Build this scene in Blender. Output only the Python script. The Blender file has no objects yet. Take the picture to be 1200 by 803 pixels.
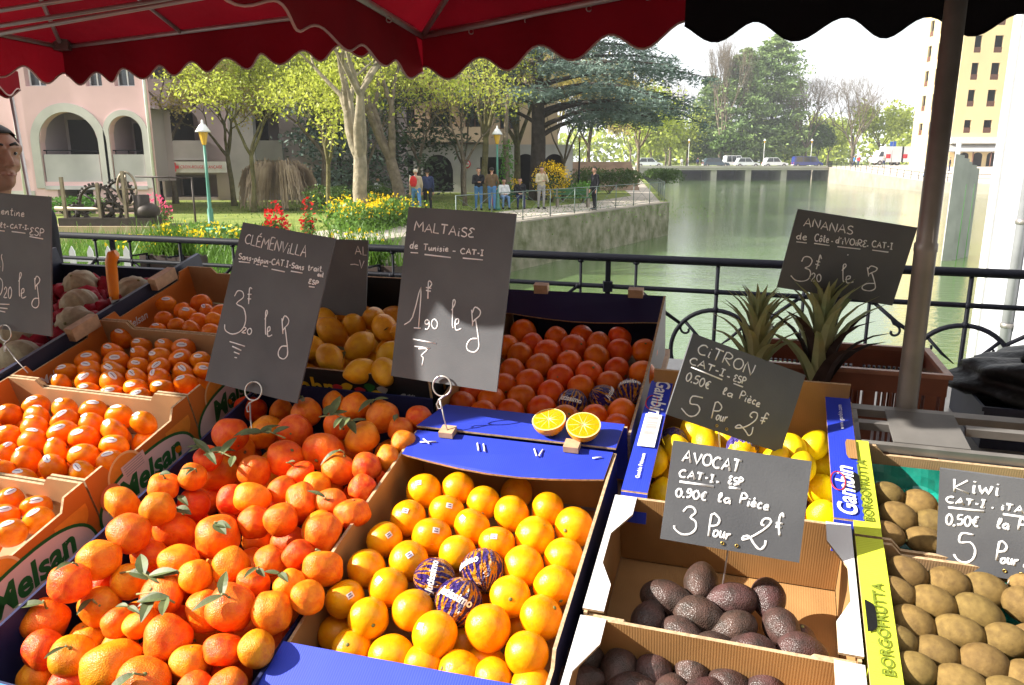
import bpy, bmesh, math, random
import numpy as np
from mathutils import Vector, Matrix, Quaternion
R = math.radians
scene = bpy.context.scene
COL = scene.collection

# ------------------------------------------------------------------ camera
cam_data = bpy.data.cameras.new("camera")
cam_data.sensor_fit = 'HORIZONTAL'
cam_data.sensor_width = 36.0
cam_data.lens = 27.0
cam_data.clip_start = 0.05
cam_data.clip_end = 3000
cam = bpy.data.objects.new("camera", cam_data)
cam.location = (0, 0, 1.65)
cam.rotation_euler = (R(90 - 13.3), 0, 0)
COL.objects.link(cam)
scene.camera = cam

# ------------------------------------------------------------------ light
SUN_TRAVEL = Vector((1.0, 0.06, -0.62)).normalized()
SUN_EL = math.asin(-SUN_TRAVEL.z)
SUN_AZ = math.atan2(-SUN_TRAVEL.x, -SUN_TRAVEL.y)
world = bpy.data.worlds.new("World")
scene.world = world
world.use_nodes = True
wt = world.node_tree
wn, wl = wt.nodes, wt.links
wn.clear()
w_out = wn.new('ShaderNodeOutputWorld')
w_bg = wn.new('ShaderNodeBackground')
w_sky = wn.new('ShaderNodeTexSky')
w_sky.sky_type = 'NISHITA'
w_sky.sun_disc = False
w_sky.sun_elevation = SUN_EL
w_sky.sun_rotation = SUN_AZ
w_sky.air_density = 1.0
w_sky.dust_density = 3.0
w_tc = wn.new('ShaderNodeTexCoord')
w_map = wn.new('ShaderNodeMapping')
w_map.inputs['Scale'].default_value = (1.2, 1.2, 4.0)
w_noise = wn.new('ShaderNodeTexNoise')
w_noise.inputs['Scale'].default_value = 2.2
w_noise.inputs['Detail'].default_value = 7
w_ramp = wn.new('ShaderNodeValToRGB')
w_ramp.color_ramp.elements[0].position = 0.30
w_ramp.color_ramp.elements[0].color = (0.45, 0.45, 0.45, 1)
w_ramp.color_ramp.elements[1].position = 0.62
w_mix = wn.new('ShaderNodeMixRGB')
w_mix.inputs[2].default_value = (13.0, 13.3, 13.8, 1)      # thin bright cloud
wl.new(w_tc.outputs['Generated'], w_map.inputs['Vector'])
wl.new(w_map.outputs['Vector'], w_noise.inputs['Vector'])
wl.new(w_noise.outputs['Fac'], w_ramp.inputs['Fac'])
wl.new(w_ramp.outputs['Color'], w_mix.inputs['Fac'])
wl.new(w_sky.outputs['Color'], w_mix.inputs[1])
wl.new(w_mix.outputs['Color'], w_bg.inputs['Color'])
w_bg.inputs['Strength'].default_value = 0.054
wl.new(w_bg.outputs['Background'], w_out.inputs['Surface'])

sun_data = bpy.data.lights.new("sun", 'SUN')
sun_data.energy = 5.0
sun_data.angle = R(0.5)
sun_data.color = (1.0, 0.95, 0.86)
sun = bpy.data.objects.new("sun", sun_data)
sun.rotation_euler = SUN_TRAVEL.to_track_quat('-Z', 'Y').to_euler()
COL.objects.link(sun)

scene.view_settings.view_transform = 'Standard'
scene.view_settings.look = 'None'
scene.view_settings.exposure = 1.40
scene.view_settings.gamma = 1.0
scene.view_settings.use_curve_mapping = False
scene.render.engine = 'CYCLES'
scene.cycles.max_bounces = 6
scene.cycles.transparent_max_bounces = 6
scene.cycles.caustics_reflective = False
scene.cycles.caustics_refractive = False
scene.cycles.use_denoising = True

rnd = random.Random(7)
nrng = np.random.default_rng(11)

# ------------------------------------------------------------------ helpers
class MB:
    """collects shapes and links them as ONE mesh object"""
    def __init__(s):
        s.v = []; s.f = []; s.m = []; s.s = []
    def poly(s, pts, m=0, smooth=False):
        b = len(s.v); s.v += [tuple(p) for p in pts]
        s.f.append(tuple(range(b, b + len(pts)))); s.m.append(m); s.s.append(smooth)
    def mesh(s, vs, fs, m=0, smooth=False):
        b = len(s.v); s.v += [tuple(p) for p in vs]
        for f in fs:
            s.f.append(tuple(i + b for i in f)); s.m.append(m); s.s.append(smooth)
    def prism(s, pts, d, m=0, me=None):
        """polygon pushed along d; me = material of the rim faces"""
        me = m if me is None else me
        pts = [Vector(p) for p in pts]; d = Vector(d)
        nrm = Vector((0, 0, 0))
        for i in range(len(pts)):
            nrm += pts[i].cross(pts[(i + 1) % len(pts)])
        if nrm.dot(d) > 0: pts = pts[::-1]
        q = [p + d for p in pts]; n = len(pts)
        s.poly(pts, m); s.poly(q[::-1], m)
        for i in range(n):
            j = (i + 1) % n
            s.poly([pts[j], pts[i], q[i], q[j]], me)
    def box(s, lo, hi, m=0, me=None):
        x0, y0, z0 = lo; x1, y1, z1 = hi
        s.prism([(x0, y0, z0), (x1, y0, z0), (x1, y1, z0), (x0, y1, z0)], (0, 0, z1 - z0), m, me)
    def obox(s, c, ax, ay, az, m=0):
        c, ax, ay, az = map(Vector, (c, ax, ay, az))
        s.prism([c - ax - ay - az, c + ax - ay - az, c + ax + ay - az, c - ax + ay - az], 2 * az, m)
    def tube(s, path, r, n=8, m=0, cap=True, flat=None):
        path = [Vector(p) for p in path]
        if not hasattr(r, '__len__'): r = [r] * len(path)
        b = len(s.v); k = len(path)
        t0 = (path[1] - path[0]).normalized()
        up = Vector((0, 0, 1)) if abs(t0.z) < .9 else Vector((1, 0, 0))
        x = t0.cross(up).normalized()
        if flat is not None: x = t0.cross(Vector(flat)).normalized()
        for i, p in enumerate(path):
            t = (path[min(i + 1, k - 1)] - path[max(i - 1, 0)])
            t = t.normalized() if t.length > 1e-9 else t0
            x = (x - t * x.dot(t))
            x = x.normalized() if x.length > 1e-6 else t.orthogonal().normalized()
            y = t.cross(x)
            for j in range(n):
                a = 2 * math.pi * j / n
                s.v.append(tuple(p + (x * math.cos(a) + y * math.sin(a) * (1 if flat is None else .3)) * r[i]))
        for i in range(k - 1):
            for j in range(n):
                a = b + i * n + j; c = b + i * n + (j + 1) % n
                s.f.append((a, a + n, c + n, c)); s.m.append(m); s.s.append(True)
        if cap:
            s.f.append(tuple(b + j for j in range(n))); s.m.append(m); s.s.append(False)
            s.f.append(tuple(b + (k - 1) * n + j for j in range(n))[::-1]); s.m.append(m); s.s.append(False)
    def ball(s, c, r, n=12, k=8, m=0, warp=None, rot=None):
        c = Vector(c)
        if not hasattr(r, '__len__'): r = (r, r, r)
        vs = []; fs = []
        for i in range(k + 1):
            th = math.pi * i / k
            for j in range(n):
                ph = 2 * math.pi * j / n
                p = Vector((math.sin(th) * math.cos(ph), math.sin(th) * math.sin(ph), math.cos(th)))
                if warp: p = warp(p)
                p = Vector((p.x * r[0], p.y * r[1], p.z * r[2]))
                if rot: p = rot @ p
                vs.append(c + p)
        for i in range(k):
            for j in range(n):
                a = i * n + j; b2 = i * n + (j + 1) % n
                if i == 0: fs.append((a, a + n, b2 + n))
                elif i == k - 1: fs.append((a, a + n, b2))
                else: fs.append((a, a + n, b2 + n, b2))
        s.mesh(vs, fs, m, True)
    def lathe(s, prof, n=16, m=0, c=(0, 0, 0), smooth=True, cap=True):
        b = len(s.v)
        for r, z in prof:
            for j in range(n):
                a = 2 * math.pi * j / n
                s.v.append((c[0] + r * math.cos(a), c[1] + r * math.sin(a), c[2] + z))
        for i in range(len(prof) - 1):
            for j in range(n):
                a = b + i * n + j; d = b + i * n + (j + 1) % n
                s.f.append((a, d, d + n, a + n)); s.m.append(m); s.s.append(smooth)
        if cap:
            s.f.append(tuple(b + j for j in range(n))[::-1]); s.m.append(m); s.s.append(False)
            s.f.append(tuple(b + (len(prof) - 1) * n + j for j in range(n))); s.m.append(m); s.s.append(False)
    def data(s, name, mats):
        me = bpy.data.meshes.new(name)
        me.from_pydata(s.v, [], s.f)
        for mt in (mats if isinstance(mats, (list, tuple)) else [mats]): me.materials.append(mt)
        me.polygons.foreach_set('material_index', s.m)
        me.polygons.foreach_set('use_smooth', s.s)
        me.update()
        return me
    def build(s, name, mats, parent=None, bevel=0, **kw):
        o = bpy.data.objects.new(name, s.data(name, mats))
        COL.objects.link(o)
        if parent: o.parent = parent
        if bevel:
            bv = o.modifiers.new('edge', 'BEVEL'); bv.width = bevel; bv.segments = 2
            bv.limit_method = 'ANGLE'; bv.angle_limit = R(40)
        if kw: tag(o, **kw)
        return o

def quads_mesh(name, V, mats, parent=None, midx=None, nper=4):
    """V: (n,4,3) array of loose leaf faces"""
    V = np.asarray(V, dtype=np.float32); n = len(V)
    me = bpy.data.meshes.new(name)
    me.vertices.add(n * nper); me.vertices.foreach_set('co', V.reshape(-1))
    me.loops.add(n * nper); me.loops.foreach_set('vertex_index', np.arange(n * nper, dtype=np.int32))
    me.polygons.add(n)
    me.polygons.foreach_set('loop_start', np.arange(0, n * nper, nper, dtype=np.int32))
    for mt in (mats if isinstance(mats, (list, tuple)) else [mats]): me.materials.append(mt)
    if midx is not None: me.polygons.foreach_set('material_index', np.asarray(midx, dtype=np.int32))
    me.update(calc_edges=True); me.validate()
    o = bpy.data.objects.new(name, me); COL.objects.link(o)
    if parent: o.parent = parent
    return o

def tag(o, label=None, cat=None, group=None, kind=None):
    if label: o['label'] = label
    if cat: o['category'] = cat
    if group: o['group'] = group
    if kind: o['kind'] = kind
    return o

def thing(name, label, cat, loc=(0, 0, 0), rot=None, group=None):
    o = bpy.data.objects.new(name, None)
    o.empty_display_size = .05
    COL.objects.link(o)
    m = Matrix.Translation(Vector(loc))
    if rot is not None: m = m @ rot.to_4x4()
    o.matrix_world = m
    return tag(o, label, cat, group)

def copy_tree(src, parent=None):
    c = src.copy(); COL.objects.link(c)
    if parent:
        c.parent = parent; c.matrix_parent_inverse = src.matrix_parent_inverse.copy()
    for ch in list(src.children): copy_tree(ch, c)
    return c

# ------------------------------------------------------------------ materials
def mat(name, col, rough=.6, spec=.5, noise=0, nscale=8, bump=0, bscale=40, col2=None, metal=0, trans=0, coat=0, hue=0, detail=4, bdist=.002, sss=0, coords='Object'):
    m = bpy.data.materials.new(name); m.use_nodes = True
    nt = m.node_tree; N = nt.nodes; L = nt.links
    b = N['Principled BSDF']
    b.inputs['Base Color'].default_value = (*col, 1)
    b.inputs['Roughness'].default_value = rough
    b.inputs['Specular IOR Level'].default_value = spec
    b.inputs['Metallic'].default_value = metal
    if coat: b.inputs['Coat Weight'].default_value = coat; b.inputs['Coat Roughness'].default_value = .15
    tc = N.new('ShaderNodeTexCoord')
    out = None
    if noise or col2:
        nz = N.new('ShaderNodeTexNoise'); nz.inputs['Scale'].default_value = nscale; nz.inputs['Detail'].default_value = detail
        L.new(tc.outputs[coords], nz.inputs['Vector'])
        rp = N.new('ShaderNodeValToRGB'); rp.color_ramp.elements[0].position = .32; rp.color_ramp.elements[1].position = .68
        c2 = col2 if col2 else tuple(max(0, c * (1 - noise)) for c in col)
        rp.color_ramp.elements[0].color = (*c2, 1); rp.color_ramp.elements[1].color = (*col, 1)
        L.new(nz.outputs['Fac'], rp.inputs['Fac']); out = rp.outputs['Color']
    if hue:
        oi = N.new('ShaderNodeObjectInfo'); hs = N.new('ShaderNodeHueSaturation')
        mr = N.new('ShaderNodeMapRange'); mr.inputs[3].default_value = .5 - hue; mr.inputs[4].default_value = .5 + hue
        L.new(oi.outputs['Random'], mr.inputs[0]); L.new(mr.outputs[0], hs.inputs['Hue'])
        mr2 = N.new('ShaderNodeMapRange'); mr2.inputs[3].default_value = .82; mr2.inputs[4].default_value = 1.12
        mul = N.new('ShaderNodeMath'); mul.operation = 'MULTIPLY'; mul.inputs[1].default_value = 7.31
        fr = N.new('ShaderNodeMath'); fr.operation = 'FRACT'
        L.new(oi.outputs['Random'], mul.inputs[0]); L.new(mul.outputs[0], fr.inputs[0]); L.new(fr.outputs[0], mr2.inputs[0])
        L.new(mr2.outputs[0], hs.inputs['Value'])
        if out: L.new(out, hs.inputs['Color'])
        else: hs.inputs['Color'].default_value = (*col, 1)
        out = hs.outputs['Color']
    if out: L.new(out, b.inputs['Base Color'])
    if bump:
        bn = N.new('ShaderNodeTexNoise'); bn.inputs['Scale'].default_value = bscale; bn.inputs['Detail'].default_value = 3
        L.new(tc.outputs[coords], bn.inputs['Vector'])
        bp = N.new('ShaderNodeBump'); bp.inputs['Strength'].default_value = bump; bp.inputs['Distance'].default_value = bdist
        L.new(bn.outputs['Fac'], bp.inputs['Height']); L.new(bp.outputs['Normal'], b.inputs['Normal'])
    if sss:
        b.inputs['Subsurface Weight'].default_value = sss
        b.inputs['Subsurface Radius'].default_value = (.006, .003, .001); b.inputs['Subsurface Scale'].default_value = 1
    if trans:
        tr = N.new('ShaderNodeBsdfTranslucent'); mx = N.new('ShaderNodeMixShader'); mx.inputs[0].default_value = trans
        if out: L.new(out, tr.inputs['Color'])
        else: tr.inputs['Color'].default_value = (*col, 1)
        L.new(b.outputs[0], mx.inputs[1]); L.new(tr.outputs[0], mx.inputs[2])
        L.new(mx.outputs[0], N['Material Output'].inputs['Surface'])
    return m

def corrugated(name, col, rough=.6, noise=.12, ribs=420, axis=0):
    """printed or bare corrugated board: faint flutes and scuffs"""
    m = mat(name, col, rough, .35, noise, 9)
    N = m.node_tree.nodes; L = m.node_tree.links; b = N['Principled BSDF']
    tc = N.new('ShaderNodeTexCoord'); wv = N.new('ShaderNodeTexWave')
    wv.bands_direction = 'X' if axis == 0 else 'Y'
    wv.inputs['Scale'].default_value = ribs / 5; wv.inputs['Distortion'].default_value = .6
    nz = N.new('ShaderNodeTexNoise'); nz.inputs['Scale'].default_value = 25
    ad = N.new('ShaderNodeMath'); ad.operation = 'ADD'
    L.new(tc.outputs['Object'], wv.inputs['Vector']); L.new(tc.outputs['Object'], nz.inputs['Vector'])
    L.new(wv.outputs['Fac'], ad.inputs[0]); L.new(nz.outputs['Fac'], ad.inputs[1])
    bp = N.new('ShaderNodeBump'); bp.inputs['Strength'].default_value = .16; bp.inputs['Distance'].default_value = .0010
    L.new(ad.outputs[0], bp.inputs['Height']); L.new(bp.outputs['Normal'], b.inputs['Normal'])
    return m

M = {}
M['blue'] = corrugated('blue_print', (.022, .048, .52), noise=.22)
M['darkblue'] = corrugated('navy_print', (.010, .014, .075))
M['navy'] = mat('navy_plastic', (.012, .016, .045), .45, .5, .3, 14)
M['card'] = corrugated('bare_board', (.42, .225, .085), noise=.28)
M['card2'] = corrugated('pale_board', (.50, .31, .16), noise=.25)
M['cardedge'] = mat('board_edge', (.60, .42, .25), .8, .2, .45, 160)
M['white'] = corrugated('white_print', (.78, .76, .76))
M['paper'] = mat('paper_label', (.82, .80, .80), .55, .3)
M['pinkpaper'] = mat('pale_pink_print', (.80, .60, .58), .55, .3, .06, 12)
M['orangeprint'] = corrugated('orange_print', (.62, .17, .02))
M['sliceprint'] = mat('slice_print', (.85, .30, .03), .5, .4, .15, 60)
M['slicelight'] = mat('slice_pith_print', (.85, .55, .25), .5, .4)
M['greenprint'] = mat('green_print', (.02, .13, .03), .5, .4)
M['limeprint'] = corrugated('lime_print', (.60, .66, .05), axis=1)
M['olive_ink'] = mat('olive_ink', (.16, .20, .02), .6, .3)
M['whiteink'] = mat('white_ink', (.85, .85, .85), .5, .3)
M['redink'] = mat('red_ink', (.6, .03, .04), .5, .3)
M['yellowink'] = mat('yellow_ink', (.75, .42, .02), .5, .3)
M['greyink'] = mat('grey_ink', (.35, .33, .33), .6, .3)
M['black'] = mat('black_hole', (.01, .01, .01), .8, .1)
M['teal'] = mat('teal_tray', (.01, .26, .19), .25, .6, .5, 25, .5, 60)
M['slate'] = mat('slate', (.085, .087, .096), .6, .3, 0, 7, col2=(.122, .124, .132), bump=.15, bscale=300, detail=9)
M['chalk'] = mat('chalk', (.86, .85, .86), .9, .1)
M['wire'] = mat('wire', (.62, .60, .57), .35, .5, metal=.85)
M['brass'] = mat('brass_eyelet', (.6, .42, .12), .35, .5, metal=.9)
M['clip'] = mat('wooden_clip', (.55, .36, .22), .6, .3, .25, 60)
M['steel'] = mat('grey_steel', (.30, .28, .26), .45, .5, .25, 20, metal=.5)
M['alu'] = mat('frame_bar', (.50, .46, .43), .4, .5, .15, 20, metal=.55)
M['polemetal'] = mat('pole_metal', (.26, .225, .205), .42, .5, .35, 12, metal=.4)
M['iron'] = mat('black_iron', (.0045, .005, .0095), .6, .12, .3, 30, .2, 120)
M['red'] = mat('red_canvas', (.20, .004, .010), .9, .1, .32, 3, .55, 5, trans=.17, detail=9, bdist=.03)
M['blackcanvas'] = mat('black_canvas', (.010, .008, .009), .9, .1, .2, 6, .3, 500, trans=.02)
M['trim'] = mat('valance_trim', (.50, .34, .31), .8, .2, trans=.2)
M['browncrate'] = mat('brown_plastic', (.20, .062, .035), .45, .45, .22, 25)
M['bag'] = mat('black_bag', (.006, .006, .007), .5, .35, .2, 20, .6, 30, bdist=.01)
M['leaf'] = mat('citrus_leaf', (.14, .18, .07), .5, .4, .5, 40, trans=.2)
M['stem'] = mat('citrus_stem', (.30, .30, .12), .6, .3, .4, 60)

def peel(name, c1, c2, rough, bscale, bstr, hue, dist=.0007, nscale=2.2):
    m = mat(name, c1, rough, .5, nscale=nscale, col2=c2, hue=hue)
    N = m.node_tree.nodes; L = m.node_tree.links; b = N['Principled BSDF']; b.inputs['Specular IOR Level'].default_value = .36
    tc = N.new('ShaderNodeTexCoord'); vo = N.new('ShaderNodeTexVoronoi'); vo.inputs['Scale'].default_value = bscale
    nz = N.new('ShaderNodeTexNoise'); nz.inputs['Scale'].default_value = bscale * .22
    mu = N.new('ShaderNodeMath'); mu.operation = 'MULTIPLY_ADD'; mu.inputs[1].default_value = 1.6
    L.new(tc.outputs['Object'], vo.inputs['Vector']); L.new(tc.outputs['Object'], nz.inputs['Vector'])
    L.new(nz.outputs['Fac'], mu.inputs[0]); L.new(vo.outputs['Distance'], mu.inputs[2])
    src = b.inputs['Base Color'].links[0].from_socket      # dull scars and specks on the skin
    sn = N.new('ShaderNodeTexNoise'); sn.inputs['Scale'].default_value = 4.5; sn.inputs['Detail'].default_value = 8; sn.inputs['Roughness'].default_value = .7
    oi = N.new('ShaderNodeObjectInfo'); va = N.new('ShaderNodeVectorMath'); va.operation = 'ADD'; cb = N.new('ShaderNodeCombineXYZ')
    ml = N.new('ShaderNodeMath'); ml.operation = 'MULTIPLY'; ml.inputs[1].default_value = 60; L.new(oi.outputs['Random'], ml.inputs[0]); L.new(ml.outputs[0], cb.inputs[0])
    L.new(tc.outputs['Object'], va.inputs[0]); L.new(cb.outputs[0], va.inputs[1]); L.new(va.outputs[0], sn.inputs['Vector'])
    sr = N.new('ShaderNodeMapRange'); sr.inputs[1].default_value = .61; sr.inputs[2].default_value = .72; sr.inputs[4].default_value = .55; L.new(sn.outputs['Fac'], sr.inputs[0])
    sx = N.new('ShaderNodeMixRGB'); sx.inputs[2].default_value = (c2[0] * .45, c2[1] * .55, c2[2] * .8 + .004, 1); L.new(sr.outputs[0], sx.inputs[0]); L.new(src, sx.inputs[1]); L.new(sx.outputs[0], b.inputs['Base Color'])
    bp = N.new('ShaderNodeBump'); bp.inputs['Strength'].default_value = bstr; bp.inputs['Distance'].default_value = dist
    L.new(mu.outputs[0], bp.inputs['Height']); L.new(bp.outputs['Normal'], b.inputs['Normal'])
    return m
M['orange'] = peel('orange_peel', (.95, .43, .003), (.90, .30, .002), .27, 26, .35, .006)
M['orange_shaded'] = peel('shaded_orange_peel', (.82, .165, .001), (.70, .08, .001), .32, 26, .35, .010)  # same oranges as the front box, shade put into a redder colour
M['clem'] = peel('clementine_peel', (.92, .25, .006), (.76, .105, .004), .42, 19, .60, .020, .0010)
M['mandarin'] = peel('mandarin_peel', (.92, .27, .003), (.78, .15, .003), .25, 26, .3, .006)
M['lemon'] = peel('lemon_peel', (.85, .44, .010), (.74, .32, .012), .36, 20, .6, .008)
M['citronp'] = peel('bright_lemon_peel', (.92, .62, .006), (.86, .50, .006), .33, 22, .45, .006)
M['kiwi'] = peel('kiwi_skin', (.25, .158, .045), (.150, .090, .025), .7, 48, .6, .008)
M['avo'] = peel('avocado_skin', (.098, .050, .043), (.045, .030, .025), .36, 13, .42, .02, .0022, 1.6)
M['melon'] = mat('melon_skin', (.44, .38, .25), .6, .25, .3, 3, .5, 14)
M['redtissue'] = mat('red_tissue', (.50, .02, .05), .6, .3, .4, 30, .8, 40, trans=.2, bdist=.01)
M['calyx'] = mat('calyx', (.20, .22, .08), .7, .2, .4, 300)
M['pulp'] = mat('orange_pulp', (.92, .36, .004), .28, .6, .2, 220, .5, 260, sss=.1)
M['pith'] = mat('orange_pith', (.90, .66, .25), .5, .3)
M['stickerm'] = mat('fruit_sticker', (.75, .72, .76), .45, .4)
M['stickerink'] = mat('sticker_ink', (.18, .10, .20), .5, .3)
M['pinesk'] = mat('pineapple_skin', (.35, .13, .03), .6, .3, .6, 40, .8, 60, bdist=.004)
M['pineleaf'] = mat('pineapple_leaf', (.25, .32, .16), .5, .4, nscale=14, col2=(.37, .34, .17), trans=.15)
M['pinedark'] = mat('pineapple_dry_leaf', (.045, .025, .022), .7, .2, .4, 40)
# fruit centres and radii in the frame of the sloping display (mm): along the stall, up the slope, above it, radius
FRUIT = {
'oranges_front': [-136,127,-45,33,-77,147,-45,30,-18,119,-45,30,40,102,-45,32,99,125,-45,30,154,91,-45,34,-135,54,-45,31,-75,84,-46,32,-17,57,-45,32,38,26,-45,31,95,57,-45,33,154,20,-46,32,-153,-5,-45,31,-76,20,-45,34,-19,-8,-46,31,96,-13,-45,33,155,-43,-44,33,-152,-73,-45,32,-91,-42,-45,32,-99,-103,-44,31,94,-78,-45,32,151,-106,-44,33,-157,-138,-46,31,-103,-164,-46,31,-43,-135,-45,31,8,-170,-45,33,80,-141,-45,34,148,-171,-45,31,-51,-198,-43,33,54,-212,-47,31,0,-237,-45,30,-116,-226,-45,30,105,-241,-45,30,162,-229,-42,30,58,-278,-45,30],
'wrapped_front': [-34,-70,-45,32,36,-37,-44,34,20,-105,-45,35],
'oranges_low': [-170,-162,-100,30,78,-161,-100,30,9,219,-100,31,90,-68,-100,31,33,-136,-100,30,-119,-172,-100,30,-75,-9,-100,30,14,-33,-100,30,-162,55,-100,30,19,-190,-100,30,110,-81,-100,30],
'oranges_back': [-132,752,-45,33,-42,731,-45,30,11,689,-44,33,17,750,-47,30,65,717,-44,30,74,654,-45,31,121,692,-45,30,178,700,-45,30,109,756,-46,30,-44,657,-45,33,-93,692,-45,30,-105,634,-43,31,-149,672,-46,30,-102,562,-45,30,-47,594,-44,32,19,619,-45,30,73,578,-45,31,130,608,-47,30,188,599,-44,30,14,553,-45,32,126,549,-44,30,-49,522,-45,32,10,486,-45,31,68,519,-45,30,-103,498,-45,30,-48,458,-47,32,-165,463,-49,30,-111,439,-48,31,7,421,-45,32,-54,399,-43,30,-165,406,-41,30,-109,381,-42,30,119,413,-45,30,171,442,-46,30,63,398,-44,30,172,384,-44,30],
'wrapped_back': [64,457,-46,31,124,484,-45,30,176,518,-45,30],
'clementines_leafy': [-548,-141,16,34,-555,-202,14,34,-552,-261,24,32,-539,-132,-41,29,-441,-160,-5,31,-512,-199,-25,29,-536,-247,-38,31,-429,-218,-19,34,-387,-185,-2,27,-615,-283,-50,36,-568,-331,-49,29,-511,-332,-45,31,-434,-331,-42,42,-360,-347,-38,36,-368,-283,-26,35,-470,-272,-29,26,-423,-273,-18,26,-316,-304,-35,26,-283,-338,-42,26,-570,-200,-46,26,-410,-97,-4,38,-349,-149,-5,30,-292,-124,-8,26,-248,-107,-3,26,-226,-61,8,31,-196,-123,-5,32,-289,-229,3,36,-227,-217,-6,32,-231,-164,-6,26,-187,-182,-4,26,-345,-226,-24,32,-272,-279,-28,29,-222,-272,-21,26,-291,-172,-7,26,-237,-324,-37,26,-619,-78,15,32,-578,-19,14,27,-562,93,-43,38,-546,67,15,26,-550,145,15,35,-565,164,-44,34,-635,311,-44,35,-543,229,-36,37,-453,72,-5,30,-402,-5,4,33,-540,-6,-35,31,-535,-83,22,29,-533,-70,-38,38,-369,-50,-8,29,-455,1,-12,27,-540,13,15,26,-554,309,-39,26,-457,267,-5,31,-417,311,-5,26,-364,306,-5,31,-289,283,-5,34,-447,202,-5,36,-416,121,-5,36,-296,207,-5,35,-367,237,-5,29,-353,154,-5,39,-296,116,-10,34,-240,119,1,27,-361,85,-8,27,-315,11,-4,33,-317,-46,6,29,-261,22,-5,27,-211,4,-4,30,-261,-29,-18,29,-224,69,-5,26,-232,250,-7,26,-213,295,-6,26,-209,208,-5,26,-217,161,-8,26,-317,65,-11,26,-371,37,-7,26],
'clem_second': [-1093,176,-1,28,-1054,139,-2,28,-1129,136,-1,27,-1015,99,2,30,-1011,176,-1,29,-969,134,0,30,-931,93,6,29,-939,183,-4,30,-902,140,-3,29,-874,91,1,30,-856,172,1,29,-825,123,1,31,-787,80,1,28,-784,162,1,28,-1063,70,-7,29,-975,58,2,30,-898,42,2,28,-823,38,1,30,-756,36,0,26,-1010,17,-7,28,-944,10,-4,30,-864,-1,-2,29,-787,-4,0,26,-953,-42,3,26,-887,-49,1,26,-1119,79,-2,29,-1063,16,2,28,-1004,-35,6,27],
'clem_first': [-862,-104,2,26,-826,-148,4,27,-801,-103,-5,27,-909,-123,-2,26,-872,-167,-5,26,-766,-182,11,26,-812,-196,-5,26,-761,-134,-1,26],
'clem_third': [-1134,489,0,29,-1048,461,0,26,-1019,421,0,24,-981,466,0,24,-923,466,0,29,-894,418,-1,28,-838,421,0,24,-953,417,0,28,-979,371,0,25,-916,368,0,28,-842,364,-1,27,-1133,370,0,29,-1091,333,-1,28,-1057,384,-1,29,-1101,419,0,29,-1024,338,0,30,-939,320,0,27,-880,326,-2,29,-800,318,0,27,-1143,314,0,27,-1056,291,1,29,-987,294,0,30,-907,280,1,27,-842,290,2,26,-1116,270,0,24,-1021,254,0,24,-951,252,0,26,-869,248,1,25,-795,378,1,24],
'clem_fourth': [-1155,684,0,27,-1086,593,0,27,-1080,659,-1,24,-1051,703,0,29,-1039,631,1,27,-1025,569,0,25,-986,608,-3,28,-969,558,1,27,-999,660,-1,24,-935,608,3,26,-906,553,0,26,-951,655,1,26,-1059,536,0,24],
'lemons_back': [-582,672,35,30,-593,601,35,30,-540,542,35,34,-439,484,35,33,-481,426,35,32,-468,618,35,31,-420,581,35,32,-349,454,35,30,-381,386,35,30,-500,578,35,30,-328,388,35,30,-554,467,35,30,-638,574,35,31,-657,515,35,31,-620,442,35,30,-356,566,35,32,-306,482,35,30],
'lemons_front': [321,398,-43,30,346,354,-36,28,381,387,-48,27,500,368,-38,27,539,395,-42,27,260,291,-39,26,453,372,-50,27,471,330,-37,26,298,319,-33,27,414,303,-34,26,515,315,-37,26,364,301,-40,26],
'lemons_wrapped': [412,351,-36,28,285,363,-45,26],
'kiwis_back': [644,251,-20,28,693,245,-24,28,656,200,-20,29,706,197,-22,28,634,154,-19,27,688,151,-19,27,746,228,-20,28,792,210,-21,27,745,168,-16,27,792,161,-20,26],
'kiwis_front': [654,78,-22,29,707,72,-22,28,757,75,-28,29,632,32,-18,27,682,27,-21,29,737,22,-22,29,798,46,-18,29,651,-14,-24,29,706,-19,-20,29,759,-24,-17,29,624,-55,-17,26,674,-60,-22,28,727,-67,-19,29,776,-79,-20,28,641,-99,-16,27,693,-107,-17,29,743,-116,-12,28,802,-2,-31,28,819,92,-27,29,809,-45,-9,27],
'avocados_upper': [367,45,-75,27,321,-3,-75,29,411,14,-75,28,467,30,-75,27,373,-25,-76,30,487,-19,-76,26,419,-38,-78,27,351,-67,-74,26,445,-74,-72,26,299,-48,-75,26,513,-55,-74,26,397,-80,-75,26],
'avocados_lower': [272,-139,-75,26,319,-133,-76,27,370,-120,-75,26,423,-133,-77,26,222,-133,-76,26,221,-178,-74,26,467,-129,-75,26,300,-174,-75,26,347,-168,-74,26,390,-162,-73,26],
'melons': [-1333,588,50,31,-1281,548,50,33,-1264,439,50,29,-1330,348,50,33,-1275,366,50,28,-1278,497,54,28,-1372,501,50,30,-1388,569,50,28,-1283,599,46,28],
}
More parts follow.
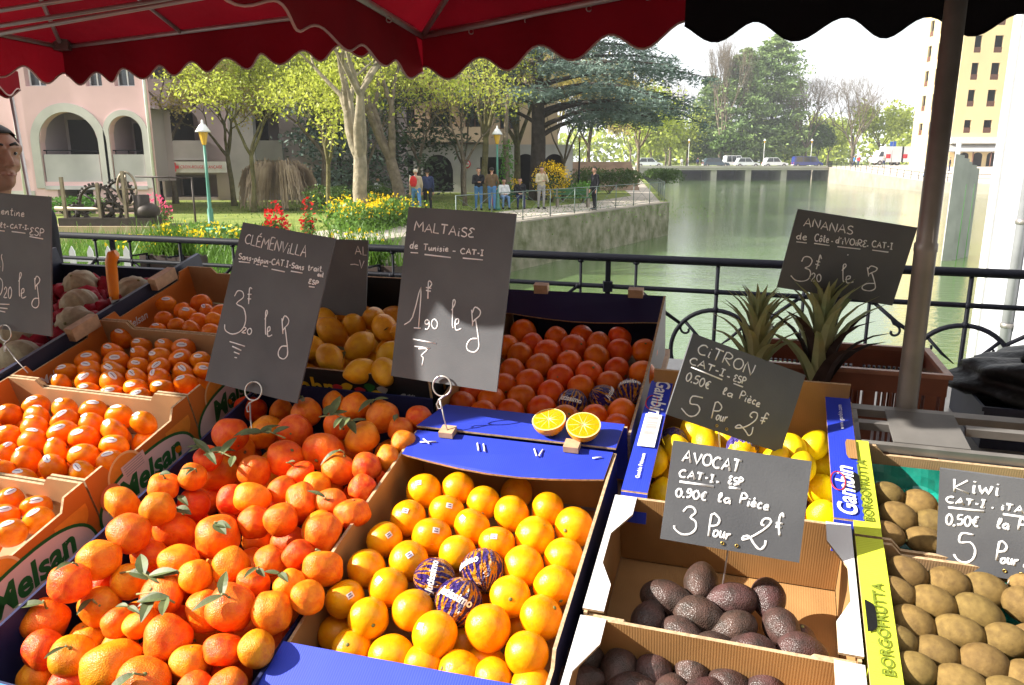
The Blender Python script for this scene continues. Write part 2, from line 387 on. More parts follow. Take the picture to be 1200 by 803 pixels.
# chalk strokes in each slate's own plane (tenths of mm)
SLATES = {
'clemenvilla': dict(o=[-0.5023, 1.5617, 1.3488],X=[0.9394, -0.3207, -0.1213],Y=[0.2143, 0.2728, 0.9379],W=0.2243,H=0.3437,wd=1.0,s=[
[-846,1453,-864,1471,-884,1482,-909,1475,-932,1456,-951,1424,-960,1385,-953,1347,-938,1313,-917,1293,-892,1284,-864,1290,-835,1302],[-802,1491,-801,1275,-703,1267],[-581,1478,-629,1488,-666,1485,-677,1431,-668,1377,-634,1372,-591,1381],[-668,1377,-670,1265,-568,1258],[-634,1517,-602,1555],[-535,1246,-530,1380,-519,1469,-490,1407,-456,1333,-424,1405,-398,1465,-383,1375,-373,1241],[-253,1503,-301,1516,-338,1511,-349,1448,-340,1385,-306,1379,-263,1390],[-340,1385,-341,1253,-240,1245],[-208,1252,-213,1390,-204,1473,-150,1360,-96,1248,-86,1331,-88,1469],[-56,1461,8,1242,68,1457],[118,1348,115,1242,135,1233],[119,1392,121,1405],[167,1463,167,1247,262,1240],[294,1463,293,1246,388,1239],[420,1232,480,1470,549,1228],[442,1318,524,1320],[-960,1044,-976,1052,-991,1056,-1008,1047,-1020,1034,-1019,1020,-1009,1007,-988,999,-967,990,-954,975,-951,960,-960,945,-976,935,-996,938,-1018,946],[-874,998,-890,1003,-905,1003,-919,988,-927,969,-920,950,-908,936,-894,938,-881,949,-875,979,-871,1001,-871,976,-870,945,-865,938,-858,937],[-842,943,-842,981,-840,1006,-839,988,-835,967,-825,986,-814,1007,-805,1006,-797,995,-795,971,-793,949,-787,946,-780,949],[-718,997,-730,1004,-741,1007,-750,1000,-753,988,-737,976,-721,963,-721,948,-730,937,-742,938,-758,944],[-690,984,-655,987],[-624,1009,-617,892],[-623,999,-608,1008,-594,1012,-580,1000,-573,982,-579,962,-592,946,-605,948,-619,956],[-542,975,-517,980,-500,986,-503,1000,-515,1011,-529,1007,-541,995,-544,978,-541,960,-533,948,-521,942,-506,947,-489,956],[-533,1031,-513,1057],[-466,1000,-459,881],[-465,989,-450,999,-436,1003,-422,991,-415,972,-421,951,-434,936,-447,938,-461,946],[-382,1000,-380,946,-367,941],[-382,1022,-381,1029],[-345,946,-345,986,-344,1013,-342,994,-338,972,-329,991,-318,1013,-309,1012,-301,1001,-299,976,-297,952,-291,949,-284,953],[-263,992,-228,995],[-134,1055,-146,1065,-159,1071,-175,1066,-190,1054,-200,1033,-205,1009,-200,986,-189,966,-174,954,-158,949,-140,954,-121,962],[-100,955,-65,1083,-12,957],[-87,1001,-31,1005],[0,1082,80,1083],[40,1082,47,954],[117,956,121,961],[141,1082,188,1083],[165,1083,174,958],[150,957,198,958],[218,1002,252,1005],[335,1055,320,1062,306,1065,290,1057,278,1046,279,1034,288,1022,308,1015,328,1007,340,994,343,981,335,968,319,959,300,962,279,969],[416,1025,401,1029,387,1029,374,1015,366,996,372,978,384,964,397,966,409,977,416,1007,419,1027,419,1004,420,973,425,966,431,965],[448,955,448,993,450,1018,451,1000,455,979,464,997,474,1018,484,1018,491,1007,493,983,494,961,500,958,507,961],[566,1017,554,1024,544,1027,535,1020,533,1009,548,997,563,985,562,970,554,959,542,961,528,966],[677,1082,681,1029,686,987,692,974,698,974,706,976,714,981],[660,1041,704,1046],[736,986,735,1025,734,1052,736,1039,740,1022,746,1034,754,1051,765,1052,776,1049],[858,1041,842,1045,827,1044,813,1030,806,1012,813,994,826,983,840,984,853,996,858,1024,861,1043,862,1021,864,992,870,986,876,985],[896,1054,900,998,914,994],[895,1077,895,1084],[945,1108,949,1056,953,1014,959,1002,966,1001,974,1004,982,1009],[928,1067,972,1072],[1012,1002,1015,1007],[923,916,939,919,950,924,948,934,941,942,932,939,924,931,922,918,924,905,929,897,937,893,946,896,957,902],[970,889,971,914,972,932,973,919,975,905,981,917,988,932,994,931,999,924,1000,908,1001,893,1005,891,1009,893],[1031,984,1033,941,1034,907,1038,896,1042,895,1047,897,1052,901],[1020,951,1047,953],[811,793,796,800,782,804,766,796,759,785,775,773,789,761,774,749,757,737,759,722,770,711,791,712,816,717],[889,787,875,793,862,796,847,790,836,780,837,770,845,761,863,755,881,748,892,738,895,727,886,716,872,709,854,711,835,717],[922,706,917,755,917,793,934,799,953,793,968,786,976,776,973,765,963,755,943,750,920,748],[-990,878,-720,897],[-565,886,-494,893],[-383,885,-276,887],[-171,853,151,850],[288,889,562,894],[783,649,913,657],[-897,142,-884,188,-872,234,-851,266,-814,280,-767,280,-729,267,-701,239,-681,199,-680,155,-722,103,-783,47,-808,0,-762,-23,-679,-36,-606,-68,-556,-137,-514,-224,-491,-309,-491,-387,-508,-463,-540,-527,-591,-579,-656,-618,-722,-641,-791,-642,-862,-625,-917,-600,-946,-565,-958,-522,-970,-478],[-520,367,-542,378,-565,389,-579,383,-580,354,-572,309,-562,255,-548,190,-532,116,-515,43],[-594,239,-501,255],[-569,148,-487,158],[-517,-476,-501,-458,-484,-446,-459,-450,-440,-464,-440,-482,-453,-506,-491,-538,-516,-564,-477,-567,-419,-561],[-341,-441,-364,-454,-382,-469,-391,-494,-391,-521,-379,-547,-361,-567,-341,-574,-322,-571,-305,-554,-294,-531,-291,-505,-297,-479,-316,-459,-341,-441],[-53,-197,-42,-151,-31,-106,-26,-68,-31,-38,-41,-16,-51,-8,-62,-6,-71,-17,-68,-65,-40,-182,0,-335,33,-450,49,-491,56,-494,64,-498],[67,-444,89,-428,112,-413,125,-395,124,-369,114,-340,102,-324,88,-325,71,-339,63,-364,70,-408,86,-465,102,-507,114,-523,127,-525,141,-521,160,-510,180,-494,201,-477],[339,-104,443,-412],[366,-163,370,-115,373,-68,387,-40,420,-43,463,-65,495,-93,509,-122,512,-157,508,-190,494,-220,473,-248,455,-273,444,-295,436,-314,428,-333],[452,-265,479,-323,505,-381,534,-449,570,-538,609,-637,638,-718,652,-769,657,-803,653,-833,640,-864,619,-891,592,-908,556,-911,514,-902,479,-886,456,-859,441,-823,436,-786,441,-745,456,-702,480,-668,514,-651,557,-643,600,-635],[-756,-805,-366,-832],[-665,-891,-428,-933],[-593,-997,-454,-1016],[-551,-1103,-491,-1101]]),
'maltaise': dict(o=[-0.115, 1.4432, 1.3972],X=[0.929, -0.3683, -0.035],Y=[0.1105, 0.1861, 0.9763],W=0.2252,H=0.332,wd=1.0,s=[
[-946,1211,-935,1318,-919,1390,-887,1339,-850,1279,-810,1336,-777,1384,-763,1311,-756,1203],[-718,1194,-638,1350,-563,1188],[-689,1250,-590,1250],[-518,1377,-526,1197,-414,1189],[-374,1366,-235,1360],[-304,1363,-312,1189],[-201,1179,-122,1350,-49,1173],[-172,1241,-76,1240],[7,1264,1,1179,24,1171],[10,1300,12,1310],[171,1317,146,1329,122,1336,92,1325,71,1307,70,1288,84,1269,118,1255,152,1240,170,1218,174,1196,157,1176,128,1164,96,1170,60,1184],[324,1313,297,1329,271,1337,241,1325,225,1304,253,1281,279,1258,249,1237,215,1216,217,1189,237,1168,276,1168,322,1174],[-937,924,-953,933,-970,937,-988,921,-1000,900,-995,879,-981,864,-965,861,-948,878,-935,950,-928,1005,-933,949,-938,874,-933,861,-925,862],[-894,899,-864,903,-841,909,-844,924,-857,937,-875,933,-891,921,-896,902,-895,883,-886,869,-872,862,-853,867,-832,875],[-708,966,-617,966],[-663,966,-663,849],[-589,917,-590,892,-588,871,-581,858,-570,854,-556,858,-543,871,-538,898,-535,917,-535,894,-534,863,-527,857,-519,856],[-498,848,-495,887,-492,913,-491,895,-488,873,-476,891,-463,913,-453,912,-445,900,-444,876,-444,853,-437,850,-429,853],[-395,917,-397,864,-382,859],[-394,939,-392,946],[-311,904,-324,910,-335,914,-346,908,-350,898,-333,887,-316,875,-318,862,-328,852,-342,854,-358,859],[-273,919,-275,860,-260,856],[-272,944,-271,951],[-231,893,-203,897,-184,902,-187,916,-199,926,-215,922,-228,912,-233,896,-231,879,-222,868,-210,863,-193,867,-174,874],[-78,877,-18,877],[170,927,157,936,143,941,124,938,107,928,93,911,86,892,91,872,102,856,117,846,135,841,155,845,177,851],[201,844,249,946,300,843],[218,881,281,882],[322,935,411,934],[367,935,365,841],[439,874,477,876],[503,942,556,942],[529,942,531,841],[504,841,557,840],[-974,780,-812,783],[-669,766,-104,751],[146,762,562,760],[-949,-630,-892,-590,-835,-550,-784,-462,-740,-245,-702,20,-672,131,-653,-29,-642,-342,-630,-655],[-524,242,-520,255,-515,267,-507,271,-488,264,-465,248,-450,230,-448,212,-454,193,-464,174,-480,156,-500,139,-520,122],[-734,-667,-578,-659],[-524,242,-497,-75],[-563,137,-448,129],[-557,82,-452,73],[-417,-507,-443,-487,-468,-477,-493,-496,-508,-523,-502,-549,-484,-567,-457,-569,-431,-558,-420,-520,-414,-497,-405,-541,-403,-601,-418,-640,-439,-665,-462,-666,-486,-658],[-310,-447,-335,-468,-355,-493,-361,-530,-355,-569,-334,-604,-308,-629,-282,-636,-259,-627,-241,-601,-232,-566,-233,-528,-247,-493,-275,-468,-310,-447],[30,-244,52,-196,74,-148,88,-107,87,-75,79,-51,69,-41,57,-38,43,-50,38,-101,48,-228,67,-395,84,-522,94,-567,103,-571,111,-575],[126,-517,155,-502,185,-487,204,-469,208,-441,202,-409,191,-391,173,-391,151,-404,137,-431,136,-480,144,-541,155,-587,167,-606,181,-609,199,-605,223,-595,251,-579,279,-562],[443,-191,503,-493],[462,-249,475,-204,488,-159,509,-133,545,-138,589,-162,620,-190,630,-219,627,-252,617,-284,596,-311,567,-337,542,-360,525,-381,513,-398,500,-416],[541,-352,559,-409,578,-467,598,-534,623,-622,648,-719,666,-799,673,-850,671,-883,661,-911,641,-941,613,-967,579,-981,538,-982,491,-972,455,-954,434,-926,424,-891,425,-854,439,-814,464,-774,497,-742,539,-728,588,-722,638,-717],[-724,-886,-222,-910],[-676,-1020,-343,-1017],[-583,-1056,-508,-1047,-433,-1039,-392,-1046,-413,-1082,-468,-1134,-506,-1177,-500,-1193,-477,-1199,-459,-1217,-458,-1259,-463,-1313,-468,-1367]]),
'ananas': dict(o=[0.6598, 1.515, 1.4633],X=[0.9863, -0.0691, -0.1499],Y=[0.1418, -0.1097, 0.9838],W=0.2315,H=0.1593,wd=0.9,s=[
[-972,490,-916,652,-832,486],[-951,548,-863,549],[-800,502,-810,600,-805,659,-743,579,-681,499,-674,557,-683,656],[-633,483,-578,631,-494,479],[-613,536,-524,537],[-459,474,-471,577,-467,638,-404,555,-341,471,-335,533,-345,635],[-296,481,-242,638,-156,477],[-276,538,-188,538],[-36,615,-60,627,-84,633,-110,622,-127,605,-126,587,-111,569,-79,557,-45,544,-26,524,-20,503,-34,484,-59,472,-90,478,-124,490],[-974,282,-996,290,-1016,291,-1035,276,-1046,255,-1036,236,-1017,224,-997,222,-980,239,-977,307,-978,357,-974,305,-967,237,-959,225,-950,227],[-920,261,-884,268,-858,276,-864,292,-883,304,-903,299,-919,285,-922,264,-917,244,-904,231,-886,225,-864,231,-841,241],[-637,359,-649,371,-661,378,-676,373,-688,358,-696,335,-699,308,-692,280,-680,257,-666,243,-650,238,-634,243,-618,252],[-579,312,-590,305,-599,295,-600,277,-596,258,-586,245,-574,238,-563,245,-555,258,-553,277,-557,295,-567,305,-579,312],[-599,337,-585,360,-565,338],[-524,380,-518,316,-511,263,-505,247,-499,246,-492,249,-485,255],[-537,331,-498,334],[-464,282,-442,287,-427,294,-431,311,-443,324,-455,319,-465,306,-466,285,-462,264,-453,250,-442,243,-429,248,-414,258],[-370,279,-337,279],[-236,321,-251,328,-265,330,-278,316,-284,296,-277,278,-263,265,-249,263,-238,279,-239,344,-242,393,-237,343,-230,277,-223,265,-217,267],[-204,379,-205,352],[-155,324,-149,266,-135,262],[-157,348,-157,355],[-133,393,-73,268,-49,395],[19,391,3,385,-10,374,-17,351,-16,324,-6,300,9,280,26,272,43,272,59,279,70,294,73,318,70,345,59,366,45,382,32,389,19,391],[104,336,110,280,125,276],[102,360,102,367],[150,270,137,340,133,394,155,404,182,395,198,384,205,368,199,350,186,335,160,334,146,330,178,304,226,272],[297,388,278,398,262,403,246,393,239,376,258,361,277,344,261,328,244,310,248,290,263,275,287,276,314,283],[320,301,350,301],[472,406,460,416,447,422,432,417,420,404,412,384,410,360,417,337,430,317,444,306,460,301,477,306,493,314],[516,300,539,408,599,302],[524,339,576,342],[599,416,673,419],[636,417,654,305],[709,349,741,352],[750,425,795,427],[773,426,794,309],[771,308,816,309],[-1027,166,-823,173],[-682,190,-381,193],[-226,197,219,218],[446,236,761,244],[6,69,27,67],[-823,-204,-817,-169,-811,-134,-798,-109,-770,-94,-734,-89,-700,-93,-670,-107,-643,-131,-627,-159,-626,-194,-637,-235,-653,-268,-681,-291,-714,-307,-728,-320,-707,-328,-667,-333,-632,-344,-610,-367,-593,-396,-584,-428,-583,-465,-589,-504,-605,-538,-635,-564,-675,-584,-717,-597,-760,-602,-805,-601,-847,-592,-885,-572,-921,-544,-956,-516],[-460,-93,-478,-60,-495,-27,-507,-14,-510,-30,-508,-66,-505,-113,-504,-171,-503,-240,-502,-309],[-547,-146,-467,-159],[-547,-211,-467,-225],[-559,-437,-551,-411,-540,-394,-518,-399,-499,-417,-494,-442,-499,-475,-523,-520,-536,-558,-504,-559,-457,-549],[-420,-397,-436,-412,-448,-431,-450,-461,-444,-492,-429,-522,-410,-544,-392,-552,-377,-547,-366,-527,-362,-499,-365,-468,-375,-439,-395,-417,-420,-397],[-9,-256,11,-222,32,-188,44,-160,42,-139,32,-124,20,-118,7,-118,-6,-127,-9,-161,10,-244,40,-353,65,-436,79,-465,88,-467,98,-469],[109,-428,140,-415,170,-402,190,-388,192,-369,184,-349,171,-338,152,-340,129,-351,115,-370,118,-402,131,-443,145,-472,158,-484,174,-484,193,-480,218,-471,247,-457,275,-443],[456,-117,532,-289],[478,-149,489,-121,500,-93,519,-76,557,-75,603,-84,636,-97,647,-114,646,-134,637,-153,617,-172,589,-190,564,-206,549,-220,537,-232,525,-244],[563,-201,585,-234,607,-266,631,-303,660,-353,692,-408,714,-455,723,-484,724,-504,715,-522,696,-542,668,-560,635,-572,592,-576,544,-574,506,-567,483,-553,471,-533,470,-511,482,-486,506,-459,538,-437,580,-424,631,-416,681,-408]]),
'citron': dict(o=[0.3964, 1.2921, 1.2511],X=[0.9173, 0.1607, -0.3644],Y=[0.3183, 0.2541, 0.9133],W=0.2355,H=0.1474,wd=1.0,s=[
[-828,584,-851,600,-876,611,-911,605,-945,588,-972,559,-989,525,-984,491,-966,461,-940,442,-907,434,-869,439,-828,449],[-754,537,-767,442,-739,433],[-748,577,-744,589],[-679,627,-511,622],[-595,624,-616,429],[-475,433,-469,541,-454,625,-404,638,-352,622,-324,603,-316,578,-336,551,-371,530,-426,530,-456,525,-401,482,-317,427],[-160,602,-197,594,-230,578,-254,543,-265,502,-254,463,-231,431,-199,416,-164,414,-128,424,-98,446,-80,483,-75,524,-87,559,-110,586,-134,597,-160,602],[-39,399,-32,523,-11,598,55,496,122,394,145,468,156,592],[-941,320,-959,331,-979,338,-1006,333,-1032,322,-1053,302,-1065,279,-1060,256,-1046,236,-1025,224,-999,218,-969,222,-937,229],[-903,222,-824,344,-759,219],[-874,266,-782,267],[-717,330,-586,328],[-652,329,-662,217],[-550,262,-492,263],[-448,330,-368,329],[-408,330,-415,212],[-455,213,-375,211],[-304,232,-252,234],[-109,300,-126,308,-141,311,-157,300,-165,285,-148,272,-132,259,-147,243,-165,227,-162,209,-150,197,-127,199,-101,207],[-27,308,-42,315,-56,317,-72,307,-83,293,-82,280,-73,268,-53,262,-33,255,-21,242,-17,227,-26,212,-41,201,-60,203,-81,209],[13,202,5,267,3,319,21,329,42,323,58,314,67,302,65,286,54,271,34,263,9,258],[-1017,173,-372,149],[-144,154,54,153],[-987,77,-1007,65,-1025,48,-1035,20,-1039,-12,-1032,-43,-1019,-67,-1004,-77,-987,-74,-971,-56,-958,-30,-952,0,-954,31,-968,55,-987,77],[-917,-58,-929,-84],[-793,68,-827,69,-856,64,-870,35,-870,7,-847,7,-820,9,-805,-6,-799,-26,-808,-50,-825,-69,-852,-72,-882,-69],[-717,65,-738,53,-755,37,-766,9,-769,-22,-763,-52,-750,-76,-734,-86,-717,-83,-701,-66,-688,-40,-682,-10,-684,19,-698,43,-717,65],[-563,35,-579,44,-595,47,-613,32,-628,9,-635,-18,-635,-44,-626,-66,-611,-82,-592,-82,-571,-78],[-655,-4,-585,-3],[-657,-30,-591,-30],[-288,-54,-258,-24,-236,4,-236,27,-245,41,-258,37,-270,18,-275,-25,-276,-67,-270,-79,-259,-81,-246,-79,-232,-75],[-97,-33,-121,-27,-145,-25,-171,-36,-189,-52,-183,-70,-166,-84,-143,-84,-120,-75,-102,-50,-92,-31,-97,-53,-103,-81,-96,-88,-85,-90],[55,-63,58,19,67,82,91,92,118,80,137,67,146,50,140,31,123,14,94,9,61,7],[182,-5,173,-70,190,-77],[186,22,189,30],[228,-38,260,-35,283,-29,281,-14,268,-1,250,-5,233,-16,226,-35,226,-54,234,-68,248,-75,268,-71,291,-63],[245,49,270,23],[381,-7,366,3,351,6,333,-9,321,-30,325,-52,338,-68,358,-67,380,-61],[415,-50,448,-47,471,-42,470,-26,456,-14,438,-17,421,-29,414,-47,414,-67,422,-80,436,-87,456,-83,479,-75],[-620,-261,-693,-268,-766,-276,-817,-294,-837,-336,-836,-388,-818,-425,-780,-428,-726,-415,-679,-410,-646,-424,-621,-447,-608,-475,-609,-512,-623,-554,-647,-589,-681,-615,-725,-634,-774,-637,-829,-619,-888,-586,-948,-552],[-343,-549,-359,-390,-362,-265,-322,-240,-274,-258,-238,-280,-217,-311,-222,-350,-247,-385,-295,-402,-352,-413],[-229,-454,-243,-464,-253,-476,-257,-500,-255,-523,-246,-540,-233,-548,-220,-539,-209,-522,-205,-498,-207,-475,-216,-463,-229,-454],[-177,-450,-178,-486,-176,-517,-169,-535,-159,-542,-147,-535,-135,-516,-130,-476,-128,-448,-128,-482,-127,-527,-121,-536,-113,-537],[-94,-530,-92,-477,-90,-440,-89,-457,-86,-481,-80,-464,-71,-443,-60,-441,-49,-445],[414,-305,391,-298,367,-291,355,-279,359,-255,374,-227,395,-207,425,-197,461,-196,486,-208,499,-237,502,-279,489,-326,452,-380,400,-439,347,-488,297,-521,248,-545,207,-560,177,-569,156,-570,149,-563,160,-542,185,-513,218,-498,261,-509,311,-534,356,-559,391,-584,421,-608,446,-621,468,-616,485,-600,496,-576,497,-541,491,-498,486,-455],[717,-166,695,-153,674,-140,657,-140,648,-162,644,-196,641,-234,636,-273,632,-315,628,-357],[580,-253,706,-229],[582,-303,678,-291]]),
'avocat': dict(o=[0.3252, 1.0362, 1.1685],X=[0.9764, -0.1968, -0.0894],Y=[0.1416, 0.2699, 0.9524],W=0.197,H=0.1457,wd=1.35,s=[
[-813,445,-743,609,-693,440],[-787,504,-711,504],[-655,594,-610,437,-543,589],[-453,599,-476,592,-497,578,-512,548,-519,512,-513,478,-498,451,-478,438,-456,436,-433,445,-415,464,-403,496,-400,532,-408,562,-421,585,-436,594,-453,599],[-269,554,-284,569,-300,577,-322,572,-344,557,-362,532,-373,502,-370,472,-358,445,-342,429,-320,422,-296,426,-270,436],[-242,415,-173,581,-125,410],[-217,475,-142,475],[-85,587,21,582],[-32,585,-47,416],[-739,302,-753,311,-768,316,-787,312,-806,301,-821,283,-829,263,-825,243,-814,225,-798,215,-779,211,-757,215,-734,222],[-709,208,-655,314,-605,208],[-689,246,-623,248],[-577,311,-482,312],[-530,312,-535,211],[-455,255,-414,257],[-385,310,-328,310],[-356,310,-359,211],[-387,211,-330,211],[-296,223,-249,224],[-68,323,-82,331,-94,335,-108,325,-115,311,-101,299,-89,285,-102,271,-118,256,-117,239,-107,227,-88,229,-66,235],[0,317,-12,323,-24,326,-37,318,-47,306,-47,295,-40,285,-24,278,-7,271,1,260,4,247,-4,234,-17,226,-32,228,-49,234],[28,228,24,288,25,335,40,344,57,337,70,328,77,316,74,302,64,289,47,283,26,280],[-817,143,-323,151],[-109,177,57,175],[-797,42,-816,30,-831,16,-840,-7,-841,-33,-833,-58,-820,-77,-804,-84,-788,-81,-774,-66,-763,-44,-759,-19,-763,5,-778,24,-797,42],[-723,-62,-733,-85],[-623,34,-637,49,-651,58,-669,49,-682,32,-681,15,-673,2,-656,-2,-639,2,-627,26,-620,40,-620,11,-627,-28,-641,-52,-658,-66,-672,-64,-686,-57],[-549,51,-567,40,-583,26,-591,2,-592,-23,-584,-48,-571,-67,-556,-74,-540,-71,-526,-55,-515,-34,-511,-9,-515,15,-530,34,-549,51],[-404,36,-419,44,-434,45,-450,31,-462,9,-467,-14,-466,-37,-456,-57,-442,-70,-424,-69,-405,-64],[-487,-3,-422,1],[-487,-26,-426,-22],[-235,-28,-210,4,-191,32,-192,56,-200,70,-211,66,-221,46,-225,2,-224,-41,-218,-53,-209,-54,-198,-52,-185,-47],[-69,5,-90,11,-111,12,-134,-2,-148,-20,-143,-40,-128,-55,-108,-54,-88,-43,-74,-14,-65,7,-69,-17,-73,-49,-67,-56,-58,-58],[75,-29,80,54,90,119,113,128,139,115,156,101,165,84,159,64,142,48,114,43,82,42],[199,23,189,-46,204,-53],[203,51,206,60],[241,-8,272,-6,295,-1,293,15,281,28,264,25,247,14,240,-5,240,-25,247,-38,261,-46,280,-42,301,-35],[260,80,284,53],[387,8,373,18,359,22,341,7,329,-15,333,-38,345,-56,363,-55,385,-49],[420,-26,450,-23,472,-18,471,-3,459,10,442,7,425,-4,418,-23,418,-42,425,-55,439,-62,458,-59,479,-51],[-706,-284,-691,-257,-675,-230,-656,-210,-630,-200,-600,-196,-574,-201,-553,-217,-536,-240,-530,-266,-548,-294,-577,-324,-591,-349,-573,-365,-539,-378,-513,-396,-501,-428,-495,-467,-499,-503,-516,-535,-541,-565,-572,-588,-607,-604,-648,-613,-688,-613,-726,-599,-763,-576,-791,-554,-803,-537,-806,-523,-809,-508],[-303,-573,-307,-398,-302,-262,-266,-237,-224,-259,-193,-284,-177,-320,-184,-361,-208,-399,-251,-415,-302,-424],[-201,-470,-217,-479,-231,-492,-238,-516,-238,-542,-229,-561,-215,-570,-199,-562,-185,-544,-178,-519,-177,-494,-187,-480,-201,-470],[-140,-465,-145,-504,-146,-536,-140,-556,-130,-563,-114,-557,-99,-538,-89,-496,-84,-468,-87,-504,-91,-550,-85,-560,-76,-562],[-56,-581,-48,-528,-42,-491,-43,-509,-42,-533,-33,-517,-21,-496,-9,-495,4,-500],[456,-289,438,-286,419,-283,408,-274,409,-250,419,-220,434,-198,458,-186,489,-181,513,-184,528,-195,536,-214,531,-240,509,-276,474,-320,431,-365,377,-413,316,-463,263,-502,224,-525,194,-538,175,-541,168,-532,170,-515,181,-499,202,-487,231,-476,260,-478,287,-502,313,-538,341,-571,371,-601,403,-628,430,-639,455,-626,476,-597,491,-569,496,-545,495,-521,494,-497],[701,-128,693,-105,685,-82,676,-73,665,-83,653,-106,645,-137,643,-180,646,-231,651,-279,658,-319,667,-356,676,-393],[603,-228,700,-216],[604,-275,684,-273]]),
'kiwi': dict(o=[0.6872, 0.9912, 1.1476],X=[0.8265, -0.5585, 0.0712],Y=[-0.1107, -0.0373, 0.9932],W=0.1555,H=0.1575,wd=1.35,s=[
[-586,653,-582,455],[-421,659,-581,526,-401,465],[-340,599,-349,483,-323,474],[-336,647,-333,662],[-278,607,-263,533,-246,486,-224,536,-202,588,-186,538,-169,491,-148,542,-125,621],[-65,609,-73,497,-48,489],[-61,655,-59,669],[-582,356,-595,364,-609,369,-628,365,-647,355,-662,339,-671,320,-668,300,-658,284,-644,275,-626,271,-604,275,-582,281],[-558,269,-501,362,-458,271],[-537,303,-474,305],[-427,367,-337,368],[-382,368,-391,274],[-314,315,-275,317],[-244,390,-191,390],[-217,390,-224,278],[-251,277,-198,278],[-118,292,-95,292],[12,334,7,289,21,285],[15,353,17,358],[51,383,137,383],[94,383,85,285],[154,281,208,382,249,281],[174,317,234,319],[279,361,271,282,339,280],[376,333,371,288,385,285],[379,351,380,357],[481,367,465,374,449,378,430,371,420,360,436,349,452,337,433,326,412,314,412,300,424,289,448,290,477,294],[-650,193,-204,219],[18,222,447,224],[-621,90,-638,74,-653,53,-662,20,-664,-17,-658,-51,-647,-77,-633,-86,-619,-81,-605,-59,-594,-27,-589,7,-592,41,-604,67,-621,90],[-559,-65,-568,-98],[-455,106,-485,103,-509,95,-520,61,-519,30,-500,32,-477,37,-464,23,-459,1,-465,-26,-480,-49,-502,-55,-528,-57],[-392,104,-409,89,-423,70,-432,39,-434,5,-427,-26,-416,-50,-403,-58,-389,-54,-375,-33,-365,-4,-361,28,-363,59,-376,83,-392,104],[-264,100,-277,109,-291,110,-305,91,-317,63,-322,32,-321,2,-313,-22,-300,-38,-284,-36,-267,-29],[-339,46,-281,54],[-340,16,-285,24],[-37,30,-14,70,3,106,5,137,0,154,-9,149,-19,124,-26,68,-30,13,-27,-3,-20,-4,-11,-2,-1,4],[96,69,80,77,64,78,45,63,32,42,34,18,45,1,60,1,77,13,91,47,99,72,95,43,88,6,92,-3,99,-5],[211,20,218,115,228,187,251,198,275,184,292,169,300,149,294,127,277,109,251,103,219,101],[333,101,323,23,338,15],[338,133,340,143],[373,60,403,64,424,70,423,90,412,105,395,101,379,87,372,64,371,40,378,23,391,14,409,19,430,29],[393,168,415,136],[511,77,498,87,485,91,468,75,457,52,460,27,471,9,489,10,509,16],[541,32,570,36,591,42,590,59,579,73,562,69,547,57,540,36,540,14,547,-1,559,-8,577,-4,597,5],[-314,-179,-368,-176,-421,-174,-462,-188,-484,-234,-492,-296,-484,-338,-450,-336,-399,-315,-355,-308,-324,-331,-300,-370,-286,-413,-284,-462,-292,-516,-307,-564,-332,-602,-364,-633,-397,-652,-429,-656,-462,-649,-492,-634,-514,-611,-533,-580,-551,-550],[-21,-518,-13,-351,1,-222,30,-200,60,-222,81,-246,91,-280,83,-319,62,-354,28,-368,-11,-376],[65,-462,51,-472,39,-485,34,-508,33,-532,41,-549,53,-556,67,-548,79,-530,84,-506,84,-483,76,-471,65,-462],[116,-446,112,-486,111,-519,116,-539,125,-546,138,-538,151,-518,159,-474,163,-445,161,-482,158,-529,163,-539,170,-540],[188,-554,194,-493,199,-451,199,-471,199,-498,207,-479,217,-454,228,-453,238,-457],[444,-309,429,-298,414,-287,408,-272,416,-244,434,-211,454,-191,479,-189,507,-200,524,-221,525,-253,516,-296,497,-343,465,-400,424,-462,387,-511,359,-537,336,-549,320,-551,311,-541,310,-520,318,-505,340,-498,372,-497,404,-507,436,-538,468,-579,495,-601,514,-587,528,-553,542,-519]]),
'clementine': dict(o=[-1.1566, 1.772, 1.4198],X=[0.9427, -0.3314, -0.0383],Y=[0.0734, 0.094, 0.9929],W=0.2366,H=0.3167,wd=1.0,s=[
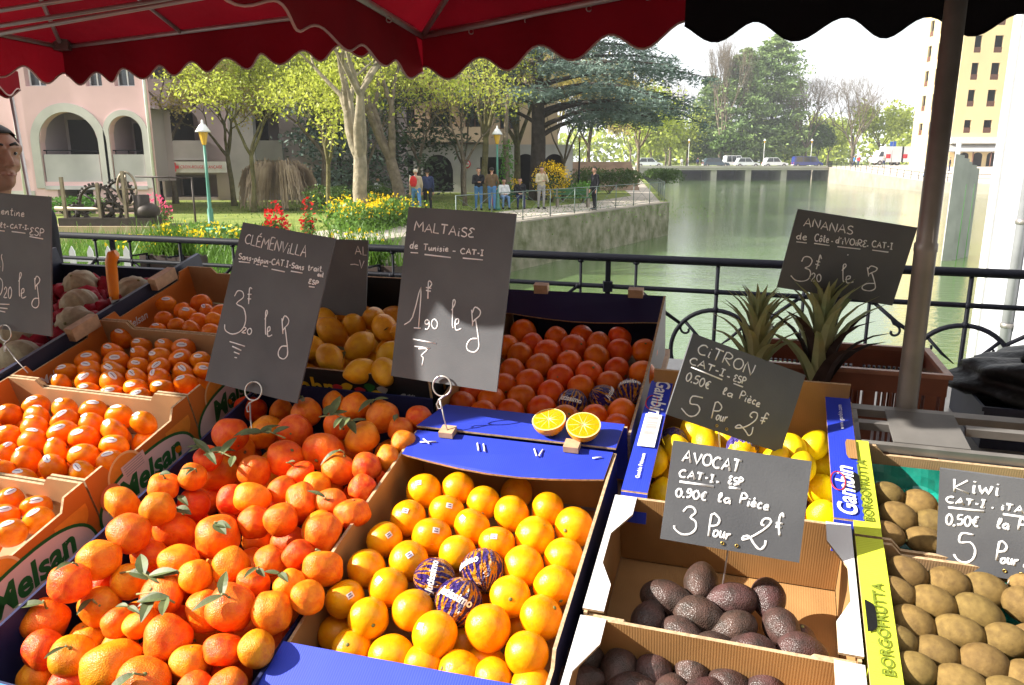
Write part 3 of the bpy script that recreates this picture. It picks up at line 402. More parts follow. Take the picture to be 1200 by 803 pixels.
[-774,1260,-792,1275,-813,1284,-844,1278,-875,1262,-903,1236,-921,1204,-920,1172,-908,1144,-887,1127,-859,1119,-825,1124,-788,1134],[-746,1147,-710,1191,-682,1232,-678,1265,-687,1284,-701,1278,-717,1250,-729,1189,-735,1129,-730,1112,-719,1111,-705,1114,-688,1121],[-633,1155,-588,1159,-554,1166,-555,1184,-572,1198,-598,1194,-624,1180,-635,1159,-637,1136,-627,1121,-607,1114,-579,1118,-547,1128],[-596,1224,-552,1255],[-517,1107,-500,1155,-488,1185,-493,1154,-495,1122,-471,1151,-444,1187,-432,1188,-428,1174,-433,1140,-439,1113,-434,1126,-422,1152,-402,1172,-382,1185,-371,1183,-366,1169,-372,1138,-377,1110,-369,1106,-358,1109],[-303,1149,-258,1153,-225,1159,-226,1177,-243,1191,-268,1187,-294,1173,-305,1152,-306,1130,-296,1115,-277,1107,-249,1112,-217,1121],[-187,1106,-171,1157,-159,1190,-163,1166,-164,1138,-141,1161,-114,1189,-98,1187,-89,1172,-95,1140,-100,1110,-91,1106,-77,1110],[26,1258,8,1183,-3,1122,1,1103,12,1102,26,1105,42,1111],[-22,1202,54,1203],[109,1167,92,1099,114,1093],[116,1196,120,1204],[152,1094,167,1145,179,1178,175,1154,174,1126,197,1149,223,1177,239,1176,248,1160,243,1128,237,1098,247,1094,261,1098],[313,1131,358,1135,390,1142,389,1160,372,1175,347,1171,323,1157,311,1135,310,1112,320,1097,338,1089,366,1094,397,1103],[-670,799,-658,834,-649,856,-651,834,-651,811,-631,832,-608,858,-597,859,-592,849,-595,825,-598,805,-595,815,-586,833,-568,848,-551,858,-540,857,-535,847,-538,825,-541,804,-534,801,-523,804],[-475,862,-481,837,-482,815,-473,803,-458,798,-437,803,-416,815,-403,843,-396,862,-400,838,-404,808,-395,802,-383,801],[-349,825,-319,854,-297,881,-296,902,-305,914,-318,910,-331,892,-336,852,-337,813,-332,803,-321,802,-308,805,-294,809],[-211,905,-221,853,-228,811,-223,798,-213,797,-200,800,-186,804],[-251,866,-181,868],[-149,835,-101,834],[58,881,45,888,30,893,10,889,-10,880,-27,865,-37,847,-34,830,-24,815,-9,806,10,803,33,806,56,813],[81,798,145,893,187,800],[104,832,172,835],[224,898,320,899],[272,898,259,807],[343,843,385,846],[419,897,477,898],[448,898,438,807],[409,807,467,808],[490,825,525,823],[689,838,663,853,637,860,605,846,586,825,612,803,635,780,601,758,564,736,562,709,580,688,620,689,668,697],[836,850,813,862,789,868,758,856,734,836,731,816,742,796,774,783,806,769,822,747,823,723,802,701,772,687,740,693,706,705],[866,676,875,772,890,846,923,858,958,846,982,831,994,811,985,789,961,769,922,761,877,757],[-611,725,-218,721],[4,727,424,717],[552,652,964,625],[-758,-185,-695,-127,-632,-68,-570,-35,-498,-39,-426,-68,-389,-110,-419,-167,-484,-237,-515,-299,-472,-342,-395,-376,-335,-418,-313,-472,-308,-533,-315,-595,-331,-660,-359,-727,-405,-783,-476,-829,-565,-864,-653,-874,-735,-846,-816,-792,-897,-739],[-309,185,-320,166,-331,146,-335,117,-323,74,-303,21,-290,-35,-291,-93,-298,-153,-306,-214],[-262,-635,-240,-597,-219,-571,-194,-581,-178,-610,-182,-649,-202,-698,-250,-766,-283,-821,-243,-826,-180,-815],[-66,-553,-93,-578,-116,-610,-132,-662,-138,-719,-132,-773,-118,-815,-99,-830,-78,-823,-56,-789,-38,-740,-28,-686,-28,-632,-44,-591,-66,-553],[195,-404,227,-355,258,-306,279,-265,284,-232,279,-207,269,-197,256,-194,240,-205,226,-258,218,-388,214,-561,213,-691,218,-738,227,-742,235,-747],[260,-687,295,-672,330,-656,354,-638,362,-609,360,-576,351,-557,331,-557,304,-571,285,-598,277,-648,277,-712,282,-760,292,-779,307,-782,328,-779,356,-769,389,-752,421,-735],[694,-283,710,-544],[703,-333,720,-294,736,-256,756,-234,787,-239,822,-260,845,-284,851,-310,844,-338,831,-365,810,-389,783,-411,758,-430,742,-447,729,-463,716,-478],[758,-423,768,-473,778,-523,787,-581,798,-658,809,-742,815,-812,814,-856,809,-885,798,-909,777,-935,749,-957,719,-969,683,-968,645,-959,616,-942,601,-918,596,-887,602,-855,618,-821,644,-786,676,-760,714,-748,757,-744,800,-740],[-533,-999,-105,-970],[-474,-1083,-168,-1075],[-414,-1154,-243,-1164]]),
}
# ------------------------------------------------------------------ the sloped display frame
SU = Vector((.95106, -.30902, 0))
SV = Vector((.30902, .95106, 0))
TILT = R(16)
SW = SV * math.cos(TILT) + Vector((0, 0, math.sin(TILT)))
SN = SU.cross(SW)
P0 = Vector((-.073, 1.135, 1.07))
FR = Matrix((SU, SW, SN)).transposed()           # local (u, w, h) -> world
def S(u, w, h=0.0): return P0 + SU * u + SW * w + SN * h
def sthing(name, label, cat, u, w, h, group=None):
    return thing(name, label, cat, S(u, w, h), FR, group)

def text_faces(txt, size, bold=0.0, shear=0.0):
    cu = bpy.data.curves.new('lettering', 'FONT'); cu.body = txt; cu.size = size
    cu.offset = bold; cu.shear = shear; cu.align_x = 'CENTER'; cu.align_y = 'CENTER'; cu.resolution_u = 4
    o = bpy.data.objects.new('lettering', cu); COL.objects.link(o)
    dg = bpy.context.evaluated_depsgraph_get()
    me = bpy.data.meshes.new_from_object(o.evaluated_get(dg))
    vs = [v.co.copy() for v in me.vertices]; fs = [tuple(p.vertices) for p in me.polygons]
    bpy.data.objects.remove(o); bpy.data.curves.remove(cu); bpy.data.meshes.remove(me)
    return vs, fs
def lettering(txt, size, origin, ax, ay, m, parent, bold=0, shear=0, name='lettering', maxw=None):
    vs, fs = text_faces(txt, size, bold, shear)
    if maxw:
        w = max(v.x for v in vs) - min(v.x for v in vs); k = maxw / w
    else: k = 1
    o, ax, ay = Vector(origin), Vector(ax).normalized(), Vector(ay).normalized()
    b = MB(); b.mesh([o + ax * v.x * k + ay * v.y for v in vs], fs)
    return b.build(name, m, parent)

# ------------------------------------------------------------------ canopies
def scallop(a, b, top_a, top_b, n, depth, phase=0, bulge=0.0, out=Vector((0, 0, 0))):
    """points of a scalloped strip from a to b (bottom line), top line above"""
    k = n * 12; top = []; bot = []
    for i in range(k + 1):
        t = i / k
        z = -abs(depth) * (.5 - .5 * math.cos(2 * math.pi * (t * n + phase)))
        p = a.lerp(b, t) + Vector((0, 0, depth + z))
        q = top_a.lerp(top_b, t)
        wob = out * (bulge * math.sin(t * n * 2 * math.pi * .5 + 1) * math.sin(math.pi * t))
        bot.append(p + wob); top.append(q)
    return top, bot
def valance(name, a, b, height, n, depth, m, parent, phase=0, label=None, out=Vector((0, 0, 0)), rise=(0, 0)):
    top, bot = scallop(a, b, a + Vector((0, 0, height + rise[0])), b + Vector((0, 0, height + rise[1])), n, depth, phase, .012, out)
    mb = MB(); K = 5
    for i in range(len(top) - 1):
        for j in range(K):
            def P(ii, jj):
                t = jj / K; p = top[ii].lerp(bot[ii], t)
                return p + out * (.012 * math.sin(ii * .35) * t * math.sin(math.pi * ii / (len(top) - 1)))
            mb.poly([P(i, j), P(i, j + 1), P(i + 1, j + 1), P(i + 1, j)], 0, True)
    o = mb.build(name, m, parent)
    if label: o['label'] = label
    tr = MB(); tr.tube([p + out * (.012 * math.sin(i * .35) * math.sin(math.pi * i / (len(bot) - 1))) for i, p in enumerate(bot)], .0035, 5)
    tr.build('edge_trim', M['trim'] if m is M['red'] else m, o)
    return o
def bar(mb, a, b, r=.011): mb.tube([a, b], r, 6)

def V(*a): return Vector(a)
# the near canopy: corner seen at the top middle, red panel, then a black panel over the right half
cA = thing('market_canopy', 'large red market canopy with a black panel and grey steel post over the fruit stall', 'canopy', (.745, 1.385, 0))
def cal(p): return Vector(p) - Vector((.745, 1.385, 0))
a_bl, a_mid, a_br, a_r2 = cal((-.30, 2.73, 1.905)), cal((.47, 2.235, 1.965)), cal((1.32, 2.09, 1.965)), cal((2.6, 1.86, 1.965))
a_fl = cal((-.62, 1.26, 1.965)); a_fm = cal((.35, .98, 1.965)); a_fr = cal((2.3, .42, 1.965))
HV = V(0, 0, .165)
apex = cal((.2, 1.75, 2.50))
apexr = cal((1.5, 1.25, 2.50))
def panel(name, pts, m, parent, label=None, sag=.03, n=10):
    """fabric panel over 3 or 4 corners with a little sag"""
    mb = MB(); pts = [Vector(p) for p in pts]
    if len(pts) == 3: pts = [pts[0], pts[1], pts[2], pts[2]]
    g = {}
    for i in range(n + 1):
        for j in range(n + 1):
            s_, t_ = i / n, j / n
            p = pts[0].lerp(pts[1], s_).lerp(pts[3].lerp(pts[2], s_), t_)
            p = p - V(0, 0, sag * 4 * s_ * (1 - s_) * math.sin(math.pi * (t_ * .8 + .05)))
            g[i, j] = p
    for i in range(n):
        for j in range(n):
            q = [g[i, j], g[i + 1, j], g[i + 1, j + 1], g[i, j + 1]]
            if (q[2] - q[3]).length < 1e-6: q = q[:3]
            mb.poly(q, 0, True)
    o = mb.build(name, m, parent)
    if label: o['label'] = label
    return o
panel('roof_panel', [a_bl + HV, a_mid + HV, apex], M['red'], cA)
panel('roof_panel', [a_fl + HV, a_bl + HV, apex], M['red'], cA)
panel('roof_panel', [a_fm + HV, a_fl + HV, apex], M['red'], cA)
panel('roof_panel', [a_mid + HV, a_br + HV, apexr, apex], M['blackcanvas'], cA, 'black canvas roof panel')
panel('roof_panel', [a_br + HV, a_r2 + HV, apexr], M['blackcanvas'], cA, 'black canvas roof panel')
panel('roof_panel', [apex, apexr, a_fr + HV, a_fm + HV], M['blackcanvas'], cA, 'black canvas roof panel')
panel('roof_panel', [a_r2 + HV, a_fr + HV, apexr], M['blackcanvas'], cA, 'black canvas roof panel')
valance('valance', a_bl, a_mid, .165, 4, .055, M['red'], cA, .0, out=V(-.3, -.95, 0))
valance('valance', a_mid, a_br, .165, 4, .052, M['blackcanvas'], cA, .12, 'black scalloped valance', out=V(0, -1, 0))
valance('valance', a_br, a_r2, .165, 5, .052, M['blackcanvas'], cA, .12, 'black scalloped valance', out=V(0, -1, 0))
valance('valance', a_fm, a_fl, .165, 5, .05, M['red'], cA, .0, out=V(-.3, -.95, 0))
valance('valance', a_fr, a_fm, .165, 9, .05, M['blackcanvas'], cA, .0, 'black scalloped valance', out=V(-.3, -.95, 0))
valance('valance', a_fl, a_bl, .165, 6, .034, M['red'], cA, .0, out=V(1, .1, 0))
fr = MB()
for p, q in ((a_bl, a_mid), (a_mid, a_br), (a_br, a_r2), (a_fl, a_bl), (a_fl, a_fm), (a_fm, a_fr), (a_r2, a_fr)):
    bar(fr, p + V(0, 0, .15), q + V(0, 0, .15))
fr.build('edge_frame', M['alu'], cA)
for c_ in (a_bl, a_fl, a_mid):
    fr = MB(); bar(fr, c_ + V(0, 0, .15), apex + V(0, 0, -.03), .010); fr.build('rib', M['alu'], cA)
for c_ in (a_r2, a_fr, a_fm, a_br):
    fr = MB(); bar(fr, c_ + V(0, 0, .15), apexr + V(0, 0, -.03), .010); fr.build('rib', M['alu'], cA)
for t_ in (.22, .45, .68, .88):
    p = a_bl.lerp(a_mid, t_) + V(0, 0, .135)
    e = MB(); e.tube([p + V(.008 * math.cos(k), 0, .008 * math.sin(k)) for k in np.linspace(0, 6.28, 10)], .002, 5)
    e.build('eyelet', M['alu'], cA)
for t_ in (.55, .78):
    p = a_fl.lerp(a_bl, t_) + V(.01, 0, .135)
    e = MB(); e.tube([p + V(.008 * math.cos(k), 0, .008 * math.sin(k)) for k in np.linspace(0, 6.28, 10)], .002, 5)
    e.build('eyelet', M['alu'], cA)
pl = MB()
pl.lathe([(.055, 0), (.055, .02), (.0188, .025), (.0188, 1.49), (.0198, 1.492), (.0198, 1.505), (.0176, 1.508), (.0176, 2.5)], 20)
pl.build('post', M['polemetal'], cA)
cr = MB(); bar(cr, V(0, 0, 2.5), apexr - V(0, 0, .02), .014); bar(cr, V(0, 0, 2.5), apex - V(0, 0, .02), .014)
cr.build('crossbar', M['alu'], cA)

# the far-left canopy
cB = thing('market_canopy', 'second red market canopy over the left crates, its frame of thin bars showing', 'canopy', (-1.2, 1.9, 0))
def cbl(p): return Vector(p) - Vector((-1.2, 1.9, 0))
b_bl, b_br = cbl((-1.75, 3.17, 1.935)), cbl((-.42, 2.64, 1.985))
b_fl, b_fr, b_fm = cbl((-2.06, 1.24, 1.95)), cbl((-.74, 1.25, 1.99)), cbl((-1.32, 1.42, 1.975))
HB = V(0, 0, .155)
bap = cbl((-1.35, 2.2, 2.40))
panel('roof_panel', [b_bl + HB, b_br + HB, bap], M['red'], cB)
panel('roof_panel', [b_br + HB, b_fr + HB, bap], M['red'], cB)
panel('roof_panel', [b_fr + HB, b_fm + HB, bap], M['red'], cB)
panel('roof_panel', [b_fm + HB, b_fl + HB, bap], M['red'], cB)
panel('roof_panel', [b_fl + HB, b_bl + HB, bap], M['red'], cB)
valance('valance', b_bl, b_br, .155, 9, .042, M['red'], cB, .0, out=V(-.3, -.95, 0))
valance('valance', b_fl, b_fm, .155, 5, .045, M['red'], cB, .0, out=V(-.3, -.95, 0))
valance('valance', b_fm, b_fr, .155, 4, .045, M['red'], cB, .0, out=V(-.3, -.95, 0))
valance('valance', b_fl, b_bl, .155, 9, .05, M['red'], cB, .0, out=V(1, .1, 0))
fr = MB()
for p, q in ((b_bl, b_br), (b_fl, b_bl), (b_fl, b_fm), (b_fm, b_fr), (b_fr, b_br)):
    bar(fr, p + V(0, 0, .145), q + V(0, 0, .145), .009)
fr.build('edge_frame', M['alu'], cB)
for c_ in (b_bl, b_br, b_fl, b_fr, b_bl.lerp(b_br, .42)):
    fr = MB(); bar(fr, c_ + V(0, 0, .145), bap - V(0, 0, .04), .008); fr.build('rib', M['alu'], cB)
sc_ = MB()
for (x0, y0, z0), (x1, y1, z1) in (((-1.9, 2.3, 1.925), (-.70, 2.3, 2.118)), ((-1.9, 2.33, 1.96), (-.85, 2.33, 2.112)), ((-1.9, 2.27, 1.985), (-.98, 2.27, 2.115))):
    bar(sc_, cbl((x0, y0, z0)), cbl((x1, y1, z1)), .0065)
sc_.build('scissor_bars', M['alu'], cB)
jn = MB(); jn.obox(b_bl + V(.02, -.02, .15), (.03, 0, 0), (0, .03, 0), (0, 0, .02)); jn.build('corner_joint', M['polemetal'], cB, .004)
pb = MB(); pb.lathe([(.05, 0), (.05, .02), (.02, .022), (.02, 2.0)], 14, c=tuple(cbl((-2.02, 1.3, 0)))); pb.build('post', M['polemetal'], cB)
# a third canopy whose lit red corner peeps in at the far left
cC = thing('market_canopy', 'bright sunlit red canopy corner beyond the man, at the left edge', 'canopy', (-2.9, 4.2, 0))
q0, q1, q2, q3 = V(.545, -.34, 1.945), V(-2.2, .35, 1.96), V(.88, -2.64, 1.96), V(-2.1, -1.9, 1.96)
valance('valance', q0, q1, .12, 14, .04, M['red'], cC, .1, out=V(0, -1, 0))
valance('valance', q2, q0, .12, 11, .04, M['red'], cC, .1, out=V(1, 0, 0))
valance('valance', q3, q2, .12, 13, .04, M['red'], cC, .1, out=V(0, -1, 0))
for ca_, cb_ in ((q1, q0), (q0, q2), (q2, q3), (q3, q1)): panel('roof_panel', [ca_ + V(0, 0, .12), cb_ + V(0, 0, .12), V(-.8, -1.1, 2.4)], M['red'], cC)
pc = MB(); pc.tube([V(.48, -.32, 2.05), V(.55, -.30, 0)], .010, 8); pc.build('post', M['alu'], cC)
# ------------------------------------------------------------------ the stall table
tb = sthing('stall_table', 'long sloping market table under the fruit crates, red cloth along its front', 'table', 0, 0, -.16)
mb = MB(); mb.box((-1.85, -.46, -.02), (.21, .92, .0)); mb.build('tabletop', M['clip'], tb)
mb = MB(); mb.box((.212, -.46, -.02), (1.6, .50, .0)); mb.build('tabletop', M['clip'], tb)
for u_ in (-1.75, -.75, .19, 1.5):
    for w_ in (-.40, .44):
        top = S(u_, w_, -.185); mb = MB()
        loc = lambda p: FR.transposed() @ (Vector(p) - S(0, 0, -.16))
        mb.prism([loc((top.x + a, top.y + b, top.z)) for a, b in ((-.02, -.02), (.02, -.02), (.02, .02), (-.02, .02))], FR.transposed() @ Vector((0, 0, -top.z + .001)))
        mb.build('leg', M['steel'], tb)
mb = MB(); n_ = 60
for i in range(n_):
    a0, a1 = -1.86 + 3.47 * i / n_, -1.86 + 3.47 * (i + 1) / n_
    dn = FR.transposed() @ Vector((0, 0, -.70))
    f0, f1 = .012 * math.sin(i * 1.3), .012 * math.sin((i + 1) * 1.3)
    p, q = Vector((a0, -.475, .0)), Vector((a1, -.475, .0))
    mb.poly([p + dn + Vector((0, f0, 0)), q + dn + Vector((0, f1, 0)), q, p], 0, True)
mb.poly([(-1.86, -.475, 0), (1.61, -.475, 0), (1.61, -.44, .003), (-1.86, -.44, .003)])
M['cloth'] = mat('pink_red_cloth', (.50, .10, .12), .8, .2, .15, 10)
mb.build('cloth_skirt', M['cloth'], tb)
rt = thing('back_table', 'plain grey trestle table behind the display carrying the brown crate', 'table', (1.25, 1.75, 0), Matrix.Rotation(R(-18), 3, 'Z'))
mb = MB(); mb.box((-.95, -.33, 1.015), (1.0, .35, 1.04)); mb.build('tabletop', M['steel'], rt)
for x in (-.88, .92):
    for y in (-.25, .28):
        mb = MB(); mb.box((x - .02, y - .02, 0.001), (x + .02, y + .02, 1.014)); mb.build('leg', M['steel'], rt)

# ------------------------------------------------------------------ crates
class Crate:
    def __init__(s, name, label, cat, u0, u1, w0, w1, floor=-.14, group=None):
        s.u0, s.u1, s.w0, s.w1, s.fl = u0, u1, w0, w1, floor
        s.c = Vector(((u0 + u1) / 2, (w0 + w1) / 2, floor))
        s.t = sthing(name, label, cat, *s.c, group)
    def L(s, u, w, h): return Vector((u, w, h)) - s.c
    def slab(s, u0, u1, w0, w1, h0, h1, name, m, bevel=0, me=None):
        mb = MB(); mb.box(s.L(u0, w0, h0), s.L(u1, w1, h1), 0, 1 if me else None)
        return mb.build(name, [m, me] if me else m, s.t, bevel)
    def side(s, which, prof, m, name='side_wall', t=.005, me='cardedge', mo=None):
        """prof: list of (along, h) along the wall; inside colour m, outside colour mo"""
        mb = MB()
        prof = list(prof)
        if which in 'LR':
            u = s.u0 if which == 'L' else s.u1 - t
            mb.prism([s.L(u, a, h) for a, h in prof], (t, 0, 0), 0, 1)
        else:
            w = s.w0 if which == 'F' else s.w1 - t
            mb.prism([s.L(a, w, h) for a, h in prof], (0, t, 0), 0, 1)
        o = mb.build(name, [m, M[me], mo or m], s.t)
        ax = 0 if which in 'LR' else 1
        outward = -1 if which in 'LF' else 1
        for p in o.data.polygons:
            if p.normal[ax] * outward > .9: p.material_index = 2
        return o
    def floor(s, m): 
        return s.slab(s.u0 + .006, s.u1 - .006, s.w0 + .006, s.w1 - .006, s.fl, s.fl + .004, 'base', m)
def rect(a0, a1, h0, h1): return [(a0, h0), (a1, h0), (a1, h1), (a0, h1)]

def flap(cr, pts, m, name, t=.004, me='cardedge', sag=0):
    """flat board piece given by local (u,w,h) corners"""
    mb = MB(); P = [cr.L(*p) for p in pts]
    n = (P[1] - P[0]).cross(P[2] - P[0]).normalized()
    if n.z < 0: P = P[::-1]; n = -n
    mb.prism(P, -n * t, 0, 1)
    return mb.build(name, [m, M[me]], cr.t)

# A: the blue box of oranges in the middle
cA_ = Crate('orange_box', 'blue cardboard box of bright sunlit oranges, front centre, two orange halves behind it', 'fruit box', -.198, .198, -.245, .245)
cA_.floor(M['card'])
cA_.side('L', [(-.245, -.13), (.245, -.13), (.245, .0), (-.13, .0), (-.165, -.035), (-.245, -.04)], M['card'], mo=M['card'])
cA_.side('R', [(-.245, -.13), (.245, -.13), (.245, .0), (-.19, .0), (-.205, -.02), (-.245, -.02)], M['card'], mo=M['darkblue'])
cA_.side('F', rect(-.192, .192, -.13, -.046), M['card'], 'end_wall', mo=M['blue'])
cA_.side('B', rect(-.192, .192, -.13, -.004), M['card'], 'end_wall', mo=M['blue'])
flap(cA_, [(-.198, -.243, -.030), (.196, -.243, -.014), (.20, -.36, -.05), (-.21, -.36, -.062)], M['blue'], 'front_lip')
hood = [(-.192, .243, .004)] + [(.192, .243, .004)] + [(.19, .168, .002)] + [(.19 - .38 * t, .168 - .012 * math.sin(math.pi * t), .002 - .010 * math.sin(math.pi * t)) for t in (.1, .25, .4, .55, .7, .85, .95)] + [(-.192, .168, .002)]
flap(cA_, hood, M['blue'], 'hood_flap')
wk = MB()
for (a, b) in (((-.17, .205), (-.14, .212)), ((-.168, .216), (-.150, .203)), ((-.06, .222), (-.05, .20)), ((-.048, .222), (-.038, .20)), ((.05, .225), (.06, .205)), ((.066, .226), (.064, .207)), ((.16, .218), (.175, .224)), ((-.02, -.30), (-.0, -.302)), ((-.09, -.315), (-.05, -.32))):
    hh = .0052 if b[1] > 0 else -.03
    if hh < 0: continue
    wk.tube([cA_.L(a[0], a[1], hh), cA_.L(b[0], b[1], hh)], .0016, 4)
wk.build('white_print', M['whiteink'], cA_.t)
mb = MB(); mb.box(cA_.L(-.105, -.325, -.044), cA_.L(-.075, -.312, -.040)); mb.build('label', M['paper'], cA_.t)
for u_ in (-.126, .118):
    mb = MB(); mb.box(cA_.L(u_ - .014, .226, .005), cA_.L(u_ + .014, .252, .017)); mb.build('clip', M['clip'], cA_.t, .003)

# B: the blue box behind it, in shade
cB_ = Crate('orange_box', 'hooded blue box of oranges, coloured dark for the shade, under the railing at centre', 'fruit box', -.192, .207, .335, .845)
cB_.floor(M['card'])
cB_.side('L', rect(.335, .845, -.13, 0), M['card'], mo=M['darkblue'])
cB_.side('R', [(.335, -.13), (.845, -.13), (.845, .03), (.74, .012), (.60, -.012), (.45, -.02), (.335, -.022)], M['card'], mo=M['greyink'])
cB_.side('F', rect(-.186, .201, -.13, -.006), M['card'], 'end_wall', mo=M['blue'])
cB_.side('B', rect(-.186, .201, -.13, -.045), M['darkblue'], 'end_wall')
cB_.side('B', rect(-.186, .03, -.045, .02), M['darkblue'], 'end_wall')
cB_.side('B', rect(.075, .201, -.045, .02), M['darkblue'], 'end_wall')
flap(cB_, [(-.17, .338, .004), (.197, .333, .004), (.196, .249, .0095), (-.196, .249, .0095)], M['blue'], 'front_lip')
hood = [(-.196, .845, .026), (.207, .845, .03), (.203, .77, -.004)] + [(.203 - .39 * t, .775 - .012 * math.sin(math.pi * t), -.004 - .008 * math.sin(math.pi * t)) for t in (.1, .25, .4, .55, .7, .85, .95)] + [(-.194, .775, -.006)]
flap(cB_, hood, M['darkblue'], 'hood_flap')  # hood and back wall coloured dark, shade put into the board colour
for u_ in (-.105, .135):
    mb = MB(); mb.box(cB_.L(u_ - .018, .835, .022), cB_.L(u_ + .018, .853, .046)); mb.build('clip', M['clip'], cB_.t, .003)

# C: the navy crate of leafy clementines
cC_ = Crate('clementine_crate', 'big navy crate heaped with leafy clementines, pale blue front rim', 'fruit crate', -.63, -.203, -.405, .36)
cC_.floor(M['navy'])
cC_.side('L', rect(-.405, .36, -.13, -.006), M['darkblue'], me='darkblue')
cC_.side('R', rect(-.405, .36, -.13, -.04), M['darkblue'], me='darkblue')
cC_.side('F', rect(-.624, -.209, -.13, -.03), M['darkblue'], 'end_wall', me='darkblue')
cC_.side('B', rect(-.624, -.209, -.13, .0), M['darkblue'], 'end_wall', me='darkblue')
M['paleblue'] = mat('pale_blue_print', (.05, .24, .62), .5, .4, .15, 20)
mb = MB(); mb.box(cC_.L(-.632, -.4275, -.036), cC_.L(-.205, -.4055, -.026)); mb.build('front_rim', M['paleblue'], cC_.t, .004)
mb = MB(); mb.box(cC_.L(-.632, -.430, -.064), cC_.L(-.205, -.408, -.040)); mb.build('rim_side', M['greyink'], cC_.t, .003)

# D: the orange printed mandarin boxes stepping up on the left
def slice_disc(mb, c, ax, ay, r, a0, a1):
    n = 14; pts = lambda rr: [c + ax * rr * math.cos(a0 + (a1 - a0) * i / n) + ay * rr * math.sin(a0 + (a1 - a0) * i / n) for i in range(n + 1)]
    return pts(r)
def mandarin_box(label, w0, w1, sticker=False):
    H = .045; u0, u1 = -1.195, -.70
    c = Crate('mandarin_box', label, 'fruit box', u0, u1, w0 + .002, w1 - .002, -.075, 'printed mandarin boxes')
    c.floor(M['card2'])
    Lw = w1 - w0
    rp = [(w0, -.07), (w1, -.07), (w1, H), (w1 - .045, H), (w1 - .06, H - .022), (w0 + .055, H - .022), (w0 + .045, H), (w0, H)]
    rp = [(min(max(a, w0 + .002), w1 - .002), h) for a, h in rp]
    c.side('R', rp, M['card2'], mo=M['orangeprint'])
    c.side('L', rp, M['orangeprint'], mo=M['orangeprint'])
    fp = [(u0 + .005, -.07), (u1 - .005, -.07), (u1 - .005, H), (u1 - .08, H), (u1 - .095, H - .018), (u0 + .10, H - .018), (u0 + .085, H), (u0 + .005, H)]
    c.side('F', fp, M['card2'], 'end_wall', mo=M['card2'])
    c.side('B', fp, M['card2'], 'end_wall', mo=M['card2'])
    # print on the right wall: a slice, a pale oval with green border and the word
    X, Y = Vector((0, 1, 0)), Vector((0, 0, 1)); x = u1 + .0006
    cc = c.L(x, w0 + .085, -.005)
    cc2 = c.L(x, w1 - .05, -.000)
    for c_, r_, b0, b1 in ((cc, .046, 0, 6.2), (cc2, .036, 2.9, 6.5)):
        mb = MB(); mb.poly(slice_disc(mb, c_, X, Y, r_, b0, b1)); mb.build('slice_print', M['sliceprint'], c.t)
    def ring(ctr, r, a0, a1):
        m2 = MB(); d = Vector((.0005, 0, 0)); n = 20
        for i in range(n):
            p = [a0 + (a1 - a0) * (i + k) / n for k in (0, 1)]
            m2.poly([ctr + d + (X * math.cos(a) + Y * math.sin(a)) * rr for a, rr in ((p[0], r), (p[1], r), (p[1], r * .9), (p[0], r * .9))])
        return m2
    ring(cc, .046, -.2, 3.3).build('slice_rind', M['slicelight'], c.t)
    def oval(rx, ry, dx):
        pts = []
        for i in range(25):
            a = math.pi * i / 24
            pts.append(c.L(x + dx, w1 - .155 + rx * math.copysign(abs(math.cos(a)) ** .8, math.cos(a)), -.067 + ry * math.sin(a) ** .8))
        return pts
    m3 = MB(); m3.poly(oval(.138, .075, .0010)); m3.build('oval_border', M['greenprint'], c.t)
    m3 = MB(); m3.poly(oval(.132, .069, .0016)); m3.build('oval_panel', M['pinkpaper'], c.t)
    lettering('Melsan', .062, c.L(x + .0022, w1 - .150, -.036), X, Y, M['greenprint'], c.t, .0022, .25)
    lettering('Melsan', .030, c.L(u0 + .0056, w0 + .10, -.012), (0, 1, 0), (0, 0, 1), M['whiteink'], c.t, .0006, .2)
    if sticker:
        st = MB(); st.poly([c.L(x + .0026, w0 + a, h) for a, h in ((.075, -.012), (.135, -.012), (.135, .017), (.075, .017))]); s2 = st.build('paper_label', M['pinkpaper'], c.t)
        ln = MB()
        for k in range(5): ln.poly([c.L(x + .0031, w0 + a, h) for a, h in ((.08, -.008 + k * .005), (.128, -.008 + k * .005), (.128, -.0065 + k * .005), (.08, -.0065 + k * .005))])
        ln.build('label_lines', M['greyink'], s2)
        rd = MB(); ctr = c.L(x + .0026, w0 + .035, -.02)
        rd.poly([ctr + X * .026 * math.cos(a) + Y * .026 * math.sin(a) for a in np.linspace(0, 6.28, 25)[:-1]]); r2 = rd.build('round_label', mat('round_orange_label', (.75, .20, .08), .5), c.t)
        ln = MB()
        for k in range(5): ln.poly([c.L(x + .0031, w0 + .035 + a, -.03 + h) for a, h in ((-.014, k * .005), (.014, k * .005), (.014, .0015 + k * .005), (-.014, .0015 + k * .005))])
        ln.build('label_lines', M['greyink'], r2)
    return c
mandarin_box('orange printed mandarin box nearest the bottom left corner, paper labels on its side', -.355, -.07)
mandarin_box('orange printed mandarin box fully in the sun, pale oval on its side', -.07, .215, True)
mandarin_box('orange printed mandarin box half hidden by the clémenvilla slate, fruit with white stickers', .215, .50)
mandarin_box('topmost printed mandarin box, shaded under the railing behind the clémenvilla slate', .50, .85)

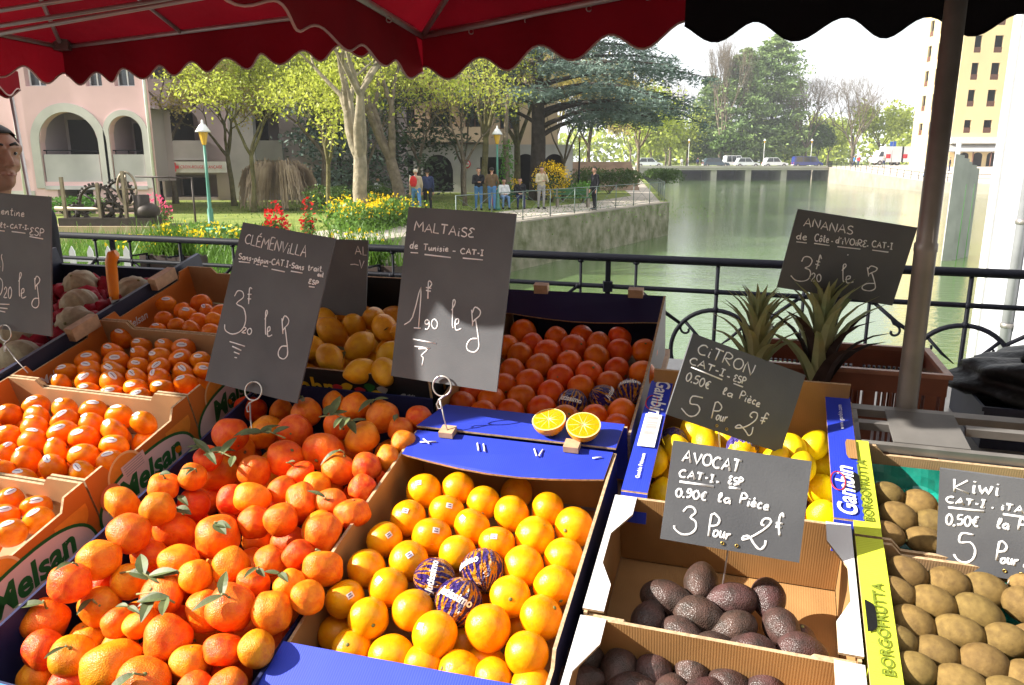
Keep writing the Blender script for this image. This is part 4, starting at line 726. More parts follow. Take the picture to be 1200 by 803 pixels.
# E: navy crate of melons at the far left
cE = Crate('melon_crate', 'long dark navy crate of pale melons at far left, two wooden tabs on its rail', 'fruit crate', -1.78, -1.205, .10, .92, -.12)
cE.floor(M['navy'])
cE.side('R', rect(.10, .92, -.12, .055), M['navy'], me='navy', t=.012)
cE.side('L', rect(.10, .92, -.12, .055), M['navy'], me='navy', t=.012)
cE.side('F', rect(-1.767, -1.218, -.12, .03), M['navy'], 'end_wall', me='navy', t=.012)
cE.side('B', rect(-1.767, -1.218, -.12, .0), M['navy'], 'end_wall', me='navy', t=.012)
for w_ in (.40, .70):
    mb = MB(); mb.box(cE.L(-1.209, w_, .034), cE.L(-1.183, w_ + .085, .068)); mb.build('tab', M['clip'], cE.t, .005)
cE2 = Crate('melon_crate', 'blue rimmed crate tucked under the clementine slate, lower left of the melons', 'fruit crate', -1.78, -1.205, -.30, .094, -.12)
cE2.floor(M['navy'])
for sd in 'LR': cE2.side(sd, rect(-.30, .094, -.12, .02), M['navy'], me='navy', t=.01)
for sd in 'FB': cE2.side(sd, rect(-1.769, -1.216, -.12, .02), M['navy'], 'end_wall', me='blue', t=.01)

# F: box of leafy lemons behind the clementines
cF = Crate('lemon_crate', 'black printed crate of big leafy lemons between the two tall slates', 'fruit crate', -.61, -.215, .372, .83, -.11)
cF.floor(M['navy'])
M['blackprint'] = mat('black_print', (.012, .012, .016), .5, .4, .3, 15)
cF.side('L', rect(.372, .83, -.11, .04), M['blackprint'], me='cardedge')
cF.side('R', rect(.372, .83, -.11, .04), M['blackprint'], me='cardedge')
cF.side('F', rect(-.604, -.221, -.11, .038), M['blackprint'], 'end_wall', mo=M['blackprint'])
cF.side('B', rect(-.604, -.221, -.11, .05), M['blackprint'], 'end_wall')
w_ = .3712
mb = MB(); mb.poly([cF.L(a, w_, h) for a, h in ((-.60, -.062), (-.36, -.062), (-.36, -.03), (-.60, -.03))]); mb.build('blue_band', M['blue'], cF.t)
o = lettering('mahna', .062, cF.L(-.50, w_ - .001, -.008), (1, 0, 0), (0, 0, 1), M['yellowink'], cF.t, .0015, .0)
for k, (a, h, mm) in enumerate(((-.415, .0, 'yellowink'), (-.385, -.008, 'redink'), (-.36, .004, 'greenprint'), (-.345, -.012, 'yellowink'), (-.33, -.0, 'greyink'), (-.44, -.006, 'redink'))):
    mb = MB(); mb.poly([cF.L(a + .012 * math.cos(t) * (1 + .3 * math.sin(3 * t)), w_ - .0012, h + .011 * math.sin(t)) for t in np.linspace(0, 6.28, 13)[:-1]]); mb.build('printed_fruit', M[mm], cF.t)
tr_ = MB()
def twig(p, a, l, d):
    q = (p[0] + l * math.cos(a), p[1] + l * math.sin(a))
    tr_.tube([cF.L(p[0], w_ - .001, p[1]), cF.L(q[0], w_ - .001, q[1])], [.0008 + .0011 * d, .0006 + .0009 * d], 5)
    if d > 0:
        for k in (-.55, .1, .6): twig(q, a + k + rnd.uniform(-.2, .2), l * .7, d - 1)
    else:
        for k in range(3): tr_.ball(cF.L(q[0] + rnd.uniform(-.003, .003), w_ - .001, q[1] + rnd.uniform(-.003, .003)), .0014, 6, 4)
twig((-.268, -.065), 1.65, .024, 3)
tr_.build('printed_tree', M['greyink'], cF.t)

# G: blue citron box on the right
cG = Crate('citron_box', 'glossy blue lemon box with wide flat side flanges and white barcode label', 'fruit box', .224, .604, .145, .495)
cG.floor(M['card'])
cG.side('L', rect(.145, .495, -.13, -.005), M['card'], mo=M['blue'])
cG.side('R', rect(.145, .495, -.13, -.005), M['card'], mo=M['blue'])
cG.side('F', rect(.23, .598, -.13, -.045), M['card'], 'end_wall', mo=M['blue'])
cG.side('B', rect(.23, .598, -.13, .035), M['card'], 'end_wall', mo=M['card'])
def flange(u0, u1): 
    f = flap(cG, [(u0, .148, .001), (u1, .148, .001), (u1, .495, .005), (u0, .495, .005)], M['blue'], 'flange')
    g = flap(cG, [(u0, .146, -.001), (u1, .146, -.001), (u1, .128, -.05), (u0, .128, -.05)], M['blue'], 'flange_front')
flange(.224, .268); flange(.556, .600)
lettering('Gambin', .040, cG.L(.578, .215, .0042), (0, 1, 0), (-1, 0, 0), M['whiteink'], cG.t, .0008, .22)
lettering('Gambin', .040, cG.L(.248, .435, .0062), (0, -1, 0), (1, 0, 0), M['whiteink'], cG.t, .0008, .22)
for (uu, ww) in ((.566, .235), (.236, .415)):
    rg = MB(); rg.tube([cG.L(uu + .011 * math.sin(t), ww + .024 * math.cos(t), .0055) for t in np.linspace(0, 6.28, 26)], .0011, 4); rg.build('logo_ring', M['redink'], cG.t)
lettering('www.gambin.com', .011, cG.L(.580, .425, .0062), (0, 1, 0), (-1, 0, 0), M['whiteink'], cG.t, 0, 0, 'small_print')
lettering('Gambin Primeurs', .010, cG.L(.246, .215, .0042), (0, 1, 0), (-1, 0, 0), M['whiteink'], cG.t, .0002, 0, 'small_print')
mb = MB(); mb.poly([cG.L(a, b, .0065) for a, b in ((.231, .268), (.262, .268), (.262, .372), (.231, .372))]); lb = mb.build('barcode_label', M['paper'], cG.t)
mb = MB(); x = .305
while x < .362:
    d = rnd.choice((.001, .0016, .0024)); mb.poly([cG.L(a, b, .0071) for a, b in ((.236, x), (.257, x), (.257, x + d), (.236, x + d))]); x += d + rnd.choice((.0012, .002))
mb.build('barcode', M['greyink'], lb)
mb = MB(); mb.poly([cG.L(a, b, .0058) for a, b in ((.586, .30), (.600, .30), (.600, .355), (.586, .355), (.583, .345), (.583, .31))]); mb.build('hand_hole', M['card'], cG.t)

# H: two avocado boxes
def avo_box(label, w0, w1, deep):
    c = Crate('avocado_box', label, 'fruit box', .218, .578, w0, w1, -.145)
    c.floor(M['card'])
    c.side('L', rect(w0, w1, -.14, -.006), M['card'], mo=M['card'])
    c.side('R', rect(w0, w1, -.14, -.006), M['card'], mo=M['card'])
    u0, u1 = .224, .572
    c.side('F', [(u0, -.14), (u1, -.14), (u1, -.012), (u1 - .05, -.012), (u1 - .075, -.043), (u0 + .075, -.043), (u0 + .05, -.012), (u0, -.012)], M['card'], 'end_wall', mo=M['card'])
    c.side('B', [(u0, -.14), (u1, -.14), (u1, -.004), (u0, -.004)], M['card'], 'end_wall', mo=M['card'])
    for sg, ua in ((1, .216), (-1, .580)):
        p = [(ua, w0 + .004), (ua + sg * .030, w0 + .004), (ua + sg * .030, w0 + .055), (ua + sg * .010, w0 + .095), (ua + sg * .010, w1 - .095), (ua + sg * .036, w1 - .045), (ua + sg * .036, w1 - .003), (ua, w1 - .003)]
        flap(c, [(a, b, -.002 if sg > 0 else 0.0) for a, b in p], M['white'], 'white_flange')
        mb = MB(); mb.poly([c.L(ua + sg * .002, b, h) for b, h in ((w0 + .10, -.006), (w1 - .10, -.006), (w1 - .10, -.03), (w0 + .10, -.03))]); mb.build('hand_hole', M['card2'], c.t)
    return c
avo_box('brown cardboard avocado box with white corner flanges, the upper one under the avocat slate', -.115, .140, 1)
avo_box('brown cardboard avocado box with white corner flanges, the lower one at bottom edge', -.385, -.121, 1)

# I: two lime green kiwi boxes
def kiwi_box(label, w0, w1):
    c = Crate('kiwi_box', label, 'fruit box', .586, 1.02, w0, w1, -.11)
    c.floor(M['card2'])
    c.side('L', rect(w0, w1, -.10, -.004), M['limeprint'], mo=M['limeprint'])
    c.side('R', rect(w0, w1, -.10, -.004), M['limeprint'], mo=M['limeprint'])
    fp = [(.592, -.10), (1.014, -.10), (1.014, -.004), (.97, -.004), (.955, -.022), (.65, -.022), (.635, -.004), (.592, -.004)]
    c.side('F', fp, M['card2'], 'end_wall', mo=M['card2'])
    c.side('B', fp, M['card2'], 'end_wall', mo=M['card2'])
    f = flap(c, [(.584, w0, .0), (.622, w0, .0), (.622, w1 - .001, .0015), (.584, w1 - .001, .0015)], M['limeprint'], 'flange')
    f = flap(c, [(1.022, w0, .0), (.985, w0, .0), (.985, w1 - .001, .0015), (1.022, w1 - .001, .0015)], M['limeprint'], 'flange')
    wm = (w0 + w1) / 2
    lettering('BORGOFRUTTA', .020, c.L(.606, wm - .015, .0032), (0, 1, 0), (-1, 0, 0), M['olive_ink'], c.t, .0004, 0, maxw=.155)
    mb = MB(); mb.poly([c.L(.587 + .008 * (1 - abs(math.cos(t)) ** 6) * 1.6, wm + .028 * math.cos(t) * 1.0, .0035) for t in np.linspace(0, math.pi, 14)]); mb.build('hand_hole', M['black'], c.t)
    tr = MB(); n1, n2 = 36, 24; g = {}
    for i in range(n1 + 1):
        for j in range(n2 + 1):
            u_ = .594 + .42 * i / n1; w_ = w0 + .008 + (w1 - w0 - .016) * j / n2
            e = min(min(i, n1 - i) / 2, min(j, n2 - j) / 2, 1)
            h = -.040 - .028 * e + .010 * math.sin(u_ * 95) * math.sin(w_ * 105) * e
            g[i, j] = c.L(u_, w_, h)
    for i in range(n1):
        for j in range(n2): tr.poly([g[i, j], g[i + 1, j], g[i + 1, j + 1], g[i, j + 1]], 0, True)
    tr.build('moulded_tray', M['teal'], c.t)
    return c
kiwi_box('lime green kiwi box half hidden behind the kiwi slate, teal moulded tray showing', .118, .362)
kiwi_box('lime green kiwi box full of rows of kiwis, at bottom right corner', -.20, .112)

# ------------------------------------------------------------------ fruit
def dimple(k=.10, wid=.35, obl=.95, lump=.012, seed=0):
    r_ = random.Random(seed); ph = [r_.uniform(0, 6) for _ in range(6)]; lump *= 1.7
    def f(p):
        a = math.acos(max(-1, min(1, p.z)))
        s = 1 - k * math.exp(-(a / wid) ** 2) - .4 * k * math.exp(-((math.pi - a) / .3) ** 2)
        s *= 1 + lump * (math.sin(3 * p.x + ph[0]) + math.sin(4 * p.y + ph[1]) + math.sin(5 * p.z + 3 * p.x + ph[2]))
        return Vector((p.x * s, p.y * s, p.z * s * obl))
    return f
def fruit_meshes(name, m, obl, lump, k, nv=4, calyx=True):
    out = []
    for s_ in range(nv):
        b = MB(); w = dimple(k, .35, obl * (1 + .04 * (s_ - 1.5)), lump, s_ + 5)
        b.ball((0, 0, 0), 1, 28, 18, 0, w)
        if calyx:
            z = obl * (1 - k) * (1 + .04 * (s_ - 1.5))
            b.lathe([(.0, z - .02), (.10, z - .005), (.075, z + .02), (.03, z + .035), (.0, z + .037)], 7, 1, cap=False)
        out.append(b.data(name, [m, M['calyx']]))
    return out
def neckfruit(p):
    s = 1 + .10 * math.exp(-((p.z - 1) / .35) ** 2); return Vector((p.x, p.y, p.z * s))
ME = {'orange': fruit_meshes('orange', M['orange'], .98, .006, .03),
      'orange_shaded': fruit_meshes('orange', M['orange_shaded'], .98, .008, .03),
      'clem': fruit_meshes('clementine', M['clem'], .90, .022, .10, 6),
      'mand': fruit_meshes('mandarin', M['mandarin'], .82, .012, .09)}
def lemon_meshes(m):
    out = []
    for s_ in range(4):
        b = MB()
        prof = []
        nip = (.18, .26, .14, .22)[s_]
        for i in range(21):
            t = math.pi * i / 20; z = math.cos(t); r = math.sin(t) * (1 + .10 * z * (s_ % 2))
            z2 = z * 1.22 + (nip if z > .0 else -.08) * abs(z) ** 9
            prof.append((max(r * (1 - .10 * abs(z) ** 8), .002), -z2))
        b.lathe(prof, 24, cap=False); out.append(b.data('lemon', [m]))
    return out
ME['lemon'] = lemon_meshes(M['lemon']); ME['citron'] = lemon_meshes(M['citronp'])
def kiwi_meshes():
    out = []
    for s_ in range(3):
        b = MB(); b.ball((0, 0, 0), (1.24 + .06 * s_, 1.0, .94), 24, 16, 0, dimple(.0, .3, 1, .004, s_ + 40), Matrix.Identity(3))
        b.ball((1.27 + .08 * s_, 0, 0), (.06, .10, .10), 8, 6, 1); out.append(b.data('kiwi', [M['kiwi'], M['stem']]))
    return out
ME['kiwi'] = kiwi_meshes()
def avo_meshes():
    out = []
    for s_ in range(4):
        b = MB(); prof = []
        for i in range(25):
            t = math.pi * i / 24; z = -math.cos(t)
            r = math.sin(t) * (1 - .20 * (z + .1) * (1 if z > -.1 else 0) * (1 + .3 * (s_ % 2)))
            prof.append((max(r * .98, .002), z * (1.30 + .10 * (s_ % 3))))
        b.lathe(prof, 28, cap=False); zt = prof[-1][1]
        b.ball((0, 0, zt), (.10, .10, .06), 8, 6, 1); out.append(b.data('avocado', [M['avo'], M['stem']]))
    return out
ME['avo'] = avo_meshes()

def rand_rot(): return Quaternion((rnd.gauss(0, 1), rnd.gauss(0, 1), rnd.gauss(0, 1), rnd.gauss(0, 1))).normalized()
def up_rot(spread=.8):
    d = (SN + Vector((rnd.gauss(0, spread), rnd.gauss(0, spread), rnd.gauss(0, spread * .5)))).normalized()
    return d.to_track_quat('Z', 'Y') @ Quaternion((0, 0, 1), rnd.uniform(0, 6.28))
def fruit(kind, name, u, w, h, r, label, cat, group, rot, sc=(1, 1, 1)):
    o = bpy.data.objects.new(name, rnd.choice(ME[kind])); COL.objects.link(o)
    o.matrix_world = Matrix.LocRotScale(S(u, w, h), rot, Vector(sc) * r)
    return tag(o, label, cat, group)
def rows(key):
    a = FRUIT[key]; return [(a[i] / 1000, a[i + 1] / 1000, a[i + 2] / 1000, a[i + 3] / 1000) for i in range(0, len(a), 4)]

# sticker: a little curved oval lying on a unit fruit, facing +X
def sticker_mesh(rx, ry, obl, square=False, lift=1.015):
    b = MB(); n = 16; rings = 3
    vs = [Vector((lift, 0, 0))]
    for k in range(1, rings + 1):
        for i in range(n):
            a = 2 * math.pi * i / n; e = 1
            if square: e = 1 / max(abs(math.cos(a)), abs(math.sin(a)))
            y, z = rx * k / rings * math.cos(a) * e, ry * k / rings * math.sin(a) * e
            vs.append(Vector((math.sqrt(max(0, 1 - y * y - z * z)), y, z * obl)) * lift)
    fs = [(0, 1 + i, 1 + (i + 1) % n) for i in range(n)]
    for k in range(rings - 1):
        for i in range(n):
            p = 1 + k * n + i; q = 1 + k * n + (i + 1) % n; fs.append((p, p + n, q + n, q))
    b.mesh(vs, fs, 0, True)
    for zz, ww in ((.0, .6),) if not square else ((.06, .5), (-.05, .6)):
        pts = []
        for s_ in (-1, -.5, 0, .5, 1):
            y = rx * ww * s_; pts.append(Vector((math.sqrt(1 - y * y - zz * zz), y, zz)) * (lift + .006))
        for i in range(4):
            b.poly([pts[i] + Vector((0, 0, -.03)), pts[i + 1] + Vector((0, 0, -.03)), pts[i + 1] + Vector((0, 0, .03)), pts[i] + Vector((0, 0, .03))], 1)
    return b.data('sticker', [M['stickerm'], M['stickerink']])
ST_OVAL = sticker_mesh(.42, .27, .82); ST_SQ = sticker_mesh(.17, .14, .98, True)
def add_sticker(o, me):
    s_ = bpy.data.objects.new('sticker', me); COL.objects.link(s_); s_.parent = o; return s_
def face_rot(d, spin=None):
    q = Vector(d).normalized().to_track_quat('X', 'Z')
    return q @ Quaternion((1, 0, 0), rnd.uniform(-.5, .5) if spin is None else spin)

LBL = 'bright orange lying in the sunlit blue box'
for i, (u, w, h, r) in enumerate(rows('oranges_front')):
    if w < -.195: w, h = -.203, -.072
    if i in (0, 6, 7, 8, 9, 12, 13, 18, 19, 22, 25):
        d = SN * .8 - SW * .35 + SU * rnd.uniform(-.6, .7)
        o = fruit('orange', 'orange', u, w, h, r, LBL, 'orange', 'oranges in the sunlit blue box', face_rot(d)); add_sticker(o, ST_SQ)
    else:
        fruit('orange', 'orange', u, w, h, r, LBL, 'orange', 'oranges in the sunlit blue box', rand_rot())
for (u, w, h, r) in rows('oranges_low'):
    fruit('orange', 'orange', u, w, h, r, LBL, 'orange', 'oranges in the sunlit blue box', rand_rot())
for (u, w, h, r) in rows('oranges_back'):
    fruit('orange_shaded', 'orange', u, w, h, r, 'orange lying in the shaded hooded box', 'orange', 'oranges in the shaded hooded box', rand_rot())

# oranges twisted in printed paper
def wrapper_material():
    m = bpy.data.materials.new('printed_tissue'); m.use_nodes = True
    N = m.node_tree.nodes; L = m.node_tree.links; b = N['Principled BSDF']; b.inputs['Roughness'].default_value = .3
    tc = N.new('ShaderNodeTexCoord'); sp = N.new('ShaderNodeSeparateXYZ'); at = N.new('ShaderNodeMath'); at.operation = 'ARCTAN2'
    L.new(tc.outputs['Object'], sp.inputs[0]); L.new(sp.outputs['X'], at.inputs[0]); L.new(sp.outputs['Y'], at.inputs[1])
    cb = N.new('ShaderNodeCombineXYZ'); L.new(at.outputs[0], cb.inputs[0])
    mz = N.new('ShaderNodeMath'); mz.operation = 'MULTIPLY'; mz.inputs[1].default_value = .22; L.new(sp.outputs['Z'], mz.inputs[0]); L.new(mz.outputs[0], cb.inputs[1])
    nz = N.new('ShaderNodeTexNoise'); nz.inputs['Scale'].default_value = 5.5; nz.inputs['Detail'].default_value = 1.5; L.new(cb.outputs[0], nz.inputs['Vector'])
    rp = N.new('ShaderNodeValToRGB'); e = rp.color_ramp; e.interpolation = 'CONSTANT'
    e.elements[0].position = 0; e.elements[0].color = (.05, .02, .22, 1); e.elements[1].position = .52; e.elements[1].color = (.85, .33, .01, 1)
    L.new(nz.outputs['Fac'], rp.inputs['Fac']); L.new(rp.outputs['Color'], b.inputs['Base Color'])
    n2 = N.new('ShaderNodeTexNoise'); n2.inputs['Scale'].default_value = 5; n2.inputs['Detail'].default_value = 4; L.new(tc.outputs['Object'], n2.inputs['Vector'])
    bp = N.new('ShaderNodeBump'); bp.inputs['Strength'].default_value = .9; bp.inputs['Distance'].default_value = .05; L.new(n2.outputs['Fac'], bp.inputs['Height']); L.new(bp.outputs['Normal'], b.inputs['Normal'])
    return m
M['tissue'] = wrapper_material()
M['purpletissue'] = mat('purple_tissue', (.06, .035, .40), .35, .5, .4, 3, .9, 5, bdist=.05, col2=(.25, .2, .6))
def wrap_mesh(seed, m):
    r_ = random.Random(seed); b = MB()
    ph = [r_.uniform(0, 6) for _ in range(4)]
    def w(p):
        a = math.atan2(p.y, p.x); s = 1.035 + .015 * math.sin(9 * a + ph[0]) * (1 - abs(p.z)) + .012 * math.sin(17 * a + ph[1] + 4 * p.z)
        return p * s
    b.ball((0, 0, 0), 1, 48, 22, 0, w); return b.data('wrapper', [m])
def wrapped(key, base, label, cat, group, m, txt, dirs, bandz=.12):
    for i, (u, w, h, r) in enumerate(rows(key)):
        d = dirs[i % len(dirs)]
        q = face_rot(d[0], d[1])
        o = fruit(base, 'wrapped_' + cat, u, w, h, r, label[i % len(label)], cat, group, q)
        wr = bpy.data.objects.new('paper_wrapper', wrap_mesh(i + 3, m)); COL.objects.link(wr); wr.parent = o
        if txt:
            vs, fs = text_faces(txt, .46, .016, .15); b = MB(); vv = []
            for v in vs:
                a, e = v.x * .92, v.y * 1.0 + .14
                vv.append(Vector((math.cos(a) * math.cos(e), math.sin(a) * math.cos(e), math.sin(e))) * 1.09)
            b.mesh(vv, fs); t = b.build('printed_name', M['whiteink'], wr)
wrapped('wrapped_front', 'orange', ['orange twisted in purple printed tissue, the left one of the sunlit three', 'orange twisted in purple printed tissue, the upper right of the sunlit three', 'orange twisted in purple printed tissue, the lower middle of the sunlit three'], 'orange', 'oranges in printed tissue', M['tissue'], 'Jutissimo',
        [(SN * .8 - SW * .5 + SU * .35, 1.3), (SN * .7 - SW * .6 - SU * .75, .9), (SN * .75 - SW * .55 + SU * .1, -.35)])
wrapped('wrapped_back', 'orange_shaded', ['orange in dark printed tissue in the shaded box, leftmost of three', 'orange in dark printed tissue in the shaded box, middle of three', 'orange in dark printed tissue in the shaded box, right against its wall'], 'orange', 'oranges in printed tissue', M['tissue'], 'Jutissimo',
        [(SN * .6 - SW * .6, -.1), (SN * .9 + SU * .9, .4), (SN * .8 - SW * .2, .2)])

# leafy clementines
def leaf_faces(b, base, d, up, L_, W_, m=0, curl=.3):
    d = d.normalized(); sd = d.cross(up).normalized(); n = sd.cross(d)
    rows_ = []
    for i in range(7):
        t = i / 6; w = W_ * math.sin(math.pi * min(1, t * .93 + .05)) ** .8 * (1 - .25 * t)
        c = base + d * (L_ * t) - n * (curl * L_ * t * t) 
        rows_.append((c - sd * w + n * w * .35, c, c + sd * w + n * w * .35))
    for i in range(6):
        for k in range(2): b.poly([rows_[i][k], rows_[i][k + 1], rows_[i + 1][k + 1], rows_[i + 1][k]], m, True)
def add_leaves(o, r, n=2):
    iq = o.matrix_world.to_3x3().normalized().transposed()
    top = Vector((0, 0, .88)); st = MB()
    dd = (iq @ (SN * .9 + SU * rnd.uniform(-.6, .6) - SW * rnd.uniform(0, .7))).normalized()
    end = top + dd * .5
    st.tube([top * .9, top + dd * .22 + Vector((.05, 0, .05)), end], .05, 5); st.build('stem', M['stem'], o)
    for k in range(n):
        lf = MB(); d = (iq @ (SU * rnd.uniform(-1, 1) + SW * rnd.uniform(-1, .4) + SN * rnd.uniform(0, .5)))
        leaf_faces(lf, end * rnd.uniform(.85, 1), d, iq @ SN, rnd.uniform(.75, 1.25), rnd.uniform(.17, .28), curl=rnd.uniform(.1, .5)); lf.build('leaf', M['leaf'], o)
CL = rows('clementines_leafy')
LB1 = 'clementine in the big heaped crate'
for i, (u, w, h, r) in enumerate(CL):
    lf = i in (2, 9, 13, 11, 6, 20, 26, 28, 25, 33, 36, 38, 41, 45, 47, 50, 52, 55, 58, 61, 63, 66, 70, 16)
    o = fruit('clem', 'clementine', u, w, h, r, LB1, 'clementine', 'clementines in the heaped crate', up_rot(.55) if lf else rand_rot())
    if lf: add_leaves(o, r, rnd.choice((1, 2, 2)))
# the under-layer that shows through the gaps of the heap
for a in range(6):
    for c in range(10):
        u, w = -.58 + a * .068 + (c % 2) * .03, -.35 + c * .068
        if u > -.23: continue
        fruit('clem', 'clementine', u + rnd.uniform(-.006, .006), w, -.085 + rnd.uniform(-.006, .006), .031, LB1, 'clementine', 'clementines in the heaped crate', rand_rot())
# loose sprigs of leaves on the heap
for k, (u, w, h) in enumerate(((-.475, -.21, .005), (-.41, -.245, .01), (-.44, .12, .045), (-.50, .05, .04), (-.335, .19, .05))):
    sp_ = sthing('leaf_sprig', ['thick green leaf sprig low on the clementine heap', 'pale leaf sprig at the front of the clementine heap', 'dark broad leaf sprig in the middle of the clementine heap', 'curled leaf sprig by the left wall of the navy crate', 'shaded leaf sprig below the clémenvilla slate'][k], 'leaves', u, w, h)
    b = MB(); b.tube([(-.035, 0, -.002), (0, .005, .006), (.04, -.004, .002)], .0016, 5); b.build('twig', M['stem'], sp_)
    for q in range(5):
        b = MB(); a = rnd.uniform(0, 6.28); leaf_faces(b, Vector((rnd.uniform(-.03, .035), 0, .005)), Vector((math.cos(a), math.sin(a), rnd.uniform(-.1, .4))), Vector((0, 0, 1)), rnd.uniform(.03, .05), rnd.uniform(.007, .012), curl=rnd.uniform(0, .4)); b.build('leaf', M['leaf'], sp_)

# stickered mandarins in the four stepped boxes
for key, lab, grp, lean in (('clem_first', 'mandarin in the printed box nearest the bottom left corner', 'mandarins of the lowest printed box', .2),
                      ('clem_second', 'mandarin with pale oval sticker in the sunlit printed box', 'mandarins of the sunlit printed box', .15),
                      ('clem_third', 'mandarin with white oval sticker in the printed box left of the clémenvilla slate', 'mandarins of the third printed box', .7),
                      ('clem_fourth', 'deep red mandarin in the topmost shaded printed box', 'mandarins of the topmost printed box', .5)):
    for i, (u, w, h, r) in enumerate(rows(key)):
        d = SN + (SU * .5 - SW * .8) * lean + Vector((rnd.gauss(0, .22), rnd.gauss(0, .22), 0))
        o = fruit('mand', 'mandarin', u, w, h, r, lab, 'mandarin', grp, face_rot(d, rnd.gauss(0, .4)))
        if key != 'clem_fourth' or i % 4 == 0:
            add_sticker(o, ST_OVAL)
    if key in ('clem_second', 'clem_third'):
        w0 = -.03 if key == 'clem_second' else .26
        for a in range(7):
            for c in range(4):
                fruit('mand', 'mandarin', -1.14 + a * .066 + (c % 2) * .02, w0 + c * .06, -.04, .029, lab, 'mandarin', grp, rand_rot())

for i, (u, w, h, r) in enumerate(rows('lemons_back')):
    o = fruit('lemon', 'lemon', u, w, h, r, 'large leafy lemon in the black printed crate', 'lemon', 'lemons in the black printed crate', rand_rot(), (.92, .92, 1.0))
    if i in (1, 3, 5, 6): add_leaves(o, r, 2)
for a in range(5):
    for c in range(5):
        fruit('lemon', 'lemon', -.56 + a * .075, .43 + c * .075, -.03, .036, 'large leafy lemon in the black printed crate', 'lemon', 'lemons in the black printed crate', rand_rot())
for i, (u, w, h, r) in enumerate(rows('lemons_front')):
    o = fruit('citron', 'lemon', u, w, h, r * .93, 'bright yellow lemon in the glossy blue box', 'lemon', 'lemons in the blue box', face_rot(SN * .8 - SW * .5))
for a in range(5):
    for c in range(4):
        fruit('citron', 'lemon', .28 + a * .068, .18 + c * .075, -.095, .028, 'bright yellow lemon in the glossy blue box', 'lemon', 'lemons in the blue box', rand_rot())
wrapped('lemons_wrapped', 'citron', ['lemon in crumpled purple tissue, below the citron slate', 'lemon in crumpled purple tissue at the box wall, left of the avocat slate'], 'lemon', 'lemons in purple tissue', M['purpletissue'], '', [(SN, 0)])

def flat_rot(deg, roll=0, pitch=0):
    """local X along the display at an angle, Z off the display"""
    return (FR @ (Matrix.Rotation(R(deg), 3, 'Z') @ Matrix.Rotation(R(pitch), 3, 'Y') @ Matrix.Rotation(R(roll), 3, 'X'))).to_quaternion()
for key, lab, grp in (('kiwis_back', 'kiwi in the rear lime box', 'kiwis in the rear lime box'), ('kiwis_front', 'kiwi in the front lime box', 'kiwis in the front lime box')):
    KR = rows(key)
    for (u, w, h, r) in list(KR):
        q = (u + .185, w + .004, h, r)
        if q[0] < .985 and all((q[0] - a[0]) ** 2 + (q[1] - a[1]) ** 2 > .0021 for a in KR): KR.append(q)
    for (u, w, h, r) in KR:
        fruit('kiwi', 'kiwi', u, w, h - .006, r * rnd.uniform(.80, .88), lab, 'kiwi', grp, flat_rot(-14 + rnd.gauss(0, 7), rnd.uniform(0, 360), rnd.gauss(0, 6)))
AV1 = [90, -15, 185, -80, -8, -60, 215, -30, 190, 80, 0, 20]; AV2 = [85, 90, 95, 5, 60, 20, 70, 0, 90, 45]
toZ = Matrix.Rotation(R(90), 3, 'Y')
for key, ang, lab, grp in (('avocados_upper', AV1, 'dark avocado in the upper brown box', 'avocados in the upper brown box'), ('avocados_lower', AV2, 'dark avocado in the lower brown box', 'avocados in the lower brown box')):
    for (u, w, h, r), a in zip(rows(key), ang):
        rot = (FR @ Matrix.Rotation(R(a), 3, 'Z') @ Matrix.Rotation(R(rnd.gauss(0, 10)), 3, 'Y') @ toZ @ Matrix.Rotation(rnd.uniform(0, 6), 3, 'Z')).to_quaternion()
        fruit('avo', 'avocado', u, w, h, r * 1.02, lab, 'avocado', grp, rot)
for a in range(4):
    fruit('avo', 'avocado', .29 + a * .075, -.06 + (a % 2) * .05, -.115, .028, 'dark avocado in the upper brown box', 'avocado', 'avocados in the upper brown box', flat_rot(30 * a))

# melons with red tissue
def melon_mesh():
    b = MB(); b.ball((0, 0, 0), 1, 40, 16, 0, lambda p: p * (1 + .06 * math.cos(10 * math.atan2(p.y, p.x)) * (1 - p.z * p.z))); b.ball((0, 0, .98), .09, 8, 6, 1)
    return b.data('melon', [M['melon'], M['stem']])
ME['melon'] = [melon_mesh()]
for k, (u, w) in enumerate(((-1.30, .33), (-1.31, .52), (-1.42, .42), (-1.40, .62), (-1.54, .52), (-1.30, .72), (-1.52, .34), (-1.42, .24), (-1.62, .66), (-1.50, .74))):
    fruit('melon', 'melon', u + rnd.uniform(-.01, .01), w, .010, .050, 'pale ribbed melon nested in red tissue in the navy crate', 'melon', 'melons in the navy crate', up_rot(.5))
    ts = MB()
    pa = rnd.uniform(0, 6)
    ts.tube([(.058 * math.cos(a) * (1 + .12 * math.sin(5 * a + pa)), .058 * math.sin(a) * (1 + .12 * math.sin(4 * a)), -.008 + .022 * math.sin(7 * a + pa) * math.sin(3 * a)) for a in np.linspace(0, 6.2832, 60)], [.014 + .008 * rnd.random() for _ in range(60)], 7)
    o = ts.build('tissue_nest', M['redtissue']); o.matrix_world = Matrix.Translation(S(u, w, .005)) @ FR.to_4x4()
    tag(o, 'crumpled red tissue around a melon in the navy crate', 'tissue paper', 'red tissue in the melon crate')
for k, (u, w) in enumerate(((-1.26, .0), (-1.33, -.10), (-1.42, -.02), (-1.30, -.2))):
    fruit('melon', 'melon', u, w, -.01, .055, 'pale melon in the small blue rimmed crate below the left slate', 'melon', 'melons in the small crate', up_rot(.5))

